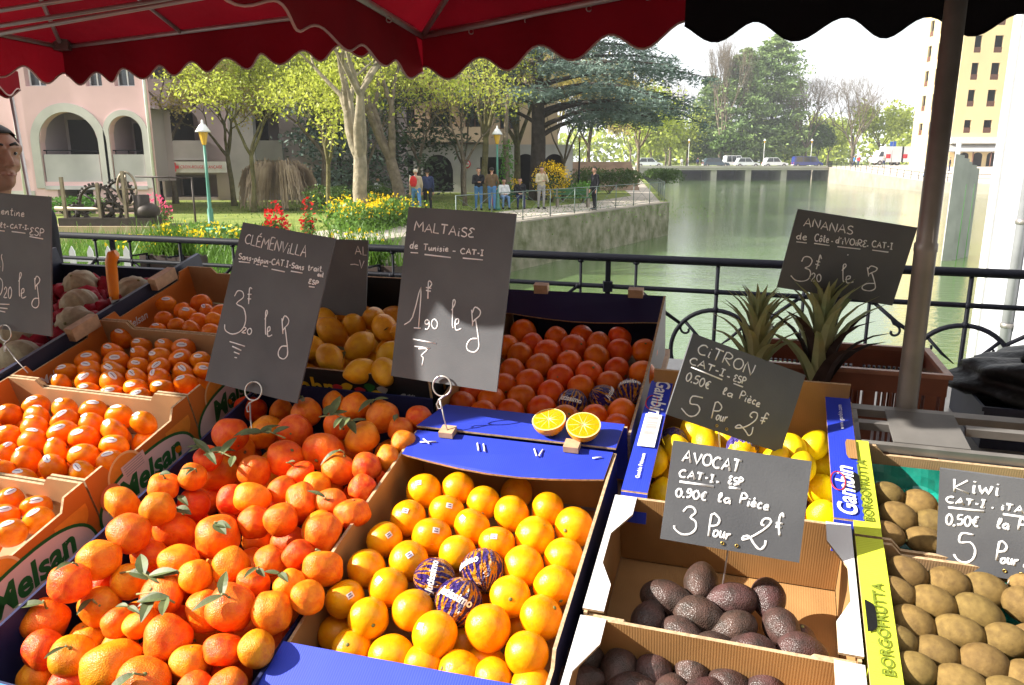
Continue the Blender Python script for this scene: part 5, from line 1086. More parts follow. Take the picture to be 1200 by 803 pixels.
# the orange handled knife stuck in the navy crate rail
kn = sthing('knife', 'orange handled knife stuck upright in the navy crate rail', 'knife', -1.222, .585, .06)
iv = FR.transposed()
b = MB(); q0_, q1_ = Vector((0, 0, -.045)), Vector((0, 0, .012)); b.prism([q0_ + Vector((0, -.012, 0)), q0_ + Vector((0, .012, 0)), q1_ + Vector((0, .014, 0)), q1_ + Vector((0, -.014, 0))], (.002, 0, 0)); b.build('blade', M['wire'], kn)
b = MB(); ax = iv @ Vector((.025, 0, 1)).normalized(); si = iv @ Vector((1, 0, 0))
b.tube([Vector((0, 0, .0)), ax * .02, ax * .06, ax * .10, ax * .118 + si * .008, ax * .124 + si * .018], [.011, .013, .0145, .0145, .016, .010], 10); M['knifeorange'] = mat('orange_plastic', (.85, .25, .01), .4, .5, .12, 30); b.build('handle', M['knifeorange'], kn)

# the halved orange on the lip
for k, (u, w, tlt) in enumerate(((.066, .276, (-.06, -.10)), (.133, .270, (.06, -.20)))):
    d = (SN * 1.0 + SW * tlt[1] + SU * tlt[0]).normalized()
    h = thing('halved_orange', ['halved orange, the left one, cut face half in shade', 'halved orange, the right one, cut face fully sunlit'][k], 'orange', S(u, w, .038), d.to_track_quat('Z', 'Y').to_matrix())
    b = MB(); prof = [(.0318 * math.sin(a), -.0315 * math.cos(a)) for a in np.linspace(.02, 1.57, 14)]
    b.lathe(prof, 32, cap=False); b.build('rind', M['orange'], h)
    b = MB(); b.lathe([(.0318, 0), (.0298, .0006), (.0293, .0004)], 32, cap=False); b.lathe([(.0001, .0012), (.004, .001)], 16, cap=False)
    for q in range(10):
        a = 2 * math.pi * q / 10 + .1; b.tube([(0, 0, .0006), (.027 * math.cos(a), .027 * math.sin(a), .0006)], [.0012, .0003], 4)
    b.build('pith', M['pith'], h)
    b = MB(); b.lathe([(.0294, .0002), (.02, .0009), (.0001, .0007)], 40, cap=False); b.build('pulp', M['pulp'], h)

# ------------------------------------------------------------------ pineapples
def pineapple(label, loc, s, dark):
    t = thing('pineapple', label, 'pineapple', loc)
    b = MB(); prof = [(.045 * s * math.sin(math.pi * (i + .6) / 13.2) ** .55, -.15 * s + .15 * s * i / 12) for i in range(13)]
    b.lathe(prof, 24); 
    for i in range(9):
        for j in range(12):
            a = 2 * math.pi * (j + .5 * (i % 2)) / 12; z = -.142 * s + i * .0165 * s
            rr = .047 * s * math.sin(math.pi * ((z / s + .15) / .15 * 12 + .6) / 13.2) ** .55
            b.ball((rr * math.cos(a), rr * math.sin(a), z), (.010 * s, .010 * s, .009 * s), 6, 4)
    b.build('fruit', M['pinesk'], t)
    for k in range(40):
        f = k / 40; a = k * 2.39996
        lean = .06 + .66 * (1 - f) ** 1.4; L_ = (.05 + .085 * math.sin(math.pi * min(1, .25 + f * .55))) * s
        base = Vector((.016 * s * math.cos(a) * (1 - f * .6), .016 * s * math.sin(a) * (1 - f * .6), .004 + .075 * s * f))
        d = Vector((math.cos(a) * math.sin(lean), math.sin(a) * math.sin(lean), math.cos(lean)))
        b = MB(); sd = d.cross(Vector((0, 0, 1))).normalized(); n = sd.cross(d).normalized(); W_ = rnd.uniform(.0120, .0160) * s; R_ = []
        for i in range(6):
            q = i / 5; w = W_ * (1 - q) ** .7 + .0004; c = base + d * L_ * q - n * (-.10 * L_ * math.sin(q * 2.6)) + n * (-.22 * L_ * q ** 3)
            R_.append((c - sd * w + n * w * .5, c, c + sd * w + n * w * .5))
        for i in range(5):
            for q in range(2): b.poly([R_[i][q], R_[i][q + 1], R_[i + 1][q + 1], R_[i + 1][q]], 0, True)
        b.build('crown_leaf', M['pinedark'] if rnd.random() < dark else M['pineleaf'], t)
    return t
pineapple('pineapple whose crown rises just behind the citron slate', (.510, 1.56, 1.215), 1.02, .05)
pineapple('taller pineapple with the ananas slate stuck in its dark crown', (.632, 1.525, 1.195), 1.30, .22)

# ------------------------------------------------------------------ slates
def slate_sign(key, label):
    d = SLATES[key]; X, Y = Vector(d['X']), Vector(d['Y']); N_ = X.cross(Y); o = Vector(d['o'])
    rot = Matrix((X, Y, N_)).transposed()
    t = thing('price_slate', label, 'price sign', o, rot)
    W, H = d['W'] / 2, d['H'] / 2
    b = MB(); b.box((-W, -H, -.004), (W, H, 0)); b.build('board', M['slate'], t, .0008)
    b = MB(); wd = .00125 * d['wd']
    for s_ in d['s']:
        p = [Vector((s_[i] / 1e4, s_[i + 1] / 1e4, .0004)) for i in range(0, len(s_), 2)]
        if all((a - p[0]).length < 1e-5 for a in p): continue
        rr = [wd * rnd.uniform(.8, 1.15) for _ in p]
        b.tube(p, rr, 6, flat=(0, 0, 1))
    b.build('chalk_lettering', M['chalk'], t)
    return t, o, X, Y, N_, rot
def on_sign(sg, px, py, dn=0): return sg[1] + sg[2] * px + sg[3] * py + sg[4] * dn
def wire_holder(label, sg, lx, ly, r, base, clip=True):
    """a bent wire ring gripping the slate, its stem going down to base"""
    t = thing('wire_sign_holder', label, 'sign holder', base)
    c = on_sign(sg, lx, ly, .005) - Vector(base); X, Y, N_ = sg[2], sg[3], sg[4]
    b = MB(); pts = []
    for i in range(40):
        a = -1.1 + 2 * math.pi * i / 39 * 1.12; pts.append(c + X * r * math.sin(a) + Y * r * math.cos(a) + N_ * (.003 * i / 39))
    b.tube(pts, .0016, 6)
    e = c - Y * r * 1.05
    b.tube([c + X * r * .55 - Y * r * .8 + N_ * .002, e - Y * .006 - X * .003 + N_ * .002, e - Y * .016 - X * .008, e - Y * .024 - X * .003 + N_ * .001, e - Y * .022 + X * .004 + N_ * .003, e - Y * .008 + N_ * .003], .0015, 6)
    b.build('ring', M['wire'], t)
    b = MB(); b.tube([e - Y * .006 + N_ * .003, (e - Y * .02).lerp(Vector((0, 0, 0)), .5), Vector((0, 0, -.004))], .0014, 6); b.build('stem', M['wire'], t)
    return t
s1 = slate_sign('maltaise', 'tall slate reading maltaise, standing over the blue orange box')
s2 = slate_sign('clemenvilla', 'tall tilted slate reading clémenvilla, standing in the leafy clementines')
s3 = slate_sign('clementine', 'tall slate cut by the left edge, ending in the word clémentine')
s4 = slate_sign('ananas', 'wide dark slate reading ananas, stuck in the pineapple crown')
s5 = slate_sign('citron', 'steeply tilted slate reading citron, above the lemons')
s6 = slate_sign('avocat', 'sunlit grey slate reading avocat, over the avocado box')
s7 = slate_sign('kiwi', 'sunlit slate reading kiwi, cut by the right edge')
wire_holder('looped wire holder gripping the maltaise slate', s1, .003, -.170, .019, S(-.124, .236, .018))
wire_holder('looped wire holder gripping the clémenvilla slate', s2, .012, -.168, .019, S(-.505, .155, .03))
wire_holder('looped wire holder gripping the left edge slate', s3, -.018, -.165, .019, S(-1.165, .24, .045))
def rod(label, sg, lx, ly, base):
    t = thing('sign_rod', label, 'sign holder', base); b = MB()
    p = on_sign(sg, lx, ly, -.006) - Vector(base); q = on_sign(sg, lx, ly + .04, -.006) - Vector(base)
    b.tube([Vector((0, 0, 0)), p, q], .0014, 6); b.build('rod', M['wire'], t)
    e = MB()
    for dx in (-.010, .010):
        c = on_sign(sg, lx + dx, ly + .006, .0008) - Vector(base); X, Y = sg[2], sg[3]
        e.tube([c + X * .0022 * math.cos(a) + Y * .0022 * math.sin(a) for a in np.linspace(0, 6.28, 10)], .0008, 5)
    e.build('eyelet', M['brass'], t)
rod('thin rod holding the avocat slate above the avocados', s6, .0, -.070, S(.395, .035, -.14))
rod('thin rod holding the kiwi slate among the kiwis', s7, .018, -.072, S(.755, .035, -.06))
rod('thin rod holding the citron slate over the lemons', s5, -.01, -.070, S(.385, .29, -.10))
rod('thin rod planting the ananas slate in the pineapple', s4, -.02, -.076, Vector((.634, 1.528, 1.30)))
# the small slate half hidden behind the clemenvilla one
hs = thing('price_slate', 'small dark slate peeping out behind the clémenvilla slate', 'price sign', (-.395, 1.86, 1.375), (Matrix.Rotation(R(-16), 3, 'Z') @ Matrix.Rotation(R(80), 3, 'X')))
b = MB(); b.box((-.11, -.095, -.004), (.045, .09, 0)); b.build('board', M['slate'], hs, .0008)
b = MB()
for p in ([(.012, .055), (.018, .075), (.028, .055)], [(.014, .062), (.026, .062)], [(.032, .074), (.033, .054), (.042, .054)], [(.0, .03), (.012, .031), (.022, .029)], [(.024, .042), (.03, .022), (.036, .04)]):
    b.tube([(x, y, .0004) for x, y in p], .0013, 5, flat=(0, 0, 1))
b.build('chalk_lettering', M['chalk'], hs)

# ------------------------------------------------------------------ things behind the kiwis
st_ = sthing('metal_stand', 'grey metal stand with two flat sheets behind the kiwi boxes', 'stand', .95, .43, -.14)
def sl(u, w, h): return Vector((u, w, h)) - Vector((.95, .43, -.14))
for (a0, a1, b0, b1) in ((.60, 1.5, .475, .492), (.60, 1.5, .366, .376), (.60, .612, .377, .474), (.60, .68, .43, .442), (.79, .90, .44, .452), (.90, .912, .377, .474)):
    b = MB(); b.box(sl(a0, b0, -.022), sl(a1, b1, -.006)); b.build('bar', M['steel'], st_, .002)
for (a0, a1) in ((.665, .785), (.915, 1.08)):
    b = MB(); b.prism([sl(a0, .376, -.004), sl(a1, .376, -.004), sl(a1 - .01, .478, -.004), sl(a0 - .005, .478, -.004)], (0, 0, -.004)); b.build('sheet', mat('dark_sheet', (.16, .15, .14), .5, .5, .3, 15), st_)
for u_ in (.61, 1.45):
    for w_ in (.371, .484):
        b = MB(); b.box(sl(u_ - .006, w_ - .005, -.14), sl(u_ + .006, w_ + .005, -.0225)); b.build('leg', M['steel'], st_)

bc = thing('plastic_crate', 'brown slatted plastic crate standing empty behind the grey post', 'crate', (.872, 1.475, 1.04), Matrix.Rotation(R(-18), 3, 'Z'))
Wc, Dc, Hc = .38, .235, .185
b = MB(); b.box((-Wc, 0, 0), (0, Dc, .006)); b.build('base', M['browncrate'], bc)
def slatwall(x0, x1, y0, y1, along):
    b = MB(); t = .006
    def seg(a0, a1, z0, z1):
        if along == 'x': b.box((a0, y0, z0), (a1, y1, z1))
        else: b.box((x0, a0, z0), (x1, a1, z1))
    A0, A1 = (x0, x1) if along == 'x' else (y0, y1)
    seg(A0, A1, .0065, .030); seg(A0, A1, .088, .104); seg(A0, A1, .148, Hc)
    k = 0; x = A0
    while x < A1 - .003:
        wdt = .022 if k % 9 == 0 else .0045
        e = min(x + wdt, A1)
        seg(x, e, .0302, .0878); seg(x, e, .1042, .1478); x = e + .0062; k += 1
    return b.build('slatted_wall', M['browncrate'], bc)
slatwall(-Wc, 0, 0, .006, 'x'); slatwall(-Wc, 0, Dc - .006, Dc, 'x'); slatwall(-.006, 0, .0062, Dc - .0062, 'y'); slatwall(-Wc, -Wc + .006, .0062, Dc - .0062, 'y')
b = MB()
for (x0, x1, y0, y1) in ((-Wc - .006, .006, -.006, .008), (-Wc - .006, .006, Dc - .008, Dc + .006), (-.008, .006, .0082, Dc - .0082), (-Wc - .006, -Wc + .008, .0082, Dc - .0082)): b.box((x0, y0, Hc + .0005), (x1, y1, Hc + .010))
b.build('rim', mat('worn_rim', (.33, .14, .09), .5, .4, .3, 30), bc, .002)

dbc = thing('blue_crate', 'dark blue crate under the black bag at right edge', 'crate', (1.02, 1.58, 1.04), Matrix.Rotation(R(-18), 3, 'Z'))
b = MB(); 
for lo, hi in (((.0, 0, 0), (.5, .008, .085)), ((.0, .292, 0), (.5, .30, .085)), ((0, .0082, 0), (.008, .2918, .085)), ((.492, .0082, 0), (.5, .2918, .085)), ((.0082, .0082, 0), (.4918, .2918, .006))): b.box(lo, hi)
b.build('body', M['navy'], dbc)
b = MB(); b.box((-.006, -.006, .0855), (.506, .0, .095)); b.box((-.006, -.0002, .0855), (.0, .306, .095)); b.build('rim', M['navy'], dbc)
bg_ = thing('black_bag', 'crumpled black bag slumped on the blue crate, right edge', 'bag', (1.28, 1.66, 1.13), Matrix.Rotation(R(-18), 3, 'Z'))
b = MB(); rb = random.Random(5); ph = [rb.uniform(0, 6) for _ in range(8)]
def bagw(p):
    s = 1 + .10 * math.sin(5 * p.x + ph[0]) * math.sin(4 * p.y + ph[1]) + .08 * math.sin(9 * p.z + 3 * p.x + ph[2]) + .05 * math.sin(14 * p.y + 6 * p.x + ph[3])
    return Vector((p.x * s, p.y * s, max(-.35, p.z * s * (1 + .25 * math.sin(3 * p.x + 1)))))
b.ball((0, 0, .02), (.25, .14, .10), 48, 28, 0, bagw); b.build('body', M['bag'], bg_)
b = MB(); b.tube([(-.12, -.02, .08), (-.10, -.06, .13), (0, -.07, .15), (.08, -.05, .12), (.10, -.02, .08)], .012, 8); b.build('handle', M['bag'], bg_)
# ------------------------------------------------------------------ ground, water, banks
M['paving'] = mat('paving', (.30, .28, .26), .8, .2, .25, 3, .3, 60, coords='Generated')
M['grass'] = mat('lawn', (.24, .28, .07), .9, .1, nscale=.9, col2=(.15, .19, .05), detail=8, bump=.6, bscale=60, bdist=.05)
M['path'] = mat('gravel_path', (.50, .44, .37), .9, .1, .18, 2.0, .3, 80, detail=8)
M['stonewall'] = mat('mossy_stone', (.30, .27, .20), .85, .2, nscale=1.6, col2=(.10, .11, .045), bump=.9, bscale=4, detail=10, bdist=.06)
M['palestone'] = mat('pale_stone', (.33, .29, .235), .85, .2, .3, .8, .5, 5, detail=8, bdist=.03)
M['asphalt'] = mat('asphalt', (.14, .14, .14), .9, .1, .2, .4)
M['farground'] = mat('far_ground', (.22, .25, .10), .9, .1, .4, .08, detail=8)

def water_material():
    m = bpy.data.materials.new('canal_water'); m.use_nodes = True
    N = m.node_tree.nodes; L = m.node_tree.links; b = N['Principled BSDF']
    tc = N.new('ShaderNodeTexCoord')
    nz = N.new('ShaderNodeTexNoise'); nz.inputs['Scale'].default_value = .12; nz.inputs['Detail'].default_value = 5; L.new(tc.outputs['Object'], nz.inputs['Vector'])
    rp = N.new('ShaderNodeValToRGB'); rp.color_ramp.elements[0].position = .35; rp.color_ramp.elements[1].position = .65
    rp.color_ramp.elements[0].color = (.065, .125, .026, 1); rp.color_ramp.elements[1].color = (.095, .14, .06, 1)
    L.new(nz.outputs['Fac'], rp.inputs['Fac']); L.new(rp.outputs['Color'], b.inputs['Base Color'])
    b.inputs['Roughness'].default_value = .05; b.inputs['IOR'].default_value = 1.6; b.inputs['Specular IOR Level'].default_value = .5
    mp = N.new('ShaderNodeMapping'); mp.inputs['Scale'].default_value = (1.0, 2.2, 1); mp.inputs['Rotation'].default_value = (0, 0, -.3); L.new(tc.outputs['Object'], mp.inputs['Vector'])
    n2 = N.new('ShaderNodeTexNoise'); n2.inputs['Scale'].default_value = 2.6; n2.inputs['Detail'].default_value = 4; n2.inputs['Roughness'].default_value = .6; L.new(mp.outputs[0], n2.inputs['Vector'])
    bp = N.new('ShaderNodeBump'); bp.inputs['Strength'].default_value = .5; bp.inputs['Distance'].default_value = .03; L.new(n2.outputs['Fac'], bp.inputs['Height']); L.new(bp.outputs['Normal'], b.inputs['Normal'])
    return m
M['water'] = water_material()
def struct(mb, name, mats, **kw):
    o = mb.build(name, mats); o['kind'] = 'structure'; return o
b = MB(); b.poly([(-1500, -300, -2), (1500, -300, -2), (1500, 1500, -2), (-1500, 1500, -2)]); struct(b, 'water', M['water'])
LB = [(-11, 7.5), (7.9, 39.1), (19.4, 119), (23.5, 150), (23.5, 159)]
b = MB(); b.prism([(x, y, -.4) for x, y in [(-300, 159), (-300, -60), (-11, -60)] + LB], (0, 0, -2.2), 0, 1); struct(b, 'left_bank', [M['grass'], M['stonewall']])
# coping along the quay and the path along it
b = MB()
def offs(p, q, d):
    v = (Vector(q) - Vector(p)).normalized(); return Vector((-v.y, v.x)) * d
for p, q in zip(LB[:2], LB[1:3]):
    n = offs(p, q, 1); d = n * .45
    b.prism([(p[0], p[1], -.396), (q[0], q[1], -.396), (q[0] + d.x, q[1] + d.y, -.396), (p[0] + d.x, p[1] + d.y, -.396)], (0, 0, .05))
    break
struct(b, 'quay_coping', M['palestone'])
b = MB(); o1 = offs(LB[0], LB[1], .46); o2 = offs(LB[0], LB[1], 3.4)
b.poly([(LB[0][0] + o1.x, LB[0][1] + o1.y, -.392), (LB[1][0] + o1.x, LB[1][1] + o1.y, -.392), (LB[2][0] - .6, LB[2][1], -.392), (LB[2][0] - 5, LB[2][1], -.392), (7.2, 47, -.392), (3.5, 39, -.392), (LB[0][0] + o2.x, LB[0][1] + o2.y, -.392)]); struct(b, 'quay_path', M['path'])
b = MB(); b.poly([(-19, 24.5, -.394), (-6.2, 20.5, -.394), (-5.2, 22.2, -.394), (-19, 26.5, -.394)]); struct(b, 'garden_path', M['path'])
RB = [(60.4, 159, .45), (60.4, 150, .55), (53, 131, .6), (50, 95, -.75), (54, 88, -.85), (90, 78, -.85)]
b = MB()
for p, q in zip(RB[:-1], RB[1:]):
    b.poly([(q[0], q[1], -2.5), (p[0], p[1], -2.5), p, q], 1)
b.poly([(x, y, z) for x, y, z in RB[:3]] + [(66, 118, .9), (75, 159, .9)])
b.poly([RB[2], RB[3], (62, 108, .75), (66, 118, .9)]); b.poly([RB[3], RB[4], (70, 104, .75), (62, 108, .75)]); b.poly([RB[4], RB[5], (140, 100, .75), (70, 104, .75)])
b.poly([(62, 108, .75), (70, 104, .75), (140, 100, .75), (300, 159, .9), (75, 159, .9), (66, 118, .9)])
struct(b, 'right_bank', [M['path'], M['palestone']])
b = MB(); b.poly([(-1500, 158.5, .5), (1500, 158.5, .5), (1500, 1500, .5), (-1500, 1500, .5)]); struct(b, 'far_ground', M['farground'])

# the deck we stand on
FD = Vector((.9436, -.3311, 0)); FA = Vector((-3.54, 5.93, 0))
def fp(s, z=0, back=0): return FA + FD * s + Vector((FD.y, -FD.x, 0)) * back + Vector((0, 0, z))
b = MB(); b.prism([fp(-8, 0, -.12), fp(13, 0, -.12), fp(13, 0, 2.2), fp(-8, 0, 2.2)], (0, 0, -.6)); struct(b, 'pavement', M['paving'])
b = MB(); b.prism([fp(-8, -.12, 2.2), fp(13, -.12, 2.2), fp(13, -.12, 30), fp(-8, -.12, 30)], (0, 0, -.5)); struct(b, 'road', M['asphalt'])

# ------------------------------------------------------------------ railing
fn = thing('iron_railing', 'ornate black iron railing with rings and scrolls behind the stall', 'railing', fp(0))
def fl(s, z, off=0): return fp(s, z, off) - fp(0)
def rail(z, r, n=8, s0=-6, s1=12.5, nm='rail'):
    b = MB(); b.tube([fl(s0, z), fl(s1, z)], r, n); b.build(nm, M['iron'], fn)
rail(1.10, .024, 10, nm='handrail'); rail(.93, .014); rail(.28, .014); rail(.12, .016)
def spiral(c, r, a0, turns, sgn=1, k=14):
    return [c + FD * (r * (1 - t / k * .8) * math.cos(a0 + sgn * turns * 6.283 * t / k)) + Vector((0, 0, r * (1 - t / k * .8) * math.sin(a0 + sgn * turns * 6.283 * t / k))) for t in range(k + 1)]
s0 = 4.35 - 1.25 * 8
for i in range(13):
    s = s0 + 1.25 * i
    if s < -5.5 or s > 12: continue
    b = MB(); b.box(fl(s, 0) - Vector((.014, .014, -.001)), fl(s, 1.08) + Vector((.014, .014, 0))); b.obox(fl(s, .93), (.026, 0, 0), (0, .026, 0), (0, 0, .03)); b.obox(fl(s, .57), (.022, 0, 0), (0, .022, 0), (0, 0, .02)); b.build('post', M['iron'], fn)
    for d in (-.165, .165):
        b = MB(); b.tube([fl(s + d, 1.085), fl(s + d, .29)], .009, 6); b.ball(fl(s + d, .93), .018, 8, 6); b.ball(fl(s + d, 1.075), (.02, .02, .012), 8, 6); b.build('picket', M['iron'], fn)
    r = s + .625
    b = MB(); b.tube([fl(r, 1.085), fl(r, .13)], .011, 6); b.ball(fl(r, .93), .02, 8, 6); b.ball(fl(r, .83), .018, 8, 6); b.build('picket', M['iron'], fn)
    b = MB(); b.tube([fl(r, .585) + FD * (.24 * math.cos(a)) + Vector((0, 0, .24 * math.sin(a))) for a in np.linspace(0, 6.2832, 41)], .013, 8); b.build('ring', M['iron'], fn)
    b = MB()
    for sg in (-1, 1):
        p0_, p1_ = fl(r + sg * .445, .925), fl(r + sg * .19, .735)
        b.tube([p0_, p0_.lerp(p1_, .5) + Vector((0, 0, -.012)), p1_], [.011, .012, .010], 6); b.ball(p0_, .02, 8, 6)
        b.tube([p1_] + spiral(p1_ + FD * (-sg * .035) + Vector((0, 0, -.03)), .045, math.pi / 2 if sg > 0 else math.pi / 2, .8, -sg), .007, 5)
        b.tube([p0_.lerp(p1_, .35)] + spiral(p0_.lerp(p1_, .45) + Vector((0, 0, -.07)), .04, 1.6, .8, sg), .007, 5)
        b.tube([fl(r + sg * .16, .40), fl(r + sg * .05, .50)], [.010, .003], 6)
        b.tube([fl(r + sg * .24, .57), fl(r + sg * .625 - sg * .02, .57)], .010, 6)
        b.tube([fl(r + sg * .17, .755), fl(r + sg * .09, .67), fl(r + sg * .03, .62)], [.010, .009, .003], 6)
        b.tube([fl(r + sg * .40, .30), fl(r + sg * .20, .44)], [.009, .009], 6)
    b.build('scrollwork', M['iron'], fn)
# planter on the railing and pots
M['trough'] = mat('dark_trough', (.05, .035, .03), .7, .2, .3, 20)
M['fresh'] = mat('fresh_leaf', (.13, .26, .03), .5, .3, .45, 3, trans=.3)
M['darkleaf'] = mat('dark_leaf', (.035, .075, .02), .55, .3, .45, 2, trans=.15)
M['yellowfl'] = mat('yellow_petal', (.85, .58, .01), .6, .2, trans=.3)
M['redfl'] = mat('red_petal', (.60, .015, .015), .6, .2, trans=.2)
M['pinkfl'] = mat('pink_petal', (.80, .12, .25), .6, .2, trans=.3)
M['whitepaint'] = mat('white_paint', (.70, .70, .68), .5, .4, .12, 4)

def blades(n, c, rx, ry, h, w, rng, lean=.5):
    """upright grass-like blades"""
    c = np.asarray(c, float); p = c + np.stack([rng.normal(0, rx, n), rng.normal(0, ry, n), np.zeros(n)], 1)
    a = rng.uniform(0, 6.28, n); hh = h * rng.uniform(.5, 1.1, n); s = np.stack([np.cos(a), np.sin(a), 0 * a], 1) * w
    t = p + np.stack([rng.normal(0, lean, n) * hh, rng.normal(0, lean, n) * hh, hh], 1)
    return np.stack([p - s, p + s, t + s * .2, t - s * .2], 1)
def leafballs(n, c, r, size, rng, shell=.0):
    c = np.asarray(c, float); r = np.asarray(r, float)
    d = rng.normal(0, 1, (n, 3)); d /= np.linalg.norm(d, axis=1)[:, None]
    rad = rng.uniform(shell, 1, n) ** (1 / 3 if shell == 0 else 1)
    p = c + d * rad[:, None] * r
    return leafq(p, size, rng)
def leafq(p, size, rng, flat=0, aspect=.55):
    n = len(p); a = rng.normal(0, 1, (n, 3)); a[:, 2] *= (1 - flat); a /= np.linalg.norm(a, axis=1)[:, None]
    q = rng.normal(0, 1, (n, 3)); q -= a * (q * a).sum(1)[:, None]; q /= np.linalg.norm(q, axis=1)[:, None]
    s = size * rng.uniform(.6, 1.3, n)[:, None]
    return np.stack([p - a * s, p - q * s * aspect, p + a * s, p + q * s * aspect], 1)
for k, (s_, L_, lab, fm) in enumerate(((2.55, .62, 'dark flower trough with grassy leaves hooked behind the railing, left of the maltaise slate', 'yellowfl'), (.95, .5, 'dark flower trough with fresh leaves hooked behind the railing beside the left slate', 'yellowfl'))):
    c = fp(s_, .80, -.22); t = thing('flower_trough', lab, 'planter', c, Matrix.Rotation(R(-19.3), 3, 'Z'))
    b = MB(); b.box((-L_ / 2, -.08, 0), (L_ / 2, .08, .16)); b.build('trough', M['trough'], t, .01)
    rg = np.random.default_rng(60 + k); quads_mesh('leaves', np.concatenate([blades(260, (0, 0, .16), L_ / 4, .04, .26, .006, rg, .35), leafballs(160, (0, 0, .25), (L_ / 2.2, .09, .10), .02, rg)]), M['fresh'], t)
    quads_mesh('flowers', leafballs(40, (0, 0, .34), (L_ / 2.2, .08, .06), .016, rg), M[fm], t)
    b = MB(); 
    for d in (-L_ / 3, L_ / 3): b.box((d - .01, -.24, .165), (d + .01, -.08, .175)); b.box((d - .01, -.09, .02), (d + .01, -.081, .165))
    b.build('hook', M['iron'], t)

# ------------------------------------------------------------------ trees
BARK = {'grey': mat('grey_bark', (.20, .16, .115), .9, .1, .5, 5, .9, 12, bdist=.04), 'pale': mat('pale_bark', (.33, .28, .20), .9, .1, nscale=4, col2=(.16, .14, .095), bump=.8, bscale=10, bdist=.03), 'dark': mat('dark_bark', (.075, .06, .05), .9, .1, .4, 5, .8, 12, bdist=.04), 'green': mat('mossy_bark', (.17, .15, .07), .9, .1, .5, 4, .8, 12, bdist=.04)}
LEAFM = {
 'lime': mat('lime_spring_leaf', (.50, .52, .08), .5, .3, nscale=.5, col2=(.34, .40, .055), trans=.5),
 'yellowgreen': mat('yellow_spring_leaf', (.56, .47, .13), .5, .3, nscale=.5, col2=(.42, .34, .10), trans=.5),
 'cedar': mat('cedar_needle', (.21, .28, .23), .6, .2, nscale=.35, col2=(.06, .10, .08), trans=.1),
 'conifer': mat('conifer_needle', (.27, .36, .12), .6, .2, nscale=.14, col2=(.09, .16, .05), trans=.2),
 'dark': mat('dark_evergreen', (.075, .115, .055), .6, .2, nscale=.5, col2=(.035, .06, .03), trans=.1),
 'hedge': mat('hedge_leaf', (.10, .17, .03), .6, .2, nscale=1.2, col2=(.05, .09, .02), trans=.2),
 'willow': mat('willow_leaf', (.42, .48, .07), .6, .2, nscale=.15, col2=(.28, .34, .06), trans=.3),
 'brown': mat('dry_twig', (.44, .34, .25), .8, .1, nscale=1.2, col2=(.28, .20, .14)),
 'twig': mat('bare_twig', (.30, .24, .20), .8, .1, nscale=.3, col2=(.18, .14, .12)),
 'ivy': mat('ivy_leaf', (.10, .26, .02), .5, .3, nscale=3, col2=(.05, .15, .015), trans=.2)}

def grow(mb, p, d, L_, r, depth, rg, tips, up=.12, spread=.55, kids=(2, 3), taper=.62, shrink=.74, segs=4):
    pts = [p]; rad = [r]; q = p
    dd = d.normalized()
    for i in range(segs):
        dd = (dd + Vector((rg.gauss(0, .10), rg.gauss(0, .10), rg.gauss(0, .06) + up * .3))).normalized()
        q = q + dd * (L_ / segs); pts.append(q); rad.append(r * (1 - (1 - taper) * (i + 1) / segs))
    mb.tube(pts, rad, 8 if r > .05 else 5, 0, cap=depth == 0)
    if depth <= 1: tips += pts[1:]
    if depth == 0: return
    n = rg.randint(*kids)
    for k in range(n):
        ax = dd.orthogonal().normalized(); ax.rotate(Quaternion(dd, 6.283 * (k / n) + rg.uniform(-.5, .5)))
        nd = (dd * math.cos(spread) + ax * math.sin(spread) * rg.uniform(.7, 1.2) + Vector((0, 0, up))).normalized()
        base = pts[-1] if k < 2 else pts[-2]
        grow(mb, base, nd, L_ * shrink * rg.uniform(.8, 1.15), r * taper * rg.uniform(.75, .95), depth - 1, rg, tips, up, spread, kids, taper, shrink, segs)
def deciduous(name, label, base, h, r, seed, bark, leaf, nleaf, lsize, lean=(0, 0), depth=4, spread=.55, up=.1, lspread=.35, kids=(2, 3), first=None, group=None, shrink=.74, forks=None):
    t = thing(name, label, 'tree', base, group=group); rg = random.Random(seed); mb = MB(); tips = []
    first = first or h * .35
    d = Vector((lean[0], lean[1], 1)).normalized()
    pts = [Vector((0, 0, -.1)), d * first * .15, d * first * .5 + Vector((rg.gauss(0, .04), rg.gauss(0, .04), 0)), d * first * .85, d * first, d * (first + r * .9)]
    mb.tube(pts, [r * 1.45, r * 1.05, r * .92, r * .88, r * .80, r * .35], 12, 0)
    n = forks or rg.randint(3, 4)
    for k in range(n):
        a = 6.283 * k / n + rg.uniform(-.5, .5); sp = spread * rg.uniform(.5, 1.1)
        nd = Vector((math.cos(a) * math.sin(sp) + lean[0], math.sin(a) * math.sin(sp) + lean[1], math.cos(sp)))
        grow(mb, d * (first - r * .5), nd, h * .24, r * .68, depth, rg, tips, up, spread, kids, .62, shrink)
    mb.build('trunk', BARK[bark], t)
    if nleaf:
        ng = np.random.default_rng(seed); T = np.array([tuple(q) for q in tips]); idx = ng.integers(0, len(T), nleaf)
        P = T[idx] + ng.normal(0, lspread, (nleaf, 3)) * np.array([1, 1, .8])
        quads_mesh('crown', leafq(P, lsize, ng), LEAFM[leaf], t)
    return t
G0 = -.4
deciduous('garden_tree', 'small garden tree with pale yellow leaves by the left lamp post', (-13.0, 36.5, G0), 6.6, .12, 3, 'green', 'yellowgreen', 6000, .075, (-.06, 0), 4, .60, .05, .33)
deciduous('garden_tree', 'slender tree with bright lime leaves rising from the weeping shrub', (-10.6, 32.0, G0), 6.6, .10, 8, 'green', 'lime', 6000, .075, (.02, 0), 4, .62, .06, .36)
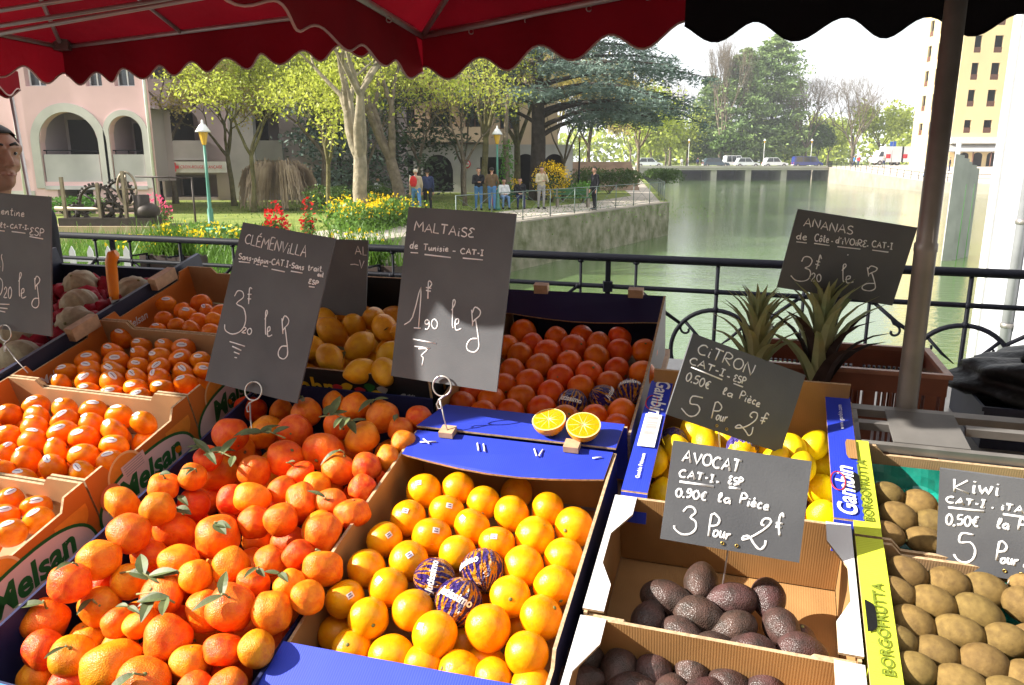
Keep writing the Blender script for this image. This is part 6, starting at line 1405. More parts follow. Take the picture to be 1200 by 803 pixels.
deciduous('plane_tree', 'thick pale barked tree in the yellow flower bed, forking high', (-4.85, 25.2, G0), 8.6, .25, 12, 'pale', 'lime', 4600, .065, (.0, 0), 4, .55, .08, .42, first=2.2)
deciduous('plane_tree', 'leaning grey tree with several stems behind the strollers', (-4.65, 33.0, G0), 9.4, .27, 21, 'grey', 'lime', 2800, .07, (-.20, 0), 4, .40, .14, .4, first=2.2)
deciduous('garden_tree', 'slim dark tree rising behind the two standing men', (-1.35, 39, G0), 7.6, .17, 33, 'green', 'lime', 2200, .075, (.02, 0), 4, .42, .14, .4, first=3.2)
deciduous('garden_tree', 'tall tree with bright spring leaves above the red cross sign', (-16.6, 38.5, G0), 8.5, .13, 41, 'grey', 'yellowgreen', 3600, .09, (0, 0), 4, .55, .1, .4)
deciduous('garden_tree', 'tree with bright leaves between the lime tree and the pale trunk', (-8.3, 34.5, G0), 6.8, .14, 47, 'grey', 'lime', 4200, .08, (.05, 0), 4, .6, .08, .4)
deciduous('garden_tree', 'half bare tree in the middle of the garden behind the seated people', (.3, 46, G0), 11, .2, 52, 'green', 'yellowgreen', 1500, .1, (0, 0), 4, .5, .12, .5, first=3)
deciduous('garden_tree', 'small lime tree spreading just left of the pale forked trunk', (-6.7, 28.5, G0), 5.6, .09, 58, 'green', 'lime', 3000, .07, (.03, 0), 4, .62, .05, .36)
for k, (x, y, h, lf, nl, lab) in enumerate(((-4.9, 41.5, 7.5, 'yellowgreen', 2600, 'half bare yellowish tree in front of the house corner'), (-2.9, 46, 9.5, 'yellowgreen', 2600, 'half bare tree behind the brown coated man'), (-6.8, 37, 7.6, 'lime', 2400, 'thin lime tree behind the pale forked trunk'), (3.2, 48.5, 9, 'yellowgreen', 3500, 'fine twigged yellowish tree right of the cedar trunk'), (-2.2, 36.5, 6.4, 'lime', 1900, 'thin young tree just left of the garden lamp'))):
    deciduous('garden_tree', lab, (x, y, G0), h, .10, 130 + k, 'grey', lf, nl, .075, (0, 0), 5, .5, .08, .42, first=1.9)
# ivy covered stump-trunk
t = thing('ivy_trunk', 'bright green ivy climbing a trunk beside the garden lamp', 'tree', (-.25, 36.5, G0))
b = MB(); b.tube([(0, 0, -.1), (.03, 0, 1.5), (-.05, 0, 3.0), (.05, .05, 5)], [.16, .13, .12, .06], 8); b.build('trunk', BARK['grey'], t)
ng = np.random.default_rng(5); P = np.stack([ng.normal(0, .15, 900), ng.normal(0, .15, 900), ng.uniform(0, 3.0, 900)], 1); quads_mesh('ivy', leafq(P, .065, ng), LEAFM['ivy'], t)

# the cedar
def cedar(label, base, h, seed):
    t = thing('cedar_tree', label, 'tree', base); rg = random.Random(seed); ng = np.random.default_rng(seed); mb = MB()
    mb.tube([(0, 0, -.2), (0, 0, .5), (.05, 0, 3), (.0, .05, 6), (.05, 0, 9), (0, 0, h)], [.62, .44, .38, .30, .18, .03], 12)
    sprays = []
    def branch(z, a, L_, rise, droop, r):
        d = Vector((math.cos(a), math.sin(a), 0)); p = Vector((0, 0, z)); pts = [p]; k = 10
        for i in range(1, k + 1):
            f = i / k; pts.append(Vector((0, 0, z)) + d * (L_ * f) + Vector((rg.gauss(0, .05), rg.gauss(0, .05), rise * L_ * (f ** .8) - droop * L_ * f ** 2.4)))
        mb.tube(pts, [r * (1 - .85 * i / k) for i in range(k + 1)], 6)
        for i in range(3, k + 1):
            f = i / k
            for sgn in (-1, 1):
                if rg.random() < .12: continue
                sl_ = L_ * (.26 * math.sin(math.pi * min(.95, f * .9 + .05)) + .05) * rg.uniform(.6, 1.2)
                sd = Vector((-d.y, d.x, 0)) * sgn; q = pts[i]; e = q + sd * sl_ + d * sl_ * .55 + Vector((0, 0, -.15 * sl_))
                mb.tube([q, (q + e) / 2 + Vector((0, 0, .03)), e], [.022, .015, .006], 4)
                n = int(34 * sl_ / .6) + 12
                u = ng.uniform(.05, 1.05, n); c = np.array(q)[None] + (np.array(e) - np.array(q))[None] * u[:, None]
                c += ng.normal(0, 1, (n, 3)) * np.array([.19, .19, .10]); c[:, 2] -= np.abs(ng.normal(0, .24, n))
                sprays.append(c)
            n = 26; c = np.array(pts[i])[None] + ng.normal(0, 1, (n, 3)) * np.array([.24, .24, .12]); c[:, 2] -= np.abs(ng.normal(0, .2, n)); sprays.append(c)
    # long limbs over the water on the right (seen in front of the sky), shorter elsewhere
    for z, a, L_, rise, droop in ((3.2, .10, 6.3, .42, .22), (4.2, -.05, 8.4, .30, .32), (4.9, .25, 9.0, .26, .26), (5.8, 0.0, 8.6, .22, .16), (6.4, -.3, 7.0, .18, .16), (6.9, .15, 6.9, .16, .10), (7.6, .3, 6.2, .16, .10), (8.2, -.2, 5.4, .15, .1), (5.2, -.55, 6.6, .26, .30), (4.4, .5, 7, .3, .3), (3.6, -.35, 6.2, .40, .34),
                              (3.9, 2.7, 4.4, .45, .2), (4.8, 3.3, 4.8, .35, .2), (5.6, 2.9, 4.4, .3, .18), (6.5, 3.5, 4.0, .25, .15), (7.4, 2.6, 3.8, .2, .12), (5.0, -1.6, 4.5, .3, .25), (6.2, -1.2, 4.6, .25, .2), (7.2, -1.9, 4.2, .2, .15), (5.4, 1.5, 5, .3, .2), (6.8, 1.8, 5, .2, .1), (8.0, 1.0, 4.6, .15, .1), (8.8, 3, 3.4, .15, .1), (9.4, 0, 3.4, .12, .1), (9.6, -1.5, 3, .12, .1), (10.2, 1.5, 2.5, .1, .1)):
        branch(z, a, L_, rise, droop, .15 if L_ > 6 else .11)
    mb.build('trunk', BARK['dark'], t)
    P = np.concatenate(sprays); quads_mesh('crown', leafq(P, .14, ng, .5, .22), LEAFM['cedar'], t)
    return t
cedar('big blue green cedar on the quay, long limbs reaching over the water', (1.35, 42, G0), 11.5, 4)

def conifer(label, base, h, rad, seed, leaf='conifer', n=15000, size=.42, name='conifer', group=None, bark='dark', bare=.04):
    t = thing(name, label, 'tree', base, group=group); rg = random.Random(seed); ng = np.random.default_rng(seed); mb = MB()
    mb.tube([(0, 0, -.3), (0, 0, h * .5), (0, 0, h)], [h * .018, h * .011, .02], 8)
    P = []
    nb = int(h * 4.2)
    for i in range(nb):
        f = bare + (1 - bare) * (i + rg.random()) / nb; z = f * h; L_ = rad * (math.sin(math.pi * (1 - f) ** .75 * .62 + .06) ) * rg.uniform(.65, 1.12); a = i * 2.4 + rg.uniform(-.4, .4)
        d = np.array([math.cos(a), math.sin(a), 0]); e = d * L_ + np.array([0, 0, z + L_ * rg.uniform(-.05, .22)])
        mb.tube([(0, 0, z), tuple(e)], [.05 * h / 15, .01], 4)
        k = int(n / nb); u = ng.uniform(.25, 1.05, k) ** .8; c = np.array([0, 0, z]) + (e - np.array([0, 0, z])) * u[:, None]
        w = .12 * L_ + .25; c += ng.normal(0, 1, (k, 3)) * np.array([w, w, w * .38]); P.append(c)
    mb.build('trunk', BARK[bark], t); quads_mesh('crown', leafq(np.concatenate(P), size, ng, .4, .4), LEAFM[leaf], t)
    return t
conifer('left one of the two tall conifers behind the bridge', (49.6, 172, .5), 24, 7.8, 6)
conifer('right and darker one of the two tall conifers behind the bridge', (56.6, 174, .5), 27, 8.6, 9, n=18000)
conifer('dark slim conifer left of the tall pair behind the bridge', (43.5, 176, .5), 19, 4.2, 10, n=8000)
conifer('dark conifer shading the house wall in the garden', (-9.0, 41, G0), 9, 3.4, 14, 'cedar', 7000, .15)
conifer('second dark conifer behind the leaning grey tree', (-6.3, 43, G0), 9.5, 3.6, 15, 'dark', 6000, .16)

def bare_tree(label, base, h, seed, narrow=False, name='bare_tree', leaf=None, nleaf=0, group=None):
    return deciduous(name, label, base, h, h * .015, seed, 'grey', leaf or 'twig', 0, .16, (0, 0), 5, .22 if narrow else .50, .25 if narrow else .1, 1.0, (3, 4), first=h * .18, group=group, shrink=.78)
bare_tree('tall narrow bare poplar left of the conifers', (44.2, 168, .5), 26, 61, True, 'poplar', 'twig', 3000)
bare_tree('tall bare brownish tree right of the conifers', (66, 180, .5), 23, 62, False, 'bare_tree', 'twig', 3500)
bare_tree('spreading bare tree with dark twigs near the yellow building', (71, 165, .5), 20, 64, False, 'bare_tree', 'twig', 800)
bare_tree('brownish bare tree close to the right side of the darker conifer', (63.5, 171, .5), 21, 67)
bare_tree('bare tree with reddish twigs beside the willow', (76, 176, .5), 17, 68)
bare_tree('bare tree far behind the left end of the bridge', (38, 190, .5), 22, 66, False, 'bare_tree', 'twig', 3500)
for k, (x, y, h, w, lf, lab) in enumerate(((80, 172, 15, 6.5, 'willow', 'yellow green willow just left of the yellow building'), (76, 190, 13, 6, 'willow', 'paler willow behind the bare tree on the right bank'), (33.5, 172, 11, 4.5, 'willow', 'yellow green bush tree behind the parked silver car'), (39, 176, 14, 5, 'willow', 'tall yellow green tree behind the left bridge end'), (61.5, 182, 12, 5, 'willow', 'low pale tree in the gap beside the dark conifer'), (68, 176, 9, 5, 'hedge', 'low olive green tree under the bare trees'), (45.5, 166, 7, 3.5, 'hedge', 'low green tree behind the dark hatchback on the bridge'), (29, 165, 9, 4.5, 'willow', 'low yellow green tree at the left end of the bridge'), (27, 180, 13, 5, 'yellowgreen', 'tall yellowish tree beyond the cedar tips'))):
    t = thing('spring_tree', lab, 'tree', (x, y, .5)); rg = random.Random(k + 70); ng = np.random.default_rng(k + 70); mb = MB(); tips = []
    mb.tube([(0, 0, -.2), (0, 0, h * .25)], [h * .02, h * .014], 8)
    for q in range(5):
        a = q * 1.257; grow(mb, Vector((0, 0, h * .24)), Vector((math.cos(a) * .5, math.sin(a) * .5, .8)), h * .26, h * .009, 3, rg, tips, .05, .5, (2, 3))
    mb.build('trunk', BARK['grey'], t)
    n = 3200; T = np.array([tuple(q) for q in tips]); sc_ = w / max(1e-3, np.abs(T[:, :2]).max()); P = T[ng.integers(0, len(T), n)] + ng.normal(0, w * .13, (n, 3)); 
    if lf == 'willow': P[:, 2] -= np.abs(ng.normal(0, h * .10, n))
    P[:, 2] = np.maximum(P[:, 2], .3); quads_mesh('crown', leafq(P, .42, ng), LEAFM[lf], t)
# a far-off wood filling the gaps on the horizon
ng = np.random.default_rng(99); P = []
for k in range(150):
    x, y = ng.uniform(-160, 190), ng.uniform(225, 260); r = ng.uniform(4, 7); P.append(np.array([x, y, .5 + r * .8]) + ng.normal(0, 1, (180, 3)) * np.array([r * .5, r * .5, r * .5]))
P = np.concatenate(P); P[:, 2] = np.maximum(P[:, 2], .6); o = quads_mesh('far_wood', leafq(P, 1.0, ng), LEAFM['willow']); o['label'] = 'far-off pale spring woods along the horizon'; o['category'] = 'woods'; o['kind'] = 'stuff'
for k, (x, y, h, lf, lab) in enumerate(((6, 62, 9, 'yellowgreen', 'yellowish tree seen under the cedar limbs'), (12, 75, 9, 'willow', 'pale tree between the cedar and the bridge'), (-1, 66, 12, 'yellowgreen', 'tall yellowish tree behind the cedar trunk'), (4.5, 80, 13, 'yellowgreen', 'tall thin yellowish tree far behind the cedar'), (16, 100, 10, 'willow', 'pale green tree on the far left bank'))):
    deciduous('spring_tree', lab, (x, y, G0), h, .15, 90 + k, 'grey', lf, 3600, .20, (0, 0), 4, .6, .05, .6)

# shrubs and flowers
def shrub(label, base, r, leaf, n, size, seed, name='shrub', flowers=None, nf=0, fs=.05, stem=True, cat='bush', group=None):
    t = thing(name, label, cat, base, group=group); ng = np.random.default_rng(seed); rg = random.Random(seed)
    b = MB()
    for k in range(7): b.tube([(0, 0, -.05), (rg.uniform(-.5, .5) * r[0], rg.uniform(-.5, .5) * r[1], r[2] * 1.1)], [.025, .008], 5)
    b.build('stems', BARK['grey'], t)
    c = [leafballs(n // 8, (ng.uniform(-.55, .55) * r[0], ng.uniform(-.55, .55) * r[1], r[2] * ng.uniform(.65, 1.1)), np.array(r) * ng.uniform(.4, .62), size, ng) for _ in range(8)]
    quads_mesh('foliage', np.concatenate(c), LEAFM.get(leaf) or M[leaf], t)
    if flowers: quads_mesh('blossom', leafballs(nf, (0, 0, r[2] * 1.15), np.array(r) * .95, fs, ng, .6), M[flowers], t)
    return t
shrub('clipped round hedge at the end of the quay path', (6.2, 50, G0), (2.6, 1.5, 1.1), 'hedge', 5200, .07, 1, 'hedge')
shrub('smaller clipped hedge near the left end of the bridge', (13.2, 68, G0), (2.0, 1.4, 1.0), 'hedge', 3000, .09, 2, 'hedge')
shrub('yellow forsythia bush behind the man in beige', (2.0, 39.5, G0), (1.1, .8, 1.0), 'hedge', 700, .05, 3, 'forsythia', 'yellowfl', 1500, .05)
shrub('small yellow forsythia bush left of the cedar trunk', (.0, 40, G0), (.6, .5, .6), 'hedge', 300, .05, 4, 'forsythia', 'yellowfl', 500, .05)
shrub('low green bush beside the green bench', (3.5, 38.8, G0), (1.0, .8, .7), 'ivy', 1400, .06, 5)
shrub('dark low bush under the cedar, left of the black lamp', (2.7, 41, G0), (1.1, .8, .8), 'dark', 1400, .06, 6)
shrub('round green bush left of the pale trunk', (-7.0, 31, G0), (1.3, 1, .8), 'hedge', 2200, .06, 7)
shrub('green bush by the house wall behind the old winch', (-17.2, 30, G0), (1.6, .7, .55), 'ivy', 2000, .055, 8)
shrub('low green bush behind the pale trunk', (-6.0, 34, G0), (1.2, .8, .8), 'hedge', 1600, .06, 18)
shrub('pink flowering bush right of the old winch', (-10.3, 22.5, G0), (.5, .4, .55), 'hedge', 600, .045, 9, 'flower_bush', 'pinkfl', 260, .05)
shrub('low salmon pink flowers in front of the taller pink bush', (-9.6, 20.6, G0), (.45, .3, .26), 'hedge', 400, .04, 10, 'flower_bush', 'redfl', 160, .04)
shrub('clump of tall red tulips above the clémenvilla slate', (-5.55, 18.2, G0), (.34, .25, .55), 'fresh', 420, .05, 11, 'tulip_clump', 'redfl', 190, .06)
shrub('second smaller clump of red tulips, to the right of the first', (-4.95, 18.8, G0), (.22, .2, .58), 'fresh', 260, .05, 12, 'tulip_clump', 'redfl', 90, .055)
shrub('leafy green clump between the lamp post and the slates', (-6.9, 19.5, G0), (.9, .5, .35), 'fresh', 1400, .05, 13)
shrub('single pink bloom rising beside the clémenvilla slate', (-1.22, 5.35, .62), (.10, .10, .26), 'fresh', 90, .03, 17, 'flower_bush', 'pinkfl', 60, .022)
# weeping shrub
t = thing('weeping_shrub', 'brown weeping shrub shaped like a dome, bare trailing twigs', 'bush', (-9.95, 33.4, G0)); ng = np.random.default_rng(77)
b = MB(); b.tube([(.2, 0, -.1), (.25, 0, .8), (.1, 0, 1.5)], [.16, .13, .10], 8); b.build('trunk', BARK['pale'], t)
Q = []
for k in range(1500):
    a = ng.uniform(0, 6.28); rr = 1.42 * ng.uniform(.25, 1) ** .6; top = 2.1 - .5 * (rr / 1.42) ** 2 + ng.normal(0, .08); ln = ng.uniform(.5, 1.8) * (rr / 1.42)
    p = np.array([rr * math.cos(a), rr * math.sin(a) * .8, top]); k2 = 5
    for j in range(k2):
        z0, z1 = top - ln * j / k2, top - ln * (j + 1) / k2
        if z1 < .05: break
        w = .018; s = np.array([math.cos(a * 3), math.sin(a * 3), 0]) * w; o_ = np.array([math.cos(a), math.sin(a), 0]) * .05
        c0 = np.array([p[0], p[1], z0]) + o_ * j + ng.normal(0, .02, 3); c1 = np.array([p[0], p[1], z1]) + o_ * (j + 1)
        Q.append([c0 - s, c0 + s, c1 + s, c1 - s])
quads_mesh('trailing_twigs', np.array(Q), LEAFM['brown'], t)
# flower bed and long grass: nobody could count them
def stuff(name, V, m, label, cat):
    o = quads_mesh(name, V, m); o['label'] = label; o['category'] = cat; o['kind'] = 'stuff'; return o
ng = np.random.default_rng(31)
def bed(n, pts, h, zs, size):
    P = []
    pts = np.array(pts)
    for k in range(n):
        w = ng.dirichlet(np.ones(len(pts))); c = w @ pts; P.append([c[0], c[1], G0 + ng.uniform(0, h) * (1 + .4 * math.sin(c[0] * 2.3) * math.cos(c[1] * 1.7))])
    return leafq(np.array(P), size, ng)
BED = [(-6.6, 24), (-2.9, 24.5), (-2.6, 28.5), (-6.4, 29), (-4.8, 20.5), (-4.0, 22)]
stuff('flowerbed_foliage', bed(7000, BED, .72, 0, .075), M['fresh'], 'green foliage of the yellow flower bed around the pale trunk', 'foliage')
P = bed(1300, BED, .5, 0, .05); P[:, :, 2] += .42; stuff('yellow_blossom', P, M['yellowfl'], 'yellow blossom covering the flower bed around the pale trunk', 'flowers')
stuff('garden_foliage', np.concatenate([bed(6000, [(-8.2, 21), (-6, 18), (-4.5, 16), (-7, 13), (-8.5, 14), (-8, 18)], .45, 0, .06), blades(5000, (-7.5, 16, G0), 1.6, 2.2, .55, .012, ng, .3)]), M['fresh'], 'fresh green plants on the near bank behind the railing', 'foliage')
P = bed(420, [(-8, 20), (-6, 18), (-5, 16), (-7, 13), (-8, 15)], .25, 0, .05); P[:, :, 2] += .35; stuff('near_blossom', P, M['yellowfl'], 'scattered yellow blossom on the near bank', 'flowers')
stuff('lawn_grass', np.concatenate([blades(5000, (-3.5, 36, G0), 6, 4, .06, .02, ng, .5)]), M['fresh'], 'short grass of the lawn behind the benches', 'grass')
# ------------------------------------------------------------------ buildings
M['pink'] = mat('pink_render', (.70, .47, .47), .9, .1, .14, .6, .3, 20, detail=8)
M['pinkpale'] = mat('pale_stone_trim', (.52, .50, .46), .85, .2, .2, 1.0)
M['mauve'] = mat('mauve_render', (.42, .35, .365), .9, .1, .25, .35, detail=8)
M['concrete'] = mat('grey_concrete', (.46, .44, .43), .9, .1, .25, .7, detail=8)
M['tan'] = mat('tan_render', (.56, .43, .30), .9, .1, .25, .5, detail=8)
M['yellowwall'] = mat('yellow_render', (.86, .66, .36), .85, .15, .08, .3)
M['creamwall'] = mat('cream_render', (.60, .47, .27), .85, .15, .08, .3)
M['glass'] = mat('window_glass', (.03, .035, .04), .08, .6)
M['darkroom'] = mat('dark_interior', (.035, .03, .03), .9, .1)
M['woodbrown'] = mat('brown_wood', (.15, .06, .035), .6, .3, .3, 3)
M['roof'] = mat('dark_roof', (.10, .07, .06), .8, .2, .2, 2)

def facade(t, origin, ex, width, height, openings, wallm, depth=.25, pane='glass', frame='whitepaint', thick=8.0, wname='wall', ends=True, skew=0.0):
    """flat wall seen from its front with real recessed openings; openings: (x0,x1,z0,z1,arch,kind)"""
    o = Vector(origin); ex = Vector(ex).normalized(); ez = Vector((0, 0, 1)); ny = ex.cross(ez)       # ny faces the viewer
    P = lambda x, z, d=0: o + ex * x + ez * z - ny * d
    xs = {0.0, width}
    for (x0, x1, z0, z1, ar, k) in openings:
        xs |= {x0, x1}
        if ar: xs |= {x0 + (x1 - x0) * i / 16 for i in range(1, 16)}
    xs = sorted(xs); b = MB()
    def top(op, x):
        x0, x1, z0, z1, ar, k = op
        if not ar: return z1
        r = (x1 - x0) / 2; c = (x0 + x1) / 2; return z1 - r + math.sqrt(max(0, r * r - (x - c) ** 2))
    for xa, xb in zip(xs[:-1], xs[1:]):
        xm = (xa + xb) / 2; ops = sorted([op for op in openings if op[0] < xm < op[1]], key=lambda q: q[2]); za = zb = 0.0
        for op in ops:
            b.poly([P(xa, za), P(xb, zb), P(xb, op[2]), P(xa, op[2])]); ta, tb_ = top(op, xa), top(op, xb)
            b.poly([P(xa, ta), P(xb, tb_), P(xb, tb_, depth), P(xa, ta, depth)][::-1]); b.poly([P(xa, op[2]), P(xb, op[2]), P(xb, op[2], depth), P(xa, op[2], depth)])
            za, zb = ta, tb_
        b.poly([P(xa, za), P(xb, zb), P(xb, height), P(xa, height)])
    for (x0, x1, z0, z1, ar, k) in openings:
        zt = z1 if not ar else z1 - (x1 - x0) / 2
        b.poly([P(x0, z0), P(x0, zt), P(x0, zt, depth), P(x0, z0, depth)]); b.poly([P(x1, z0, depth), P(x1, zt, depth), P(x1, zt), P(x1, z0)])
    # sides and back
    if ends: b.poly([P(0, 0), P(0, height), P(0, height, thick), P(0, 0, thick)]); k = width - skew; b.poly([P(k, 0, thick), P(k, height, thick), P(width, height), P(width, 0)]); b.poly([P(0, height), P(width, height), P(k, height, thick), P(0, height, thick)]); b.poly([P(k, 0, thick), P(0, 0, thick), P(0, height, thick), P(k, height, thick)])
    b.build(wname, wallm, t)
    for (x0, x1, z0, z1, ar, k) in openings:
        if k == 'win':
            f = MB(); g = .05
            for q in ((x0, x0 + g, z0, z1), (x1 - g, x1, z0, z1), (x0 + g, x1 - g, z0, z0 + g), (x0 + g, x1 - g, z1 - g, z1), ((x0 + x1) / 2 - g / 2, (x0 + x1) / 2 + g / 2, z0 + g, z1 - g)):
                f.prism([P(q[0], q[2], depth - .06), P(q[1], q[2], depth - .06), P(q[1], q[3], depth - .06), P(q[0], q[3], depth - .06)], -ny * .05)
            w = f.build('window', M[frame], t); g_ = MB(); g_.poly([P(x0, z0, depth - .02), P(x1, z0, depth - .02), P(x1, z1, depth - .02), P(x0, z1, depth - .02)]); g_.build('pane', M[pane], w)
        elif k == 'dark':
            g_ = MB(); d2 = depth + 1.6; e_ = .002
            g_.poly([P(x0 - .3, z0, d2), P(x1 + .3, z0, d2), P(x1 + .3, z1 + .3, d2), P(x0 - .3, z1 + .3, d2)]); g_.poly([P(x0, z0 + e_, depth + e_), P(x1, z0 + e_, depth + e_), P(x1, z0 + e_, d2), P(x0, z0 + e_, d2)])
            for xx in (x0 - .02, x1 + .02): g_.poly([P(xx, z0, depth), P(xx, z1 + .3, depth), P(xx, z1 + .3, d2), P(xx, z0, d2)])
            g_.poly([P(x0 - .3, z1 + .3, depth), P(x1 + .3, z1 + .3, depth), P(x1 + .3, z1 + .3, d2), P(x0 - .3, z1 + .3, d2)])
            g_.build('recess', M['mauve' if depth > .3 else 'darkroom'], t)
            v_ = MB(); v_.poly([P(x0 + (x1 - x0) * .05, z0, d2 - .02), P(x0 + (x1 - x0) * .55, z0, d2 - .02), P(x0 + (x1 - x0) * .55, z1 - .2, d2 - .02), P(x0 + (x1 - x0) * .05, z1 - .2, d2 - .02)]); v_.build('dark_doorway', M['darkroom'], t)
    return P
# pink house with two big arches
pk = thing('pink_house', 'pink rendered house with two arched loggias at far left', 'building', (-14.0, 31, G0))
Pk = facade(pk, (-16, 0, 0), (1, .0, 0), 16, 11, [(11.55, 13.85, 1.25, 3.90, 1, 'dark'), (14.30, 15.60, 1.25, 3.76, 1, 'dark'), (12.0, 13.4, 0, .95, 0, 'dark'), (13.62, 14.25, 4.85, 6.3, 0, 'win'), (14.72, 15.5, 4.85, 6.3, 0, 'win'), (11.3, 12.1, 4.85, 6.3, 0, 'win'), (8.0, 9.6, 1.25, 3.8, 1, 'dark'), (4.0, 5.6, 1.25, 3.8, 1, 'dark')], M['pink'], .35, skew=4.6)
def arch_trim(t, P, x0, x1, ztop, z0, w, m, nm='arch_surround'):
    c, r = (x0 + x1) / 2, (x1 - x0) / 2; zc = ztop - r; b = MB(); n = 20
    pts = [(x0, z0), (x0, zc)] + [(c - r * math.cos(math.pi * i / n), zc + r * math.sin(math.pi * i / n)) for i in range(1, n)] + [(x1, zc), (x1, z0)]
    out = [(x0 - w, z0), (x0 - w, zc)] + [(c - (r + w) * math.cos(math.pi * i / n), zc + (r + w) * math.sin(math.pi * i / n)) for i in range(1, n)] + [(x1 + w, zc), (x1 + w, z0)]
    for i in range(len(pts) - 1):
        a, b2, c2, d2 = out[i], out[i + 1], pts[i + 1], pts[i]
        b.poly([P(*a, -.05), P(*d2, -.05), P(*c2, -.05), P(*b2, -.05)][::-1]); b.poly([P(*a, -.05), P(*b2, -.05), P(*b2, 0), P(*a, 0)]); b.poly([P(*d2, -.05), P(*c2, -.05), P(*c2, 0), P(*d2, 0)][::-1])
    b.build(nm, m, t)
for (x0, x1, zt) in ((11.55, 13.85, 3.90), (14.30, 15.60, 3.76), (8.0, 9.6, 3.8)): arch_trim(pk, Pk, x0, x1, zt, 1.0, .33 if x1 < 14 else .22, M['pinkpale'])
for (x0, x1) in ((11.62, 13.78), (14.34, 15.56)):
    b = MB(); b.prism([Pk(x0, 1.1, .02), Pk(x1, 1.1, .02), Pk(x1, 2.30, .02), Pk(x0, 2.30, .02)], (0, .12, 0)); b.prism([Pk(x0 - .05, .95, -.08), Pk(x1 + .05, .95, -.08), Pk(x1 + .05, 1.095, -.08), Pk(x0 - .05, 1.095, -.08)], (0, .078, 0)); b.build('balcony', M['concrete'], pk)
    b = MB(); b.tube([Pk(x0, 2.45, .06), Pk(x1, 2.45, .06)], .025, 6); 
    for q in (x0 + .1, (x0 + x1) / 2, x1 - .1): b.tube([Pk(q, 2.305, .06), Pk(q, 2.45, .06)], .02, 5)
    b.build('handrail', M['iron'], pk)
b = MB(); b.prism([Pk(0, .002, -.03), Pk(11.1, .002, -.03), Pk(11.1, .9, -.03), Pk(0, .9, -.03)], (0, .028, 0)); b.build('plinth', M['pinkpale'], pk)
for x in (10.75, 15.9):
    b = MB(); b.tube([Pk(x, .01, -.08), Pk(x, 10.8, -.08)], .06, 8); b.build('drainpipe', M['whitepaint'], pk)
b = MB(); b.prism([Pk(10.2, 2.05, -.03), Pk(10.55, 2.05, -.03), Pk(10.55, 2.35, -.03), Pk(10.2, 2.35, -.03)], (0, .028, 0)); b.build('street_plate', mat('blue_plate', (.01, .03, .5), .4), pk)
b = MB(); b.prism([Pk(-.4, 11.0, -.6), Pk(16.4, 11.0, -.6), Pk(16.4, 11.3, -.6), Pk(-.4, 11.3, -.6)], (0, 9, 0)); b.build('roof', M['roof'], pk)

mv = thing('mauve_building', 'mauve building with dark loggias and the red cross sign, behind the small trees', 'building', (-20, 42, G0))
ops = []
for k in range(3): ops += [(1.0 + 4.1 * k, 3.6 + 4.1 * k, 2.3, 4.9, 1 if k % 2 == 0 else 0, 'dark')]
ops += [(1.2 + 4.1 * k, 3.2 + 4.1 * k, 6.2, 8.0, 0, 'win') for k in range(3)] + [(1.4, 4.2, .15, 1.35, 0, 'dark'), (8.8, 11.6, .1, 1.5, 0, 'dark')]
Pm = facade(mv, (0, 0, 0), (1, 0, 0), 13.4, 12, ops, M['mauve'], .4)
for k in range(3):
    b = MB(); x0 = .9 + 4.1 * k; b.prism([Pm(x0, 2.1, -.3), Pm(x0 + 2.9, 2.1, -.3), Pm(x0 + 2.9, 3.1, -.3), Pm(x0, 3.1, -.3)], (0, .298, 0)); b.build('balcony', M['concrete'], mv)
b = MB(); b.prism([Pm(5.2, .0, -.5), Pm(6.5, .0, -.5), Pm(6.5, 5.2, -.5), Pm(5.2, 5.2, -.5)], (0, .498, 0)); b.build('pillar', M['concrete'], mv)
sg = MB(); sg.prism([Pm(1.2, 1.45, -.42), Pm(4.9, 1.45, -.42), Pm(4.9, 2.02, -.42), Pm(1.2, 2.02, -.42)], (0, .1, 0)); sgo = sg.build('sign_board', M['whitepaint'], mv)
b = MB()
for (x0, x1, z0, z1) in ((1.95, 2.41, 1.655, 1.815), (2.1, 2.26, 1.5, 1.654), (2.1, 2.26, 1.816, 1.97)): b.prism([Pm(x0, z0, -.43), Pm(x1, z0, -.43), Pm(x1, z1, -.43), Pm(x0, z1, -.43)], (0, .008, 0))
b.build('red_cross', M['redink'], sgo)
lettering('CROIX-ROUGE FRAN\u00c7AISE', .22, Pm(3.6, 1.735, -.43), (1, 0, 0), (0, 0, 1), M['redink'], sgo, .002, maxw=2.2)
b = MB(); b.prism([Pm(-.3, 12.0, -.6), Pm(13.7, 12.0, -.6), Pm(13.7, 12.3, -.6), Pm(-.3, 12.3, -.6)], (0, 9, 0)); b.build('roof', M['roof'], mv)

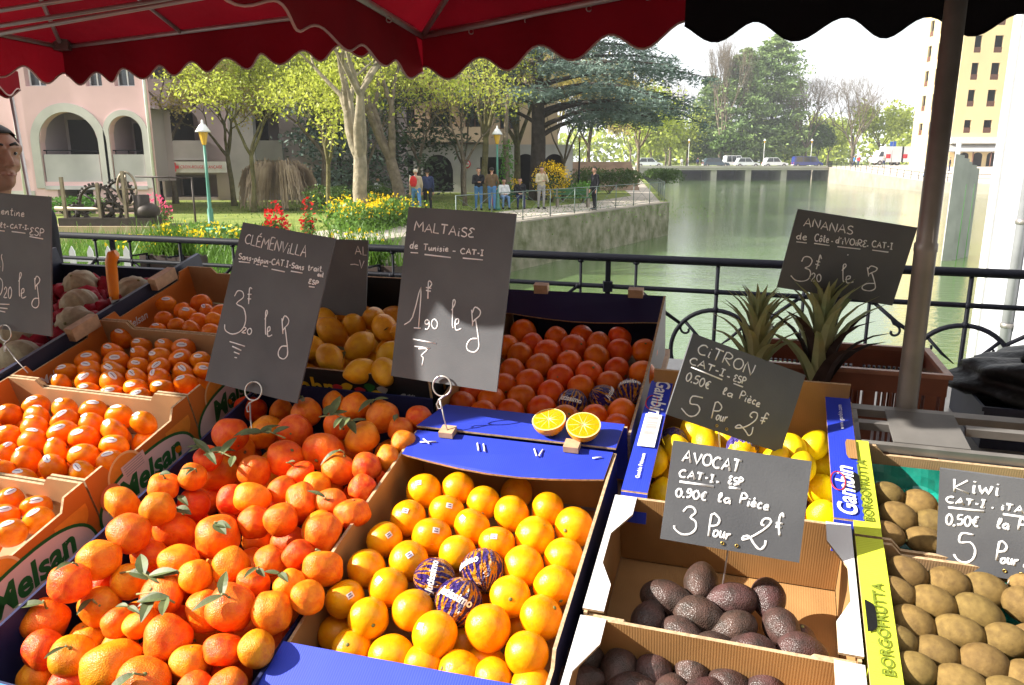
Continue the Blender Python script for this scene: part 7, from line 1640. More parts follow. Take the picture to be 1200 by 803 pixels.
tn = thing('arcade_building', 'tan building over a pale arcade of low arches behind the strollers', 'building', (-8.5, 52, G0))
ops = [(.5, 2.0, .05, 2.4, 0, 'dark'), (2.6, 4.6, .05, 2.45, 1, 'dark'), (6.4, 8.0, .05, 2.3, 0, 'dark')] + [(8.7 + 1.9 * k, 10.1 + 1.9 * k, .05, 2.5, 1, 'dark') for k in range(2)]
Pt = facade(tn, (0, 0, 0), (1, 0, 0), 12.5, 3.1, ops, M['concrete'], .3)
ops = [(.8 + 2.3 * k, 2.1 + 2.3 * k, z, z + 1.4, 0, 'win') for k in range(4) for z in (1.0, 4.2, 7.4)]
Pt2 = facade(tn, (0, .6, 3.101), (1, 0, 0), 11.5, 10.5, ops, M['tan'], .25, frame='woodbrown', wname='upper_wall')
for k in range(3):
    b = MB(); b.prism([Pt2(.4, .3 + 3.2 * k, -1.0), Pt2(6.8, .3 + 3.2 * k, -1.0), Pt2(6.8, 1.1 + 3.2 * k, -1.0), Pt2(.4, 1.1 + 3.2 * k, -1.0)], (0, .12, 0)); b.prism([Pt2(.4, .15 + 3.2 * k, -1.0), Pt2(6.8, .15 + 3.2 * k, -1.0), Pt2(6.8, .298 + 3.2 * k, -1.0), Pt2(.4, .298 + 3.2 * k, -1.0)], (0, .998, 0)); b.build('balcony', M['tan'], tn)
b = MB(); b.prism([Pt2(-.4, 10.5, -.8), Pt2(11.9, 10.5, -.8), Pt2(11.9, 10.8, -.8), Pt2(-.4, 10.8, -.8)], (0, 9, 0)); b.build('roof', M['roof'], tn)
b = MB(); b.lathe([(.0001, 0), (.28, .0), (.28, .03), (.0001, .03)], 20, cap=False); o = b.build('round_sign', M['redink'], tn); o.matrix_local = Matrix.Translation(Pt(5.5, 1.85, -.04)) @ Matrix.Rotation(R(90), 4, 'X')
b = MB(); b.lathe([(.0001, .031), (.2, .031), (.2, .036), (.0001, .036)], 20, cap=False); o2 = b.build('sign_face', M['whitepaint'], o)
b = MB(); b.box((-.15, -.035, .0365), (.15, .035, .04)); b.build('sign_bar', M['redink'], o2)
# terrace steps behind the black lamp
stp = thing('stone_steps', 'warm stone steps rising behind the black lamp post', 'steps', (6.5, 56, G0)); b = MB()
for k in range(9): b.box((-2.6, k * .5, 0), (2.6, k * .5 + .498, .22 * (k + 1)))
b.build('flight', mat('warm_stone', (.40, .28, .20), .85, .2, .3, 1.5), stp)

# yellow apartment block
yb = thing('yellow_building', 'tall yellow apartment block with recessed balcony windows, upper right', 'building', (63.6, 115, .8))
def apt(t, o, ex, width, cols, wallm):
    ops = []
    for f in range(7):
        for (x0, x1) in cols: ops.append((x0, x1, 4.8 + 3.65 * f, 7.1 + 3.65 * f if f else 6.6, 0, 'dark'))
    P = facade(t, o, ex, width, 31, ops, wallm, .28, ends=False)
    ny = Vector(ex).normalized().cross(Vector((0, 0, 1)))
    for op in ops:
        b = MB(); x0, x1, z0 = op[0], op[1], op[2]; b.prism([P(x0 + .04, z0 + .05, .03), P(x1 - .04, z0 + .05, .03), P(x1 - .04, z0 + .75, .03), P(x0 + .04, z0 + .75, .03)], -ny * .08); b.build('balcony_panel', M['woodbrown'], t)
    return P
Py = apt(yb, (0, 0, 0), (1, 0, 0), 8.4, ((1.6, 2.6), (4.4, 5.6)), M['yellowwall'])
Py2 = apt(yb, (0.9, 13.2, 0), (-.0682, -1, 0), 13.2, ((2.2, 3.4), (5.6, 6.8), (10.2, 11.2)), M['creamwall'])
b = MB(); b.box((-1.0, -1.0, 31.002), (9.4, 14.2, 31.6)); b.build('roof', M['roof'], yb)
b = MB(); b.prism([(-1.2, -1.6, 2.1), (9.2, -1.6, 2.1), (9.2, -.01, 3.1), (-1.2, -.01, 3.1)], (0, 0, .12)); b.build('porch_roof', mat('grey_awning', (.42, .40, .38), .7, .2, .2, 1), yb)
b = MB(); b.box((-.4, -.9, 3.3), (8.6, -.012, 4.2)); b.build('base_band', M['whitepaint'], yb)
for x in (.0, 2.6, 5.2, 8.4):
    b = MB(); b.tube([(x, -1.5, -1.2), (x, -1.5, 2.1)], .09, 8); b.build('porch_post', M['woodbrown'], yb)
for x in (1.5, 3.5, 5.5):
    b = MB(); pts = [(x, -.02, 0), (x + 1.3, -.02, 0), (x + 1.3, -.02, 1.6)] + [(x + .65 + .65 * math.cos(a), -.02, 1.6 + .45 * math.sin(a)) for a in np.linspace(0, math.pi, 9)[1:-1]] + [(x, -.02, 1.6)]; b.prism(pts, (0, -.03, 0)); b.build('arched_door', M['darkroom'], yb)

# unseen house added behind the viewer to block sky light from the stall
th = thing('sky_blocker_house', 'unseen ochre house added behind the viewer to deepen the shade on the stall', 'building', (15, -8, 0))
ops = [(1.5 + 3.2 * k, 2.8 + 3.2 * k, z, z + 1.9, 0, 'win') for k in range(10) for z in (4.2, 7.6)] + [(1.2 + 6.4 * k, 5.2 + 6.4 * k, .3, 3.0, 0, 'dark') for k in range(5)]
facade(th, (0, 0, 0), (-1, 0, 0), 34, 12, ops, M['tan'], .2, thick=6)
# white building at the right edge with its drainpipe
wb = thing('white_building', 'white rendered wall with a thick drainpipe rising from the canal at right edge', 'building', (8.3, 13.6, -2.4))
b = MB(); b.prism([(0, 0, 0), (12, 1.0, 0), (12, -9.6, 0), (-.35, -9.6, 0)], (0, 0, 13)); b.build('wall', mat('white_render', (.42, .42, .46), .9, .1, .07, .8, .2, 30), wb)
b = MB(); b.tube([(-.10, -1.15, .1), (-.10, -1.15, 12.6)], .085, 12); b.build('drainpipe', mat('grey_pipe', (.36, .36, .39), .45, .4, .25, 3), wb)
for z in (1.4, 3.1, 4.9, 6.6, 9):
    b = MB(); b.lathe([(.09, -.04), (.102, -.035), (.102, .035), (.09, .04)], 12, c=(-.10, -1.15, z)); b.box((-.10, -1.18, z - .02), (-.0, -1.12, z + .02)); b.build('pipe_bracket', M['steel'], wb)
b = MB(); b.prism([(-.04, -.10, .0), (.3, -.10, 0), (.3, -.30, 0), (-.055, -.30, 0)], (0, 0, 12.9)); b.build('corner_pilaster', M['whitepaint'], wb)
b = MB(); b.prism([(-.02, -2.0, 3.2), (-.10, -2.0, 3.2), (-.16, -3.6, 3.2), (-.07, -3.6, 3.2)], (0, 0, .5)); b.build('stone_ledge', M['concrete'], wb)

# grey boards of the sluice standing in the water
M['board'] = mat('grey_board', (.44, .43, .41), .8, .2, .25, 1.2)
slc = thing('sluice_boards', 'row of tall grey sluice boards standing in the canal beside the white wall', 'sluice', (16.9, 29.2, -2.4))
for k in range(5):
    b = MB(); x, y = -.75 + k * .33, -.4 + k * .30; b.prism([(x, y, 0), (x + .40, y + .05, 0), (x + .38 + .04 * (k % 2), y + .05, 4.25 - .12 * k), (x + .02, y, 4.3 - .12 * k)], (.02, .10, 0)); b.build('board', M['board'], slc)
    if k in (1, 3):
        b = MB(); b.tube([(x + .42, y + .1, 0), (x + .42, y + .1, 3.2)], .035, 6); b.build('green_post', mat('green_paint', (.10, .45, .04), .5), slc)
for k in range(3):
    b = MB(); b.tube([(-.6 + k * .5, -.2 + k * .8, 3.0), (-.6 + k * .5, -.2 + k * .8, 4.7)], .04, 6); b.build('white_post', M['whitepaint'], slc)

# ------------------------------------------------------------------ bridge with cars
br = thing('road_bridge', 'low concrete road bridge across the canal carrying parked cars', 'bridge', (42, 154, -2.4))
M['bridgec'] = mat('bridge_concrete', (.40, .38, .33), .9, .1, .2, .4)
b = MB(); b.box((-18.6, -4, 2.35), (18.5, 4, 2.9)); b.build('deck', M['bridgec'], br)
b = MB(); b.box((-18.6, -4.15, 2.75), (18.5, -4.002, 3.15)); b.build('kerb_beam', M['bridgec'], br)
for x in (-10.5, -3.4, 3.2, 10.0):
    b = MB(); b.box((x - .55, -3.6, 0), (x + .55, 3.6, 2.348)); b.build('pier', M['bridgec'], br)
b = MB(); n = 14
for i in range(n):
    a0, a1 = -17.6 + 6.4 * i / n, -17.6 + 6.4 * (i + 1) / n; f = lambda a: .75 + 1.45 * math.sin(math.pi * (a + 17.6) / 6.4)
    b.poly([(a0, -3.9, f(a0)), (a1, -3.9, f(a1)), (a1, -3.9, 2.349), (a0, -3.9, 2.349)]); b.poly([(a0, -3.9, f(a0)), (a0, 3.9, f(a0)), (a1, 3.9, f(a1)), (a1, -3.9, f(a1))])
b.build('arch', M['bridgec'], br)

def wheel(t, x, y, r=.31):
    b = MB(); b.lathe([(r * .62, -.1), (r, -.1), (r, .1), (r * .62, .1)], 16, cap=False); w = b.build('wheel', mat('tyre', (.02, .02, .02), .8) if 'tyre' not in M else M['tyre'], t)
    w.matrix_local = Matrix.Translation((x, y, r)) @ Matrix.Rotation(R(90), 4, 'X')
    b = MB(); b.lathe([(.0001, .105), (r * .62, .085), (r * .62, -.085), (.0001, -.105)], 16, cap=False); b.build('rim', M['alu'], w)
M['tyre'] = mat('tyre', (.02, .02, .02), .8)
def car(label, loc, col, L_=4.2, H=1.5, kind='hatch', rz=0):
    t = thing('parked_car', label, 'car', loc, Matrix.Rotation(R(rz), 3, 'Z'), 'cars parked along the bridge'); h = L_ / 2
    pm = mat('car_paint', col, .25, .5, coat=.6)
    if kind == 'van': prof = [(-h, .35), (-h, 1.0), (-h + .12, H - .12), (-h + .35, H), (h - 1.5, H), (h - .75, .98), (h - .1, .82), (h, .6), (h, .35)]
    else: prof = [(-h, .38), (-h + .03, .85), (-h + .25, .95), (-h + .55, H - .1), (-h + .95, H), (h - 2.0, H), (h - 1.25, .95), (h - .2, .78), (h, .58), (h, .35)]
    b = MB()
    arcs = []
    for wx in (-h + .75, h - .78): arcs += [(wx - .36, .36), (wx - .25, .60), (wx, .68), (wx + .25, .60), (wx + .36, .36)]
    full = prof + [(x, z) for x, z in arcs[::-1]]
    W = .84
    b.prism([(x, -W, z) for x, z in full], (0, 2 * W, 0)); b.build('body', pm, t, .05)
    g = MB(); zb, zt = .98, H - .10
    xb0, xb1 = (-h + .42, h - 1.42) if kind != 'van' else (-h + .35, h - .95); xt0, xt1 = (-h + .75, h - 1.98) if kind != 'van' else (-h + .45, h - 1.5)
    for s in (-1, 1):
        k = 2 if kind != 'van' else 3
        for i in range(k):
            f0, f1 = i / k + .015, (i + 1) / k - .015
            L0 = lambda f, a, c: a + (c - a) * f
            g.prism([(L0(f0, xb0, xb1), s * (W + .002), zb), (L0(f1, xb0, xb1), s * (W + .002), zb), (L0(f1, xt0, xt1), s * (W + .002), zt), (L0(f0, xt0, xt1), s * (W + .002), zt)], (0, s * .008, 0))
    g.build('side_windows', M['glass'], t)
    ws = MB(); x0, z0, x1, z1 = (h - 1.30, 1.0, h - 1.93, H - .06) if kind != 'van' else (h - .82, 1.05, h - 1.45, H - .08)
    n = Vector((z0 - z1, 0, x1 - x0)).normalized() * -.012
    ws.poly([Vector((x0, -.72, z0)) + n, Vector((x0, .72, z0)) + n, Vector((x1, .64, z1)) + n, Vector((x1, -.64, z1)) + n]); ws.build('windscreen', M['glass'], t)
    for s in (-.62, .62):
        q = MB(); q.box((h - .005, s - .16, .58), (h + .015, s + .16, .70)); q.build('headlight', M['whiteink'], t, .01)
        q = MB(); q.box((-h - .015, s - .10, .66), (-h + .01, s + .10, .88)); q.build('tail_light', M['redink'], t, .01)
        q = MB(); q.box((h - 1.5, (W + .01) * (1 if s > 0 else -1) - .0, .98), (h - 1.36, (W + .16) * (1 if s > 0 else -1), 1.08)) if s > 0 else q.box((h - 1.5, -W - .16, .98), (h - 1.36, -W - .01, 1.08)); q.build('mirror', pm, t)
        for wx in (-h + .75, h - .78): wheel(t, wx, (W - .10) * (1 if s > 0 else -1))
    q = MB(); q.box((h - .01, -.84, .30), (h + .05, .84, .44)); q.box((-h - .05, -.84, .34), (-h + .01, .84, .52)); q.build('bumper', M['greyink'], t, .02)
    return t
DZ = .502
car('white silver car at the left end of the bridge', (26.4, 151.8, DZ), (.62, .65, .66), 5.0, 1.75)
car('dark slate blue hatchback parked on the bridge, second car from the left', (39.2, 151.8, DZ), (.035, .06, .085), 5.0, 1.75)
car('silver car on the bridge, third from the left', (45.2, 151.8, DZ), (.60, .63, .64), 4.6, 1.75)
car('small silver car on the bridge, left of the blue van', (50.6, 151.8, DZ), (.66, .67, .70), 4.6, 1.8, rz=0)
car('dark blue van parked at the right end of the bridge', (56.8, 151.8, DZ), (.02, .035, .19), 5.6, 2.0, 'van')
car('white car behind the third one on the bridge', (44.2, 156.2, DZ), (.72, .72, .72), 4.6, 2.2, 'van')
# trucks on the right bank
for x, lab, col, L_ in ((66.2, 'white van with red marks on the right bank', (.75, .75, .75), 3.2), (70.0, 'long white box truck on the right bank beside the yellow building', (.78, .78, .78), 5.0)):
    t = thing('white_truck', lab, 'truck', (x, 138, .9)); b = MB(); b.box((-L_ / 2, -1.1, .55), (L_ / 2, 1.1, 3.2)); b.build('cargo_box', mat('truck_white', col, .4, .4, .08, .6), t, .06)
    b = MB(); b.prism([(-L_ / 2 - 1.3, -1.0, .5), (-L_ / 2 - .02, -1.0, .5), (-L_ / 2 - .02, -1.0, 2.5), (-L_ / 2 - .7, -1.0, 2.5), (-L_ / 2 - 1.25, -1.0, 1.5)], (0, 2.0, 0)); c = b.build('cab', mat('truck_white', col, .4, .4), t, .05)
    b = MB(); b.prism([(-L_ / 2 - 1.0, -1.012, 1.5), (-L_ / 2 - .2, -1.012, 1.5), (-L_ / 2 - .2, -1.012, 2.3), (-L_ / 2 - .68, -1.012, 2.3)], (0, .008, 0)); b.build('cab_window', M['glass'], c)
    b = MB(); b.prism([(-L_ / 2 + .2, -1.106, 1.2), (-L_ / 2 + 1.0, -1.106, 1.2), (-L_ / 2 + 1.0, -1.106, 1.9), (-L_ / 2 + .2, -1.106, 1.9)], (0, .004, 0)); b.build('red_mark', M['redink'], t)
    for wx in (-L_ / 2 - .7, L_ / 2 - .8): wheel(t, wx, -.95, .42); wheel(t, wx, .95, .42)

# ------------------------------------------------------------------ quay railing, benches, lamps
M['railgreen'] = mat('grey_green_rail', (.15, .19, .17), .5, .4, .2, 5)
qr = thing('quay_railing', 'low wire crossed railing along the quay edge', 'railing', (-1.5, 23.36, G0 + .05))
q0_, q1_, q2_ = Vector((-1.5, 23.36, 0)), Vector((7.9, 39.1, 0)), Vector((9.2, 48, 0)); off = offs(LB[0], LB[1], .22); off = Vector((off.x, off.y, 0))
path_ = [q0_ + off - q0_, q1_ + off + Vector((-.1, -.15, 0)) - q0_, q2_ - Vector((.3, 0, 0)) - q0_]
for a, c in zip(path_[:-1], path_[1:]):
    n = int((c - a).length / 1.9)
    for i in range(n):
        p, q = a.lerp(c, i / n), a.lerp(c, (i + 1) / n)
        b = MB(); b.tube([p, p + Vector((0, 0, 1.0))], .02, 6); b.build('post', M['railgreen'], qr)
        b = MB(); Z_ = Vector((0, 0, 1)); b.tube([p + Z_ * .98, q + Z_ * .98], .016, 5); b.tube([p + Z_ * .95, q + Z_ * .1], .008, 4); b.tube([p + Z_ * .1, q + Z_ * .95], .008, 4); b.tube([p + Z_ * .1, q + Z_ * .1], .010, 4); b.build('wires', M['railgreen'], qr)
rr = thing('bank_railing', 'dark railing along the ramp of the right bank', 'railing', (53, 131, .6)); rel = Vector((53, 131, .6))
rp_ = [Vector((60, 149.5, .55)) - rel, Vector((53.2, 131, .6)) - rel, Vector((50.3, 95.3, -.75)) - rel, Vector((54.2, 88.4, -.85)) - rel]
for a, c in zip(rp_[:-1], rp_[1:]):
    n = max(2, int((c - a).length / 2.2)); b = MB()
    for i in range(n + 1):
        p = a.lerp(c, i / n); b.tube([p, p + Vector((0, 0, 1.05))], .035, 5)
    b.tube([a + Vector((0, 0, 1.0)), c + Vector((0, 0, 1.0))], .03, 5); b.tube([a + Vector((0, 0, .55)), c + Vector((0, 0, .55))], .02, 5); b.build('rail_section', M['iron'], rr)

M['lampgreen'] = mat('green_paint_post', (.06, .22, .16), .45, .4, .2, 5)
M['amber'] = mat('amber_glass', (.55, .33, .04), .25, .5)
def lamp(label, loc, h, postm='lampgreen', s=1.0):
    t = thing('street_lamp', label, 'lamp', loc); b = MB(); b.lathe([(.13, 0), (.13, .12), (.09, .16), (.09, .55), (.06, .62), (.045, h * .6), (.04, h - .02)], 12); b.build('post', M[postm], t)
    b = MB(); b.lathe([(.05, h - .02), (.07, h), (.15 * s, h + .36 * s), (.14 * s, h + .37 * s)], 8, smooth=False); b.build('lantern', M['amber'], t)
    b = MB(); b.lathe([(.24 * s, h + .37 * s), (.20 * s, h + .43 * s), (.10 * s, h + .58 * s), (.04, h + .62 * s), (.03, h + .72 * s), (.002, h + .74 * s)], 12); b.build('cap', M['whitepaint'], t)
    return t
lamp('green lamp post with amber lantern left of the slates', (-9.55, 24.6, G0), 2.55)
lamp('green garden lamp with amber lantern behind the strollers', (-.62, 33.2, G0), 2.75)
lamp('thin black lamp post right of the man in beige', (3.75, 44, G0), 3.1, 'iron', .5)
lamp('amber wall side lamp in front of the pink house corner', (-15.0, 33.5, G0), 3.6, 'iron', .9)
for x, lab in ((50.2, 'thin bridge lamp between the two silver cars'), (59.6, 'thin bridge lamp at the right end of the bridge'), (35.2, 'thin bridge lamp near the walkers')): lamp(lab, (x, 157.6, .5), 4.6, 'whitepaint', 1.2)
pst = thing('street_sign', 'blue road sign on a thin pole near the white trucks', 'sign', (64.4, 134, .85)); b = MB(); b.tube([(0, 0, 0), (0, 0, 4.2)], .05, 6); b.build('pole', M['steel'], pst); b = MB(); b.box((-.5, -.03, 3.2), (.5, .0, 4.0)); b.build('plate', mat('blue_sign', (.02, .10, .5), .4), pst)

def bench(label, loc, rz, m):
    t = thing('park_bench', label, 'bench', loc, Matrix.Rotation(R(rz), 3, 'Z'))
    b = MB()
    for y in (-.22, -.08, .06): b.box((-.85, y, .42), (.85, y + .12, .455))
    b.build('seat', m, t); b = MB()
    for z in (.55, .70): b.box((-.85, .22, z), (.85, .25, z + .11))
    b.build('backrest', m, t)
    for x in (-.7, .7):
        b = MB(); b.box((x - .05, -.2, 0), (x + .05, .2, .419)); b.box((x - .04, .2005, .0), (x + .04, .2195, .85)); b.build('leg', M['palestone'], t)
    return t
M['benchgreen'] = mat('green_wood', (.05, .15, .06), .6, .3, .3, 3)
bench('green bench with the two seated people', (-.15, 34.6, G0), -8, M['benchgreen'])
bench('empty green bench beside the man in black', (2.75, 35.3, G0), 5, M['benchgreen'])

# the old winch on its stone plinth
wn_ = thing('old_winch', 'rusty iron lock winch with gear wheels on a stone plinth', 'machine', (-10.55, 20.2, G0)); st2 = MB(); st2.box((-1.55, -.45, 0), (1.55, .45, .42)); st2.build('plinth', mat('tan_stone', (.40, .31, .20), .85, .2, .25, 2), wn_, .02)
M['rust'] = mat('rusty_iron', (.055, .042, .034), .6, .4, .4, 6, metal=.4); M['bronze'] = mat('worn_bronze', (.30, .24, .17), .5, .4, .4, 6, metal=.5)
b = MB(); b.box((1.56, -.4, .02), (2.1, .4, .44)); b.build('end_block', M['trough'], wn_)
def gear(x, z, r, teeth, m, y=0, th=.06):
    b = MB(); b.tube([(x + r * math.cos(a), y, z + r * math.sin(a)) for a in np.linspace(0, 6.2832, 37)], th * .7, 6)
    for k in range(5): a = 6.283 * k / 5; b.tube([(x, y, z), (x + r * math.cos(a), y, z + r * math.sin(a))], .03, 5)
    for k in range(teeth): a = 6.283 * k / teeth; b.obox((x + (r + .05) * math.cos(a), y, z + (r + .05) * math.sin(a)), (.03 * math.cos(a), 0, .03 * math.sin(a)), (0, th * .6, 0), (-.018 * math.sin(a), 0, .018 * math.cos(a)))
    b.lathe([(.06, -.1), (.06, .1)], 8, c=(x, y, z)); b.build('gear_wheel', m, wn_)
gear(-.2, .98, .45, 30, M['rust']); gear(.35, 1.22, .32, 22, M['rust'], .12); gear(.22, .78, .24, 16, M['rust'], -.12); gear(-.75, .72, .22, 14, M['rust'])
b = MB(); b.tube([(.66 + .24 * math.cos(a), -.1, 1.35 + .42 * math.sin(a)) for a in np.linspace(0, 6.2832, 33)], .03, 6); b.tube([(.66 - .23, -.1, 1.35), (.66 + .23, -.1, 1.35)], .02, 5); b.tube([(.66, -.1, .95), (.66, -.1, 1.75)], .02, 5); b.build('hand_wheel', M['bronze'], wn_)
for x, h in ((-.95, 1.65), (-.05, 1.5), (.62, 1.8)):
    b = MB(); b.box((x - .035, -.22, .421), (x + .035, -.14, h)); b.build('upright', M['bronze'], wn_)
b = MB(); b.tube([(-1.3, 0, .85), (1.35, 0, .8)], .06, 8); b.build('shaft', M['bronze'], wn_); b = MB(); b.box((-1.1, -.3, .422), (1.3, .3, .62)); b.lathe([(.2, -.35), (.2, .35)], 12, c=(.95, 0, .85)); b.ball((1.1, 0, .78), (.3, .28, .22), 12, 8); b.build('drum_base', M['rust'], wn_)
gt = thing('pipe_frame', 'thin rusty pipe frame right of the old winch', 'frame', (-9.1, 22.3, G0)); b = MB(); b.tube([(-1.6, 0, 1.62), (0, 0, 1.58)], .03, 6); b.build('top_pipe', M['rust'], gt)
for x in (-1.1, 0.0): b = MB(); b.tube([(x, 0, 0), (x, 0, 1.6)], .028, 6); b.build('upright', M['rust'], gt)
gb = thing('green_bin', 'small green bin among the plants above the railing', 'bin', (-6.6, 17.3, G0)); b = MB(); b.lathe([(.16, 0), (.22, .55)], 14); b.build('body', mat('green_plastic', (.02, .28, .13), .5), gb); b = MB(); b.lathe([(.215, .551), (.235, .552), (.235, .60), (.20, .60), (.20, .551)], 14, cap=False); b.build('rim', mat('green_plastic', (.02, .24, .11), .5), gb)
pf = thing('white_fence', 'row of pale upright pickets on the near bank behind the railing, far left', 'fence', (-6.9, 9.6, G0))
b = MB(); b.box((-1.6, 0, .25), (2.1, .03, .31)); b.box((-1.6, 0, .82), (2.1, .03, .88)); b.build('rails', M['whitepaint'], pf)
for k in range(17): b = MB(); x = -1.55 + k * .225; b.prism([(x, -.022, 0), (x + .07, -.022, 0), (x + .07, -.022, .95), (x + .035, -.022, 1.02), (x, -.022, .95)], (0, .02, 0)); b.build('picket', M['whitepaint'], pf)

# ------------------------------------------------------------------ people
SKIN = mat('skin', (.52, .28, .19), .5, .4, .08, 20)
CL_ = {}
def cloth(name, col, noise=.15):
    if name not in CL_: CL_[name] = mat(name, col, .85, .15, noise, 8, .4, 60)
    return CL_[name]
HAIRM = mat('dark_hair', (.02, .014, .011), .6, .3, .3, 60)
GREYHAIR = mat('grey_hair', (.25, .22, .2), .7, .3)
def capsule(bm, a, b_, ra, rb, n=12):
    a, b_ = Vector(a), Vector(b_); d = b_ - a; L_ = d.length; q = d.to_track_quat('Z', 'Y') if L_ > 1e-6 else Quaternion()
    mb = MB(); prof = []
    for i in range(6): t = -math.pi / 2 + math.pi / 2 * i / 5; prof.append((max(ra * math.cos(t), 1e-4), ra * math.sin(t)))
    for i in range(6): t = math.pi / 2 * i / 5; prof.append((max(rb * math.cos(t), 1e-4), L_ + rb * math.sin(t)))
    mb.lathe(prof, n, cap=True); off_ = len(bm.v)
    bm.v += [tuple(a + q @ Vector(v)) for v in mb.v]; bm.f += [tuple(i + off_ for i in f) for f in mb.f]; bm.m += mb.m; bm.s += mb.s
def body_mesh(parts, mats, voxel, name='body', smooth=6):
    """parts: (a, b, ra, rb, material index); all grown into one continuous skin"""
    mb = MB()
    for p in parts: capsule(mb, *p[:4])
    o = mb.build('tmp', mats[0]); m = o.modifiers.new('r', 'REMESH'); m.mode = 'VOXEL'; m.voxel_size = voxel
    s = o.modifiers.new('s', 'SMOOTH'); s.iterations = smooth; s.factor = .5
    dg = bpy.context.evaluated_depsgraph_get(); me = bpy.data.meshes.new_from_object(o.evaluated_get(dg)); me.name = name
    bpy.data.objects.remove(o)
    me.materials.clear()
    for x in mats: me.materials.append(x)
    n = len(me.polygons); C_ = np.zeros(n * 3, np.float32); me.polygons.foreach_get('center', C_); C_ = C_.reshape(-1, 3); best = np.full(n, 9e9); idx = np.zeros(n, np.int32)
    for p in parts:
        a, b_ = np.array(p[0], float), np.array(p[1], float); d = b_ - a; t = np.clip(((C_ - a) @ d) / max(1e-9, d @ d), 0, 1); r = p[2] + (p[3] - p[2]) * t
        dist = np.linalg.norm(C_ - (a + t[:, None] * d), axis=1) - r; k = dist < best; best[k] = dist[k]; idx[k] = p[4]
    me.polygons.foreach_set('material_index', idx); me.polygons.foreach_set('use_smooth', np.ones(n, bool)); me.update()
    return me
def hand(parts, w, d, side, mi=0):
    """palm, four unequal curled fingers and a thumb from wrist w along d"""
    d = Vector(d).normalized(); w = Vector(w); s = Vector(side).normalized(); n = d.cross(s)
    parts.append((w, w + d * .07, .028, .034, mi))
    for k, L_ in enumerate((.062, .072, .068, .052)):
        o = w + d * .085 + s * (-.030 + k * .020); m = o + d * L_ * .55; parts.append((o, m, .0105, .0098, mi)); parts.append((m, m + (d * .8 + n * .5) * L_ * .5, .0095, .008, mi))
    o = w + d * .03 - s * .034; parts.append((o, o + (d * .7 - s * .6) * .035, .012, .011, mi)); e = o + (d * .7 - s * .6) * .035; parts.append((e, e + d * .03, .0105, .009, mi))
def person(label, loc, rz, top, legs, pose='stand', hair='short', h=1.72, seed=0, arms='down', shoes=None, group=None, tags=None, voxel=.013):
    t = thing('person', label, 'person', loc, Matrix.Rotation(R(rz), 3, 'Z'), group); k = h / 1.72; rg = random.Random(seed)
    mats = [SKIN, top, legs, shoes or cloth('dark_shoe', (.03, .025, .02))]; Pp = []
    A = lambda a, b_, ra, rb, mi: Pp.append((Vector(a) * k, Vector(b_) * k, ra * k, rb * k, mi))
    # facing -Y
    if pose == 'stand' or pose == 'walk':
        hip = .92; st = .16 if pose == 'walk' else .03
        for s in (-1, 1):
            f = st * s; A((s * .085, 0, hip - .02), (s * .10, -f - .01, .50), .092, .066, 2); A((s * .10, -f - .01, .50), (s * .10, -f * 1.5 + .02, .11), .060, .044, 2); A((s * .10, -f * 1.5 + .03, .045), (s * .115, -f * 1.5 - .13, .035), .046, .040, 3)
        A((-.07, 0, hip), (.07, 0, hip), .115, .115, 2); tz = hip
        base = Vector((0, 0, hip))
    else:
        hip = .52
        for s in (-1, 1):
            A((s * .09, 0, hip), (s * .12, -.42, .50), .092, .066, 2); A((s * .12, -.42, .50), (s * .13, -.42 - .10 * (s > 0), .11), .060, .044, 2); A((s * .13, -.40 - .10 * (s > 0), .045), (s * .14, -.56 - .10 * (s > 0), .035), .046, .040, 3)
        A((-.07, 0, hip), (.07, 0, hip), .115, .115, 2); base = Vector((0, 0, hip))
    lean = .10 if pose == 'sit' else 0.0
    sp = lambda z: (0, lean * z - .0, base.z + z)
    A(sp(.06), sp(.26), .125, .13, 1)
    for s in (-1, 1): A((s * .07, lean * .2, base.z + .10), (s * .085, lean * .4, base.z + .40), .10, .105, 1); A((s * .05, lean * .46, base.z + .46), (s * .17, lean * .46, base.z + .455), .075, .068, 1)
    sh = base.z + .455
    for s in (-1, 1):
        S_ = Vector((s * .185, lean * .46, sh))
        if arms == 'down': E = Vector((s * .235, .02, sh - .29)); Wp = Vector((s * .225, -.06, sh - .54))
        elif arms == 'lap': E = Vector((s * .235, -.06, sh - .28)); Wp = Vector((s * .08, -.28, sh - .32))
        elif arms == 'face' and s > 0: E = Vector((s * .25, -.10, sh - .25)); Wp = Vector((s * .10, -.20, sh + .02))
        elif arms == 'fold' or arms == 'face': E = Vector((s * .24, -.05, sh - .27)); Wp = Vector((s * .06, -.23, sh - .24))
        elif arms == 'pocket': E = Vector((s * .27, .05, sh - .27)); Wp = Vector((s * .19, -.07, sh - .45))
        A(S_, E, .060, .050, 1); A(E, Wp, .047, .036, 1); q = []; hand(q, Wp + (Wp - E).normalized() * .025, (Wp - E), (1, 0, 0) if abs((Wp - E).normalized().x) < .8 else (0, 1, 0)); 
        for c in q: A(c[0], c[1], c[2], c[3], 0)
    nk = Vector((0, lean * .5 - .005, sh + .03)); A(nk, nk + Vector((0, -.012, .10)), .055, .050, 0)
    hc = nk + Vector((0, -.025, .185)); A(hc + Vector((0, .015, .025)), hc + Vector((0, -.005, .03)), .088, .085, 0); A(hc + Vector((0, -.035, -.015)), hc + Vector((0, -.042, -.065)), .060, .042, 0)
    A(hc + Vector((0, -.092, .008)), hc + Vector((0, -.108, -.022)), .011, .014, 0)
    for s in (-1, 1): A(hc + Vector((s * .084, .012, .012)), hc + Vector((s * .088, .014, -.018)), .013, .010, 0)
    me = body_mesh(Pp, mats, voxel * k, 'body'); o = bpy.data.objects.new('body', me); COL.objects.link(o); o.parent = t
    b = MB()
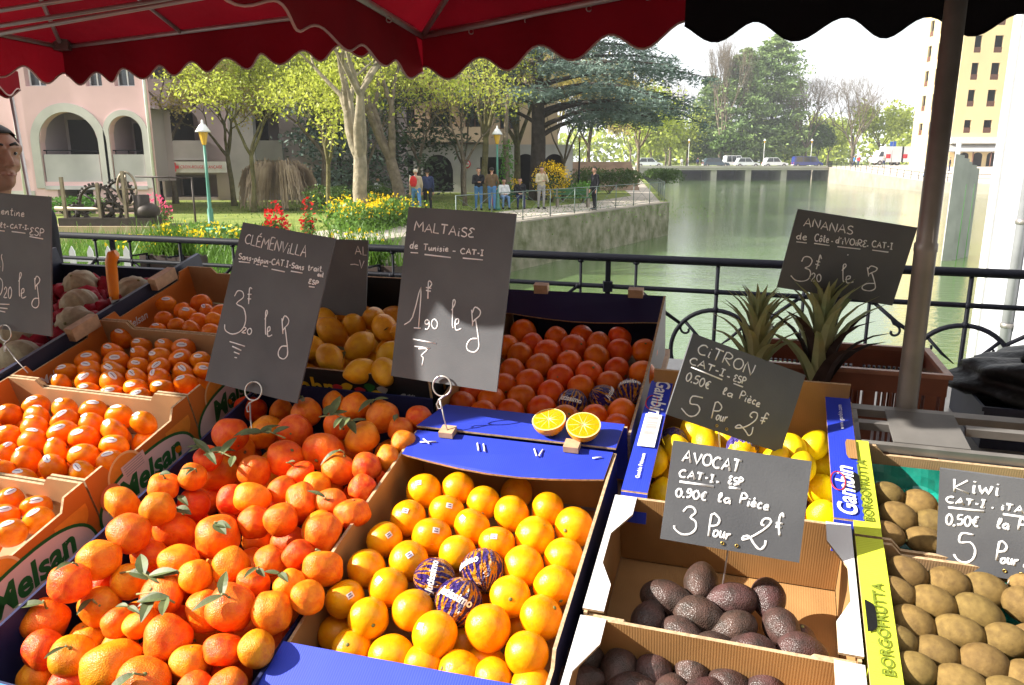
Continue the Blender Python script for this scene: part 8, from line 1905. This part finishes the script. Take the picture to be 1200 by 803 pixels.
    for s in (-1, 1): b.ball((hc + Vector((s * .032, -.082, .02))) * k, .010, 8, 6)
    b.build('eyes', mat('dark_eye', (.02, .015, .012), .2) if 'eye' not in M else M['eye'], t)
    b = MB(); c = (hc + Vector((0, .012, .035))) * k
    def hw(p): 
        q = Vector(p); 
        if hair == 'long' : q.z = q.z * (1.0 if q.z > 0 else 1.9)
        return q
    vs, fs = [], []; tmp = MB(); tmp.ball((0, 0, 0), 1, 20, 14, 0, hw)
    keep = lambda v: (v[1] > -.25 and v[2] > (-.45 if hair != 'long' else -2)) or v[2] > .42
    m2 = MB(); m2.mesh([c + Vector((v[0] * .095, v[1] * .105, v[2] * .095)) * k for v in tmp.v], [f for f in tmp.f if all(keep(tmp.v[i]) for i in f)], 0, True)
    ho = m2.build('cap' if hair == 'cap' else 'hair', cloth('pale_cap', (.55, .50, .42)) if hair == 'cap' else (GREYHAIR if hair == 'grey' else HAIRM), t)
    if hair == 'cap':
        b = MB(); b.prism([(c + Vector((x * .075, -.085 - .06 * math.sqrt(max(0, 1 - x * x)), .03)) * k) for x in np.linspace(-1, 1, 9)], (0, 0, .008)); b.build('visor', cloth('pale_cap', (.55, .50, .42)), ho)
    return t
M['eye'] = mat('dark_eye', (.02, .015, .012), .2)
jeans = cloth('blue_jeans', (.08, .20, .42)); ljeans = cloth('light_jeans', (.16, .28, .48)); black = cloth('black_cloth', (.018, .018, .022)); beige = cloth('beige_jacket', (.55, .48, .33)); brown = cloth('brown_coat', (.14, .09, .05)); greyt = cloth('grey_trousers', (.33, .32, .31)); whitec = cloth('white_top', (.68, .68, .68)); navyc = cloth('navy_cloth', (.03, .04, .10)); redc = cloth('red_top', (.55, .03, .03)); bluec = cloth('blue_top', (.05, .22, .6)); tan_ = cloth('tan_jacket', (.42, .34, .24))
person('person in a black top and bright blue jeans, standing with folded arms', (-1.42, 33.2, G0), 10, black, jeans, 'stand', 'short', 1.78, 1, 'fold')
person('person in a long brown coat and jeans seen from behind', (-.85, 33.0, G0), 175, brown, jeans, 'stand', 'short', 1.80, 2, 'pocket')
person('person seated on the bench in a pale top and light jeans', (-.35, 34.40, G0), 12, whitec, ljeans, 'sit', 'short', 1.70, 3, 'lap')
person('person seated on the bench in a dark jacket beside the pale one', (.35, 34.45, G0), 5, black, navyc, 'sit', 'short', 1.75, 4, 'lap')
person('person in a beige jacket and grey trousers standing by the forsythia', (1.28, 34.2, G0), 20, beige, greyt, 'stand', 'short', 1.82, 5, 'face')
person('person all in black standing alone near the quay edge', (3.55, 33.6, G0), -60, black, black, 'stand', 'short', 1.80, 6, 'down')
person('person in a pale cap and tan jacket with a red backpack', (-3.85, 31.4, G0), 200, tan_, jeans, 'walk', 'cap', 1.75, 7, 'down')
person('person in dark clothes half hidden beside the capped walker', (-3.45, 32.0, G0), 190, navyc, black, 'walk', 'short', 1.72, 8, 'down')
person('small distant person in white sitting in the shade near the dark bushes', (-6.7, 39.2, G0 - .05), 60, whitec, black, 'sit', 'short', 1.7, 9, 'lap', voxel=.018)
bp_ = thing('backpack', 'red backpack on the capped walker', 'bag', (-3.93, 31.20, G0 + 1.13), Matrix.Rotation(R(200), 3, 'Z')); b = MB(); b.ball((0, .02, .12), (.15, .10, .23), 16, 12, 0, lambda p: Vector((p.x, p.y, max(-.85, p.z)))); b.build('pack', redc, bp_); b = MB()
for s in (-.09, .09): b.tube([(s, -.05, .33), (s, -.20, .36), (s, -.24, .2), (s, -.10, .0)], .018, 6)
b.build('strap', cloth('white_top', (.68, .68, .68)), bp_)
rb_ = thing('red_bag', 'dark pink bag beside the seated pair on the bench', 'bag', (-.80, 34.25, G0)); b = MB(); b.ball((0, 0, .42), (.16, .10, .30), 14, 10, 0, lambda p: Vector((p.x, p.y, max(-.95, p.z)))); b.build('pouch', cloth('pink_bag', (.5, .04, .15)), rb_); b = MB(); b.tube([(-.08, 0, .70), (-.04, 0, .82), (.04, 0, .82), (.08, 0, .70)], .015, 6); b.build('handle', cloth('pink_bag', (.5, .04, .15)), rb_)
far = (((35.6, 151.2), .5, navyc, black, 'person in dark clothes walking on the bridge'), ((32.6, 151.5), .5, whitec, greyt, 'person in a pale top on the bridge, left of the dark walker'), ((33.8, 152), .5, brown, black, 'person in brown on the bridge between the other two walkers'),
       ((54.2, 125), .72, bluec, navyc, 'person in a blue top on the right bank'), ((55.3, 126), .72, redc, navyc, 'person in a red top on the right bank'), ((56.3, 124), .72, whitec, greyt, 'person in a white top left of the blue road sign'), ((57.5, 122), .72, greyt, navyc, 'person in grey just right of the white one, on the right bank'),
       ((52.6, 100), -.35, whitec, ljeans, 'person in white leaning at the ramp railing'), ((57.2, 103), .35, black, navyc, 'person in black beside the grey post, by the yellow building'))
for k, ((x, y), z, a, c, lab) in enumerate(far): person(lab, (x, y, z), 160 * (k % 2) + 30 * k, a, c, 'walk' if k % 2 else 'stand', 'short', 1.76, 20 + k, 'down', voxel=.024)

# the vendor at the left edge, face half in the picture
# ------------------------------------------------------------------ the air
hz = MB(); hz.box((-330, -70, -3.2), (330, 290, 36)); hm = bpy.data.materials.new('air'); hm.use_nodes = True; hn = hm.node_tree; hn.nodes.clear()
ho_ = hn.nodes.new('ShaderNodeOutputMaterial'); hv = hn.nodes.new('ShaderNodeVolumePrincipled'); hv.inputs['Color'].default_value = (.93, .96, 1, 1); hv.inputs['Density'].default_value = .0005; hv.inputs['Anisotropy'].default_value = .2
hn.links.new(hv.outputs[0], ho_.inputs['Volume']); hzo = hz.build('haze', hm); hzo['kind'] = 'stuff'; hzo['label'] = 'thin bright spring haze over the canal'; hzo['category'] = 'haze'
vt = thing('person', 'dark haired vendor in a dark sweater standing behind the left crates', 'person', (-2.005, 2.97, 0), Matrix.Rotation(R(60), 3, 'Z'))
Pp = []; sweater = cloth('charcoal_sweater', (.03, .03, .035)); den = cloth('dark_denim', (.03, .05, .10))
A = lambda a, b_, ra, rb, mi: Pp.append((Vector(a), Vector(b_), ra, rb, mi))
for s in (-1, 1):
    A((s * .09, 0, .93), (s * .11, -.02, .50), .095, .068, 2); A((s * .11, -.02, .50), (s * .11, .02, .12), .062, .046, 2); A((s * .11, .03, .05), (s * .125, -.14, .04), .048, .042, 3)
    A((s * .075, 0, 1.03), (s * .095, 0, 1.36), .105, .115, 1); A((s * .05, .01, 1.42), (s * .18, .01, 1.42), .08, .072, 1)
    A((s * .195, .01, 1.42), (s * .235, .05, 1.13), .064, .054, 1); A((s * .235, .05, 1.13), (s * .215, .02, .89), .050, .038, 1); hand(Pp, (s * .213, .015, .865), (0, -.02, -.3), (0, 1, 0))
A((-.07, 0, .95), (.07, 0, .95), .12, .12, 2); A((0, 0, 1.0), (0, 0, 1.25), .135, .13, 1)
A((0, -.01, 1.45), (0, -.08, 1.56), .062, .056, 0); hc = Vector((0, -.105, 1.660))
A(hc + Vector((0, .02, .028)), hc + Vector((0, -.008, .03)), .092, .083, 0); A(hc + Vector((0, -.03, -.02)), hc + Vector((0, -.045, -.078)), .064, .040, 0)
for s in (-1, 1):
    A(hc + Vector((s * .036, -.056, -.022)), hc + Vector((s * .050, -.025, -.03)), .024, .026, 0); A(hc + Vector((s * .055, -.040, .035)), hc + Vector((s * .060, .0, .03)), .028, .030, 0); A(hc + Vector((s * .012, -.090, .038)), hc + Vector((s * .050, -.072, .040)), .011, .010, 0)
    A(hc + Vector((s * .089, .012, .018)), hc + Vector((s * .093, .018, -.022)), .011, .009, 0); A(hc + Vector((s * .095, .022, .020)), hc + Vector((s * .096, .024, -.005)), .009, .008, 0)
    A(hc + Vector((s * .010, -.094, -.060)), hc + Vector((s * .024, -.084, -.060)), .009, .006, 0)
    A(hc + Vector((s * .012, -.100, -.026)), hc + Vector((s * .014, -.098, -.027)), .009, .008, 0)
A(hc + Vector((0, -.092, .022)), hc + Vector((0, -.114, -.020)), .009, .013, 0); A(hc + Vector((0, -.082, -.082)), hc + Vector((0, -.080, -.090)), .020, .018, 0)
me = body_mesh(Pp, [mat('vendor_skin', (.36, .185, .115), .45, .4, .12, 40), sweater, den, cloth('dark_shoe', (.03, .025, .02))], .0065, 'body', 4); o = bpy.data.objects.new('body', me); COL.objects.link(o); o.parent = vt
for s in (-1, 1):
    b = MB(); b.ball(hc + Vector((s * .034, -.0735, .017)), (.0125, .0125, .0075), 14, 10, 0); e = b.build('eye', mat('shaded_eye_white', (.30, .26, .24), .3), vt); b = MB(); b.ball(hc + Vector((s * .034, -.0835, .017)), (.0055, .0035, .0055), 10, 8); b.build('iris', M['eye'], e)  # eye white darkened, shadow put into its colour
    b = MB(); b.tube([hc + Vector((s * .012, -.0995, .046)), hc + Vector((s * .034, -.092, .053)), hc + Vector((s * .056, -.072, .044))], [.004, .0055, .002], 6); b.build('eyebrow', HAIRM, vt)
b = MB(); b.tube([hc + Vector((-.026, -.0885, -.058)), hc + Vector((0, -.1025, -.0605)), hc + Vector((.026, -.0885, -.058))], [.002, .004, .002], 6); b.build('lips', mat('lip', (.30, .12, .09), .5), vt)
tmp = MB(); tmp.ball((0, 0, 0), 1, 36, 28, 0); m2 = MB(); rgh = random.Random(2)
kp = lambda v: (abs(v[0]) > .80 and v[1] > -.30 and v[2] > -.12) or (v[1] > -.15 and v[2] > -.35) or (v[2] > .60 - .12 * abs(v[0])) or (v[1] > .2 and v[2] > -.75)
m2.mesh([hc + Vector((0, .011, .029)) + Vector((v[0] * .0945, v[1] * .101, v[2] * .0955)) * (1 + .012 * math.sin(40 * v[0]) * math.sin(37 * v[1])) for v in tmp.v], [f for f in tmp.f if all(kp(tmp.v[i]) for i in f)], 0, True); ho = m2.build('hair', HAIRM, vt)
sd_ = ho.modifiers.new('thick', 'SOLIDIFY'); sd_.thickness = .004; sd_.offset = 1
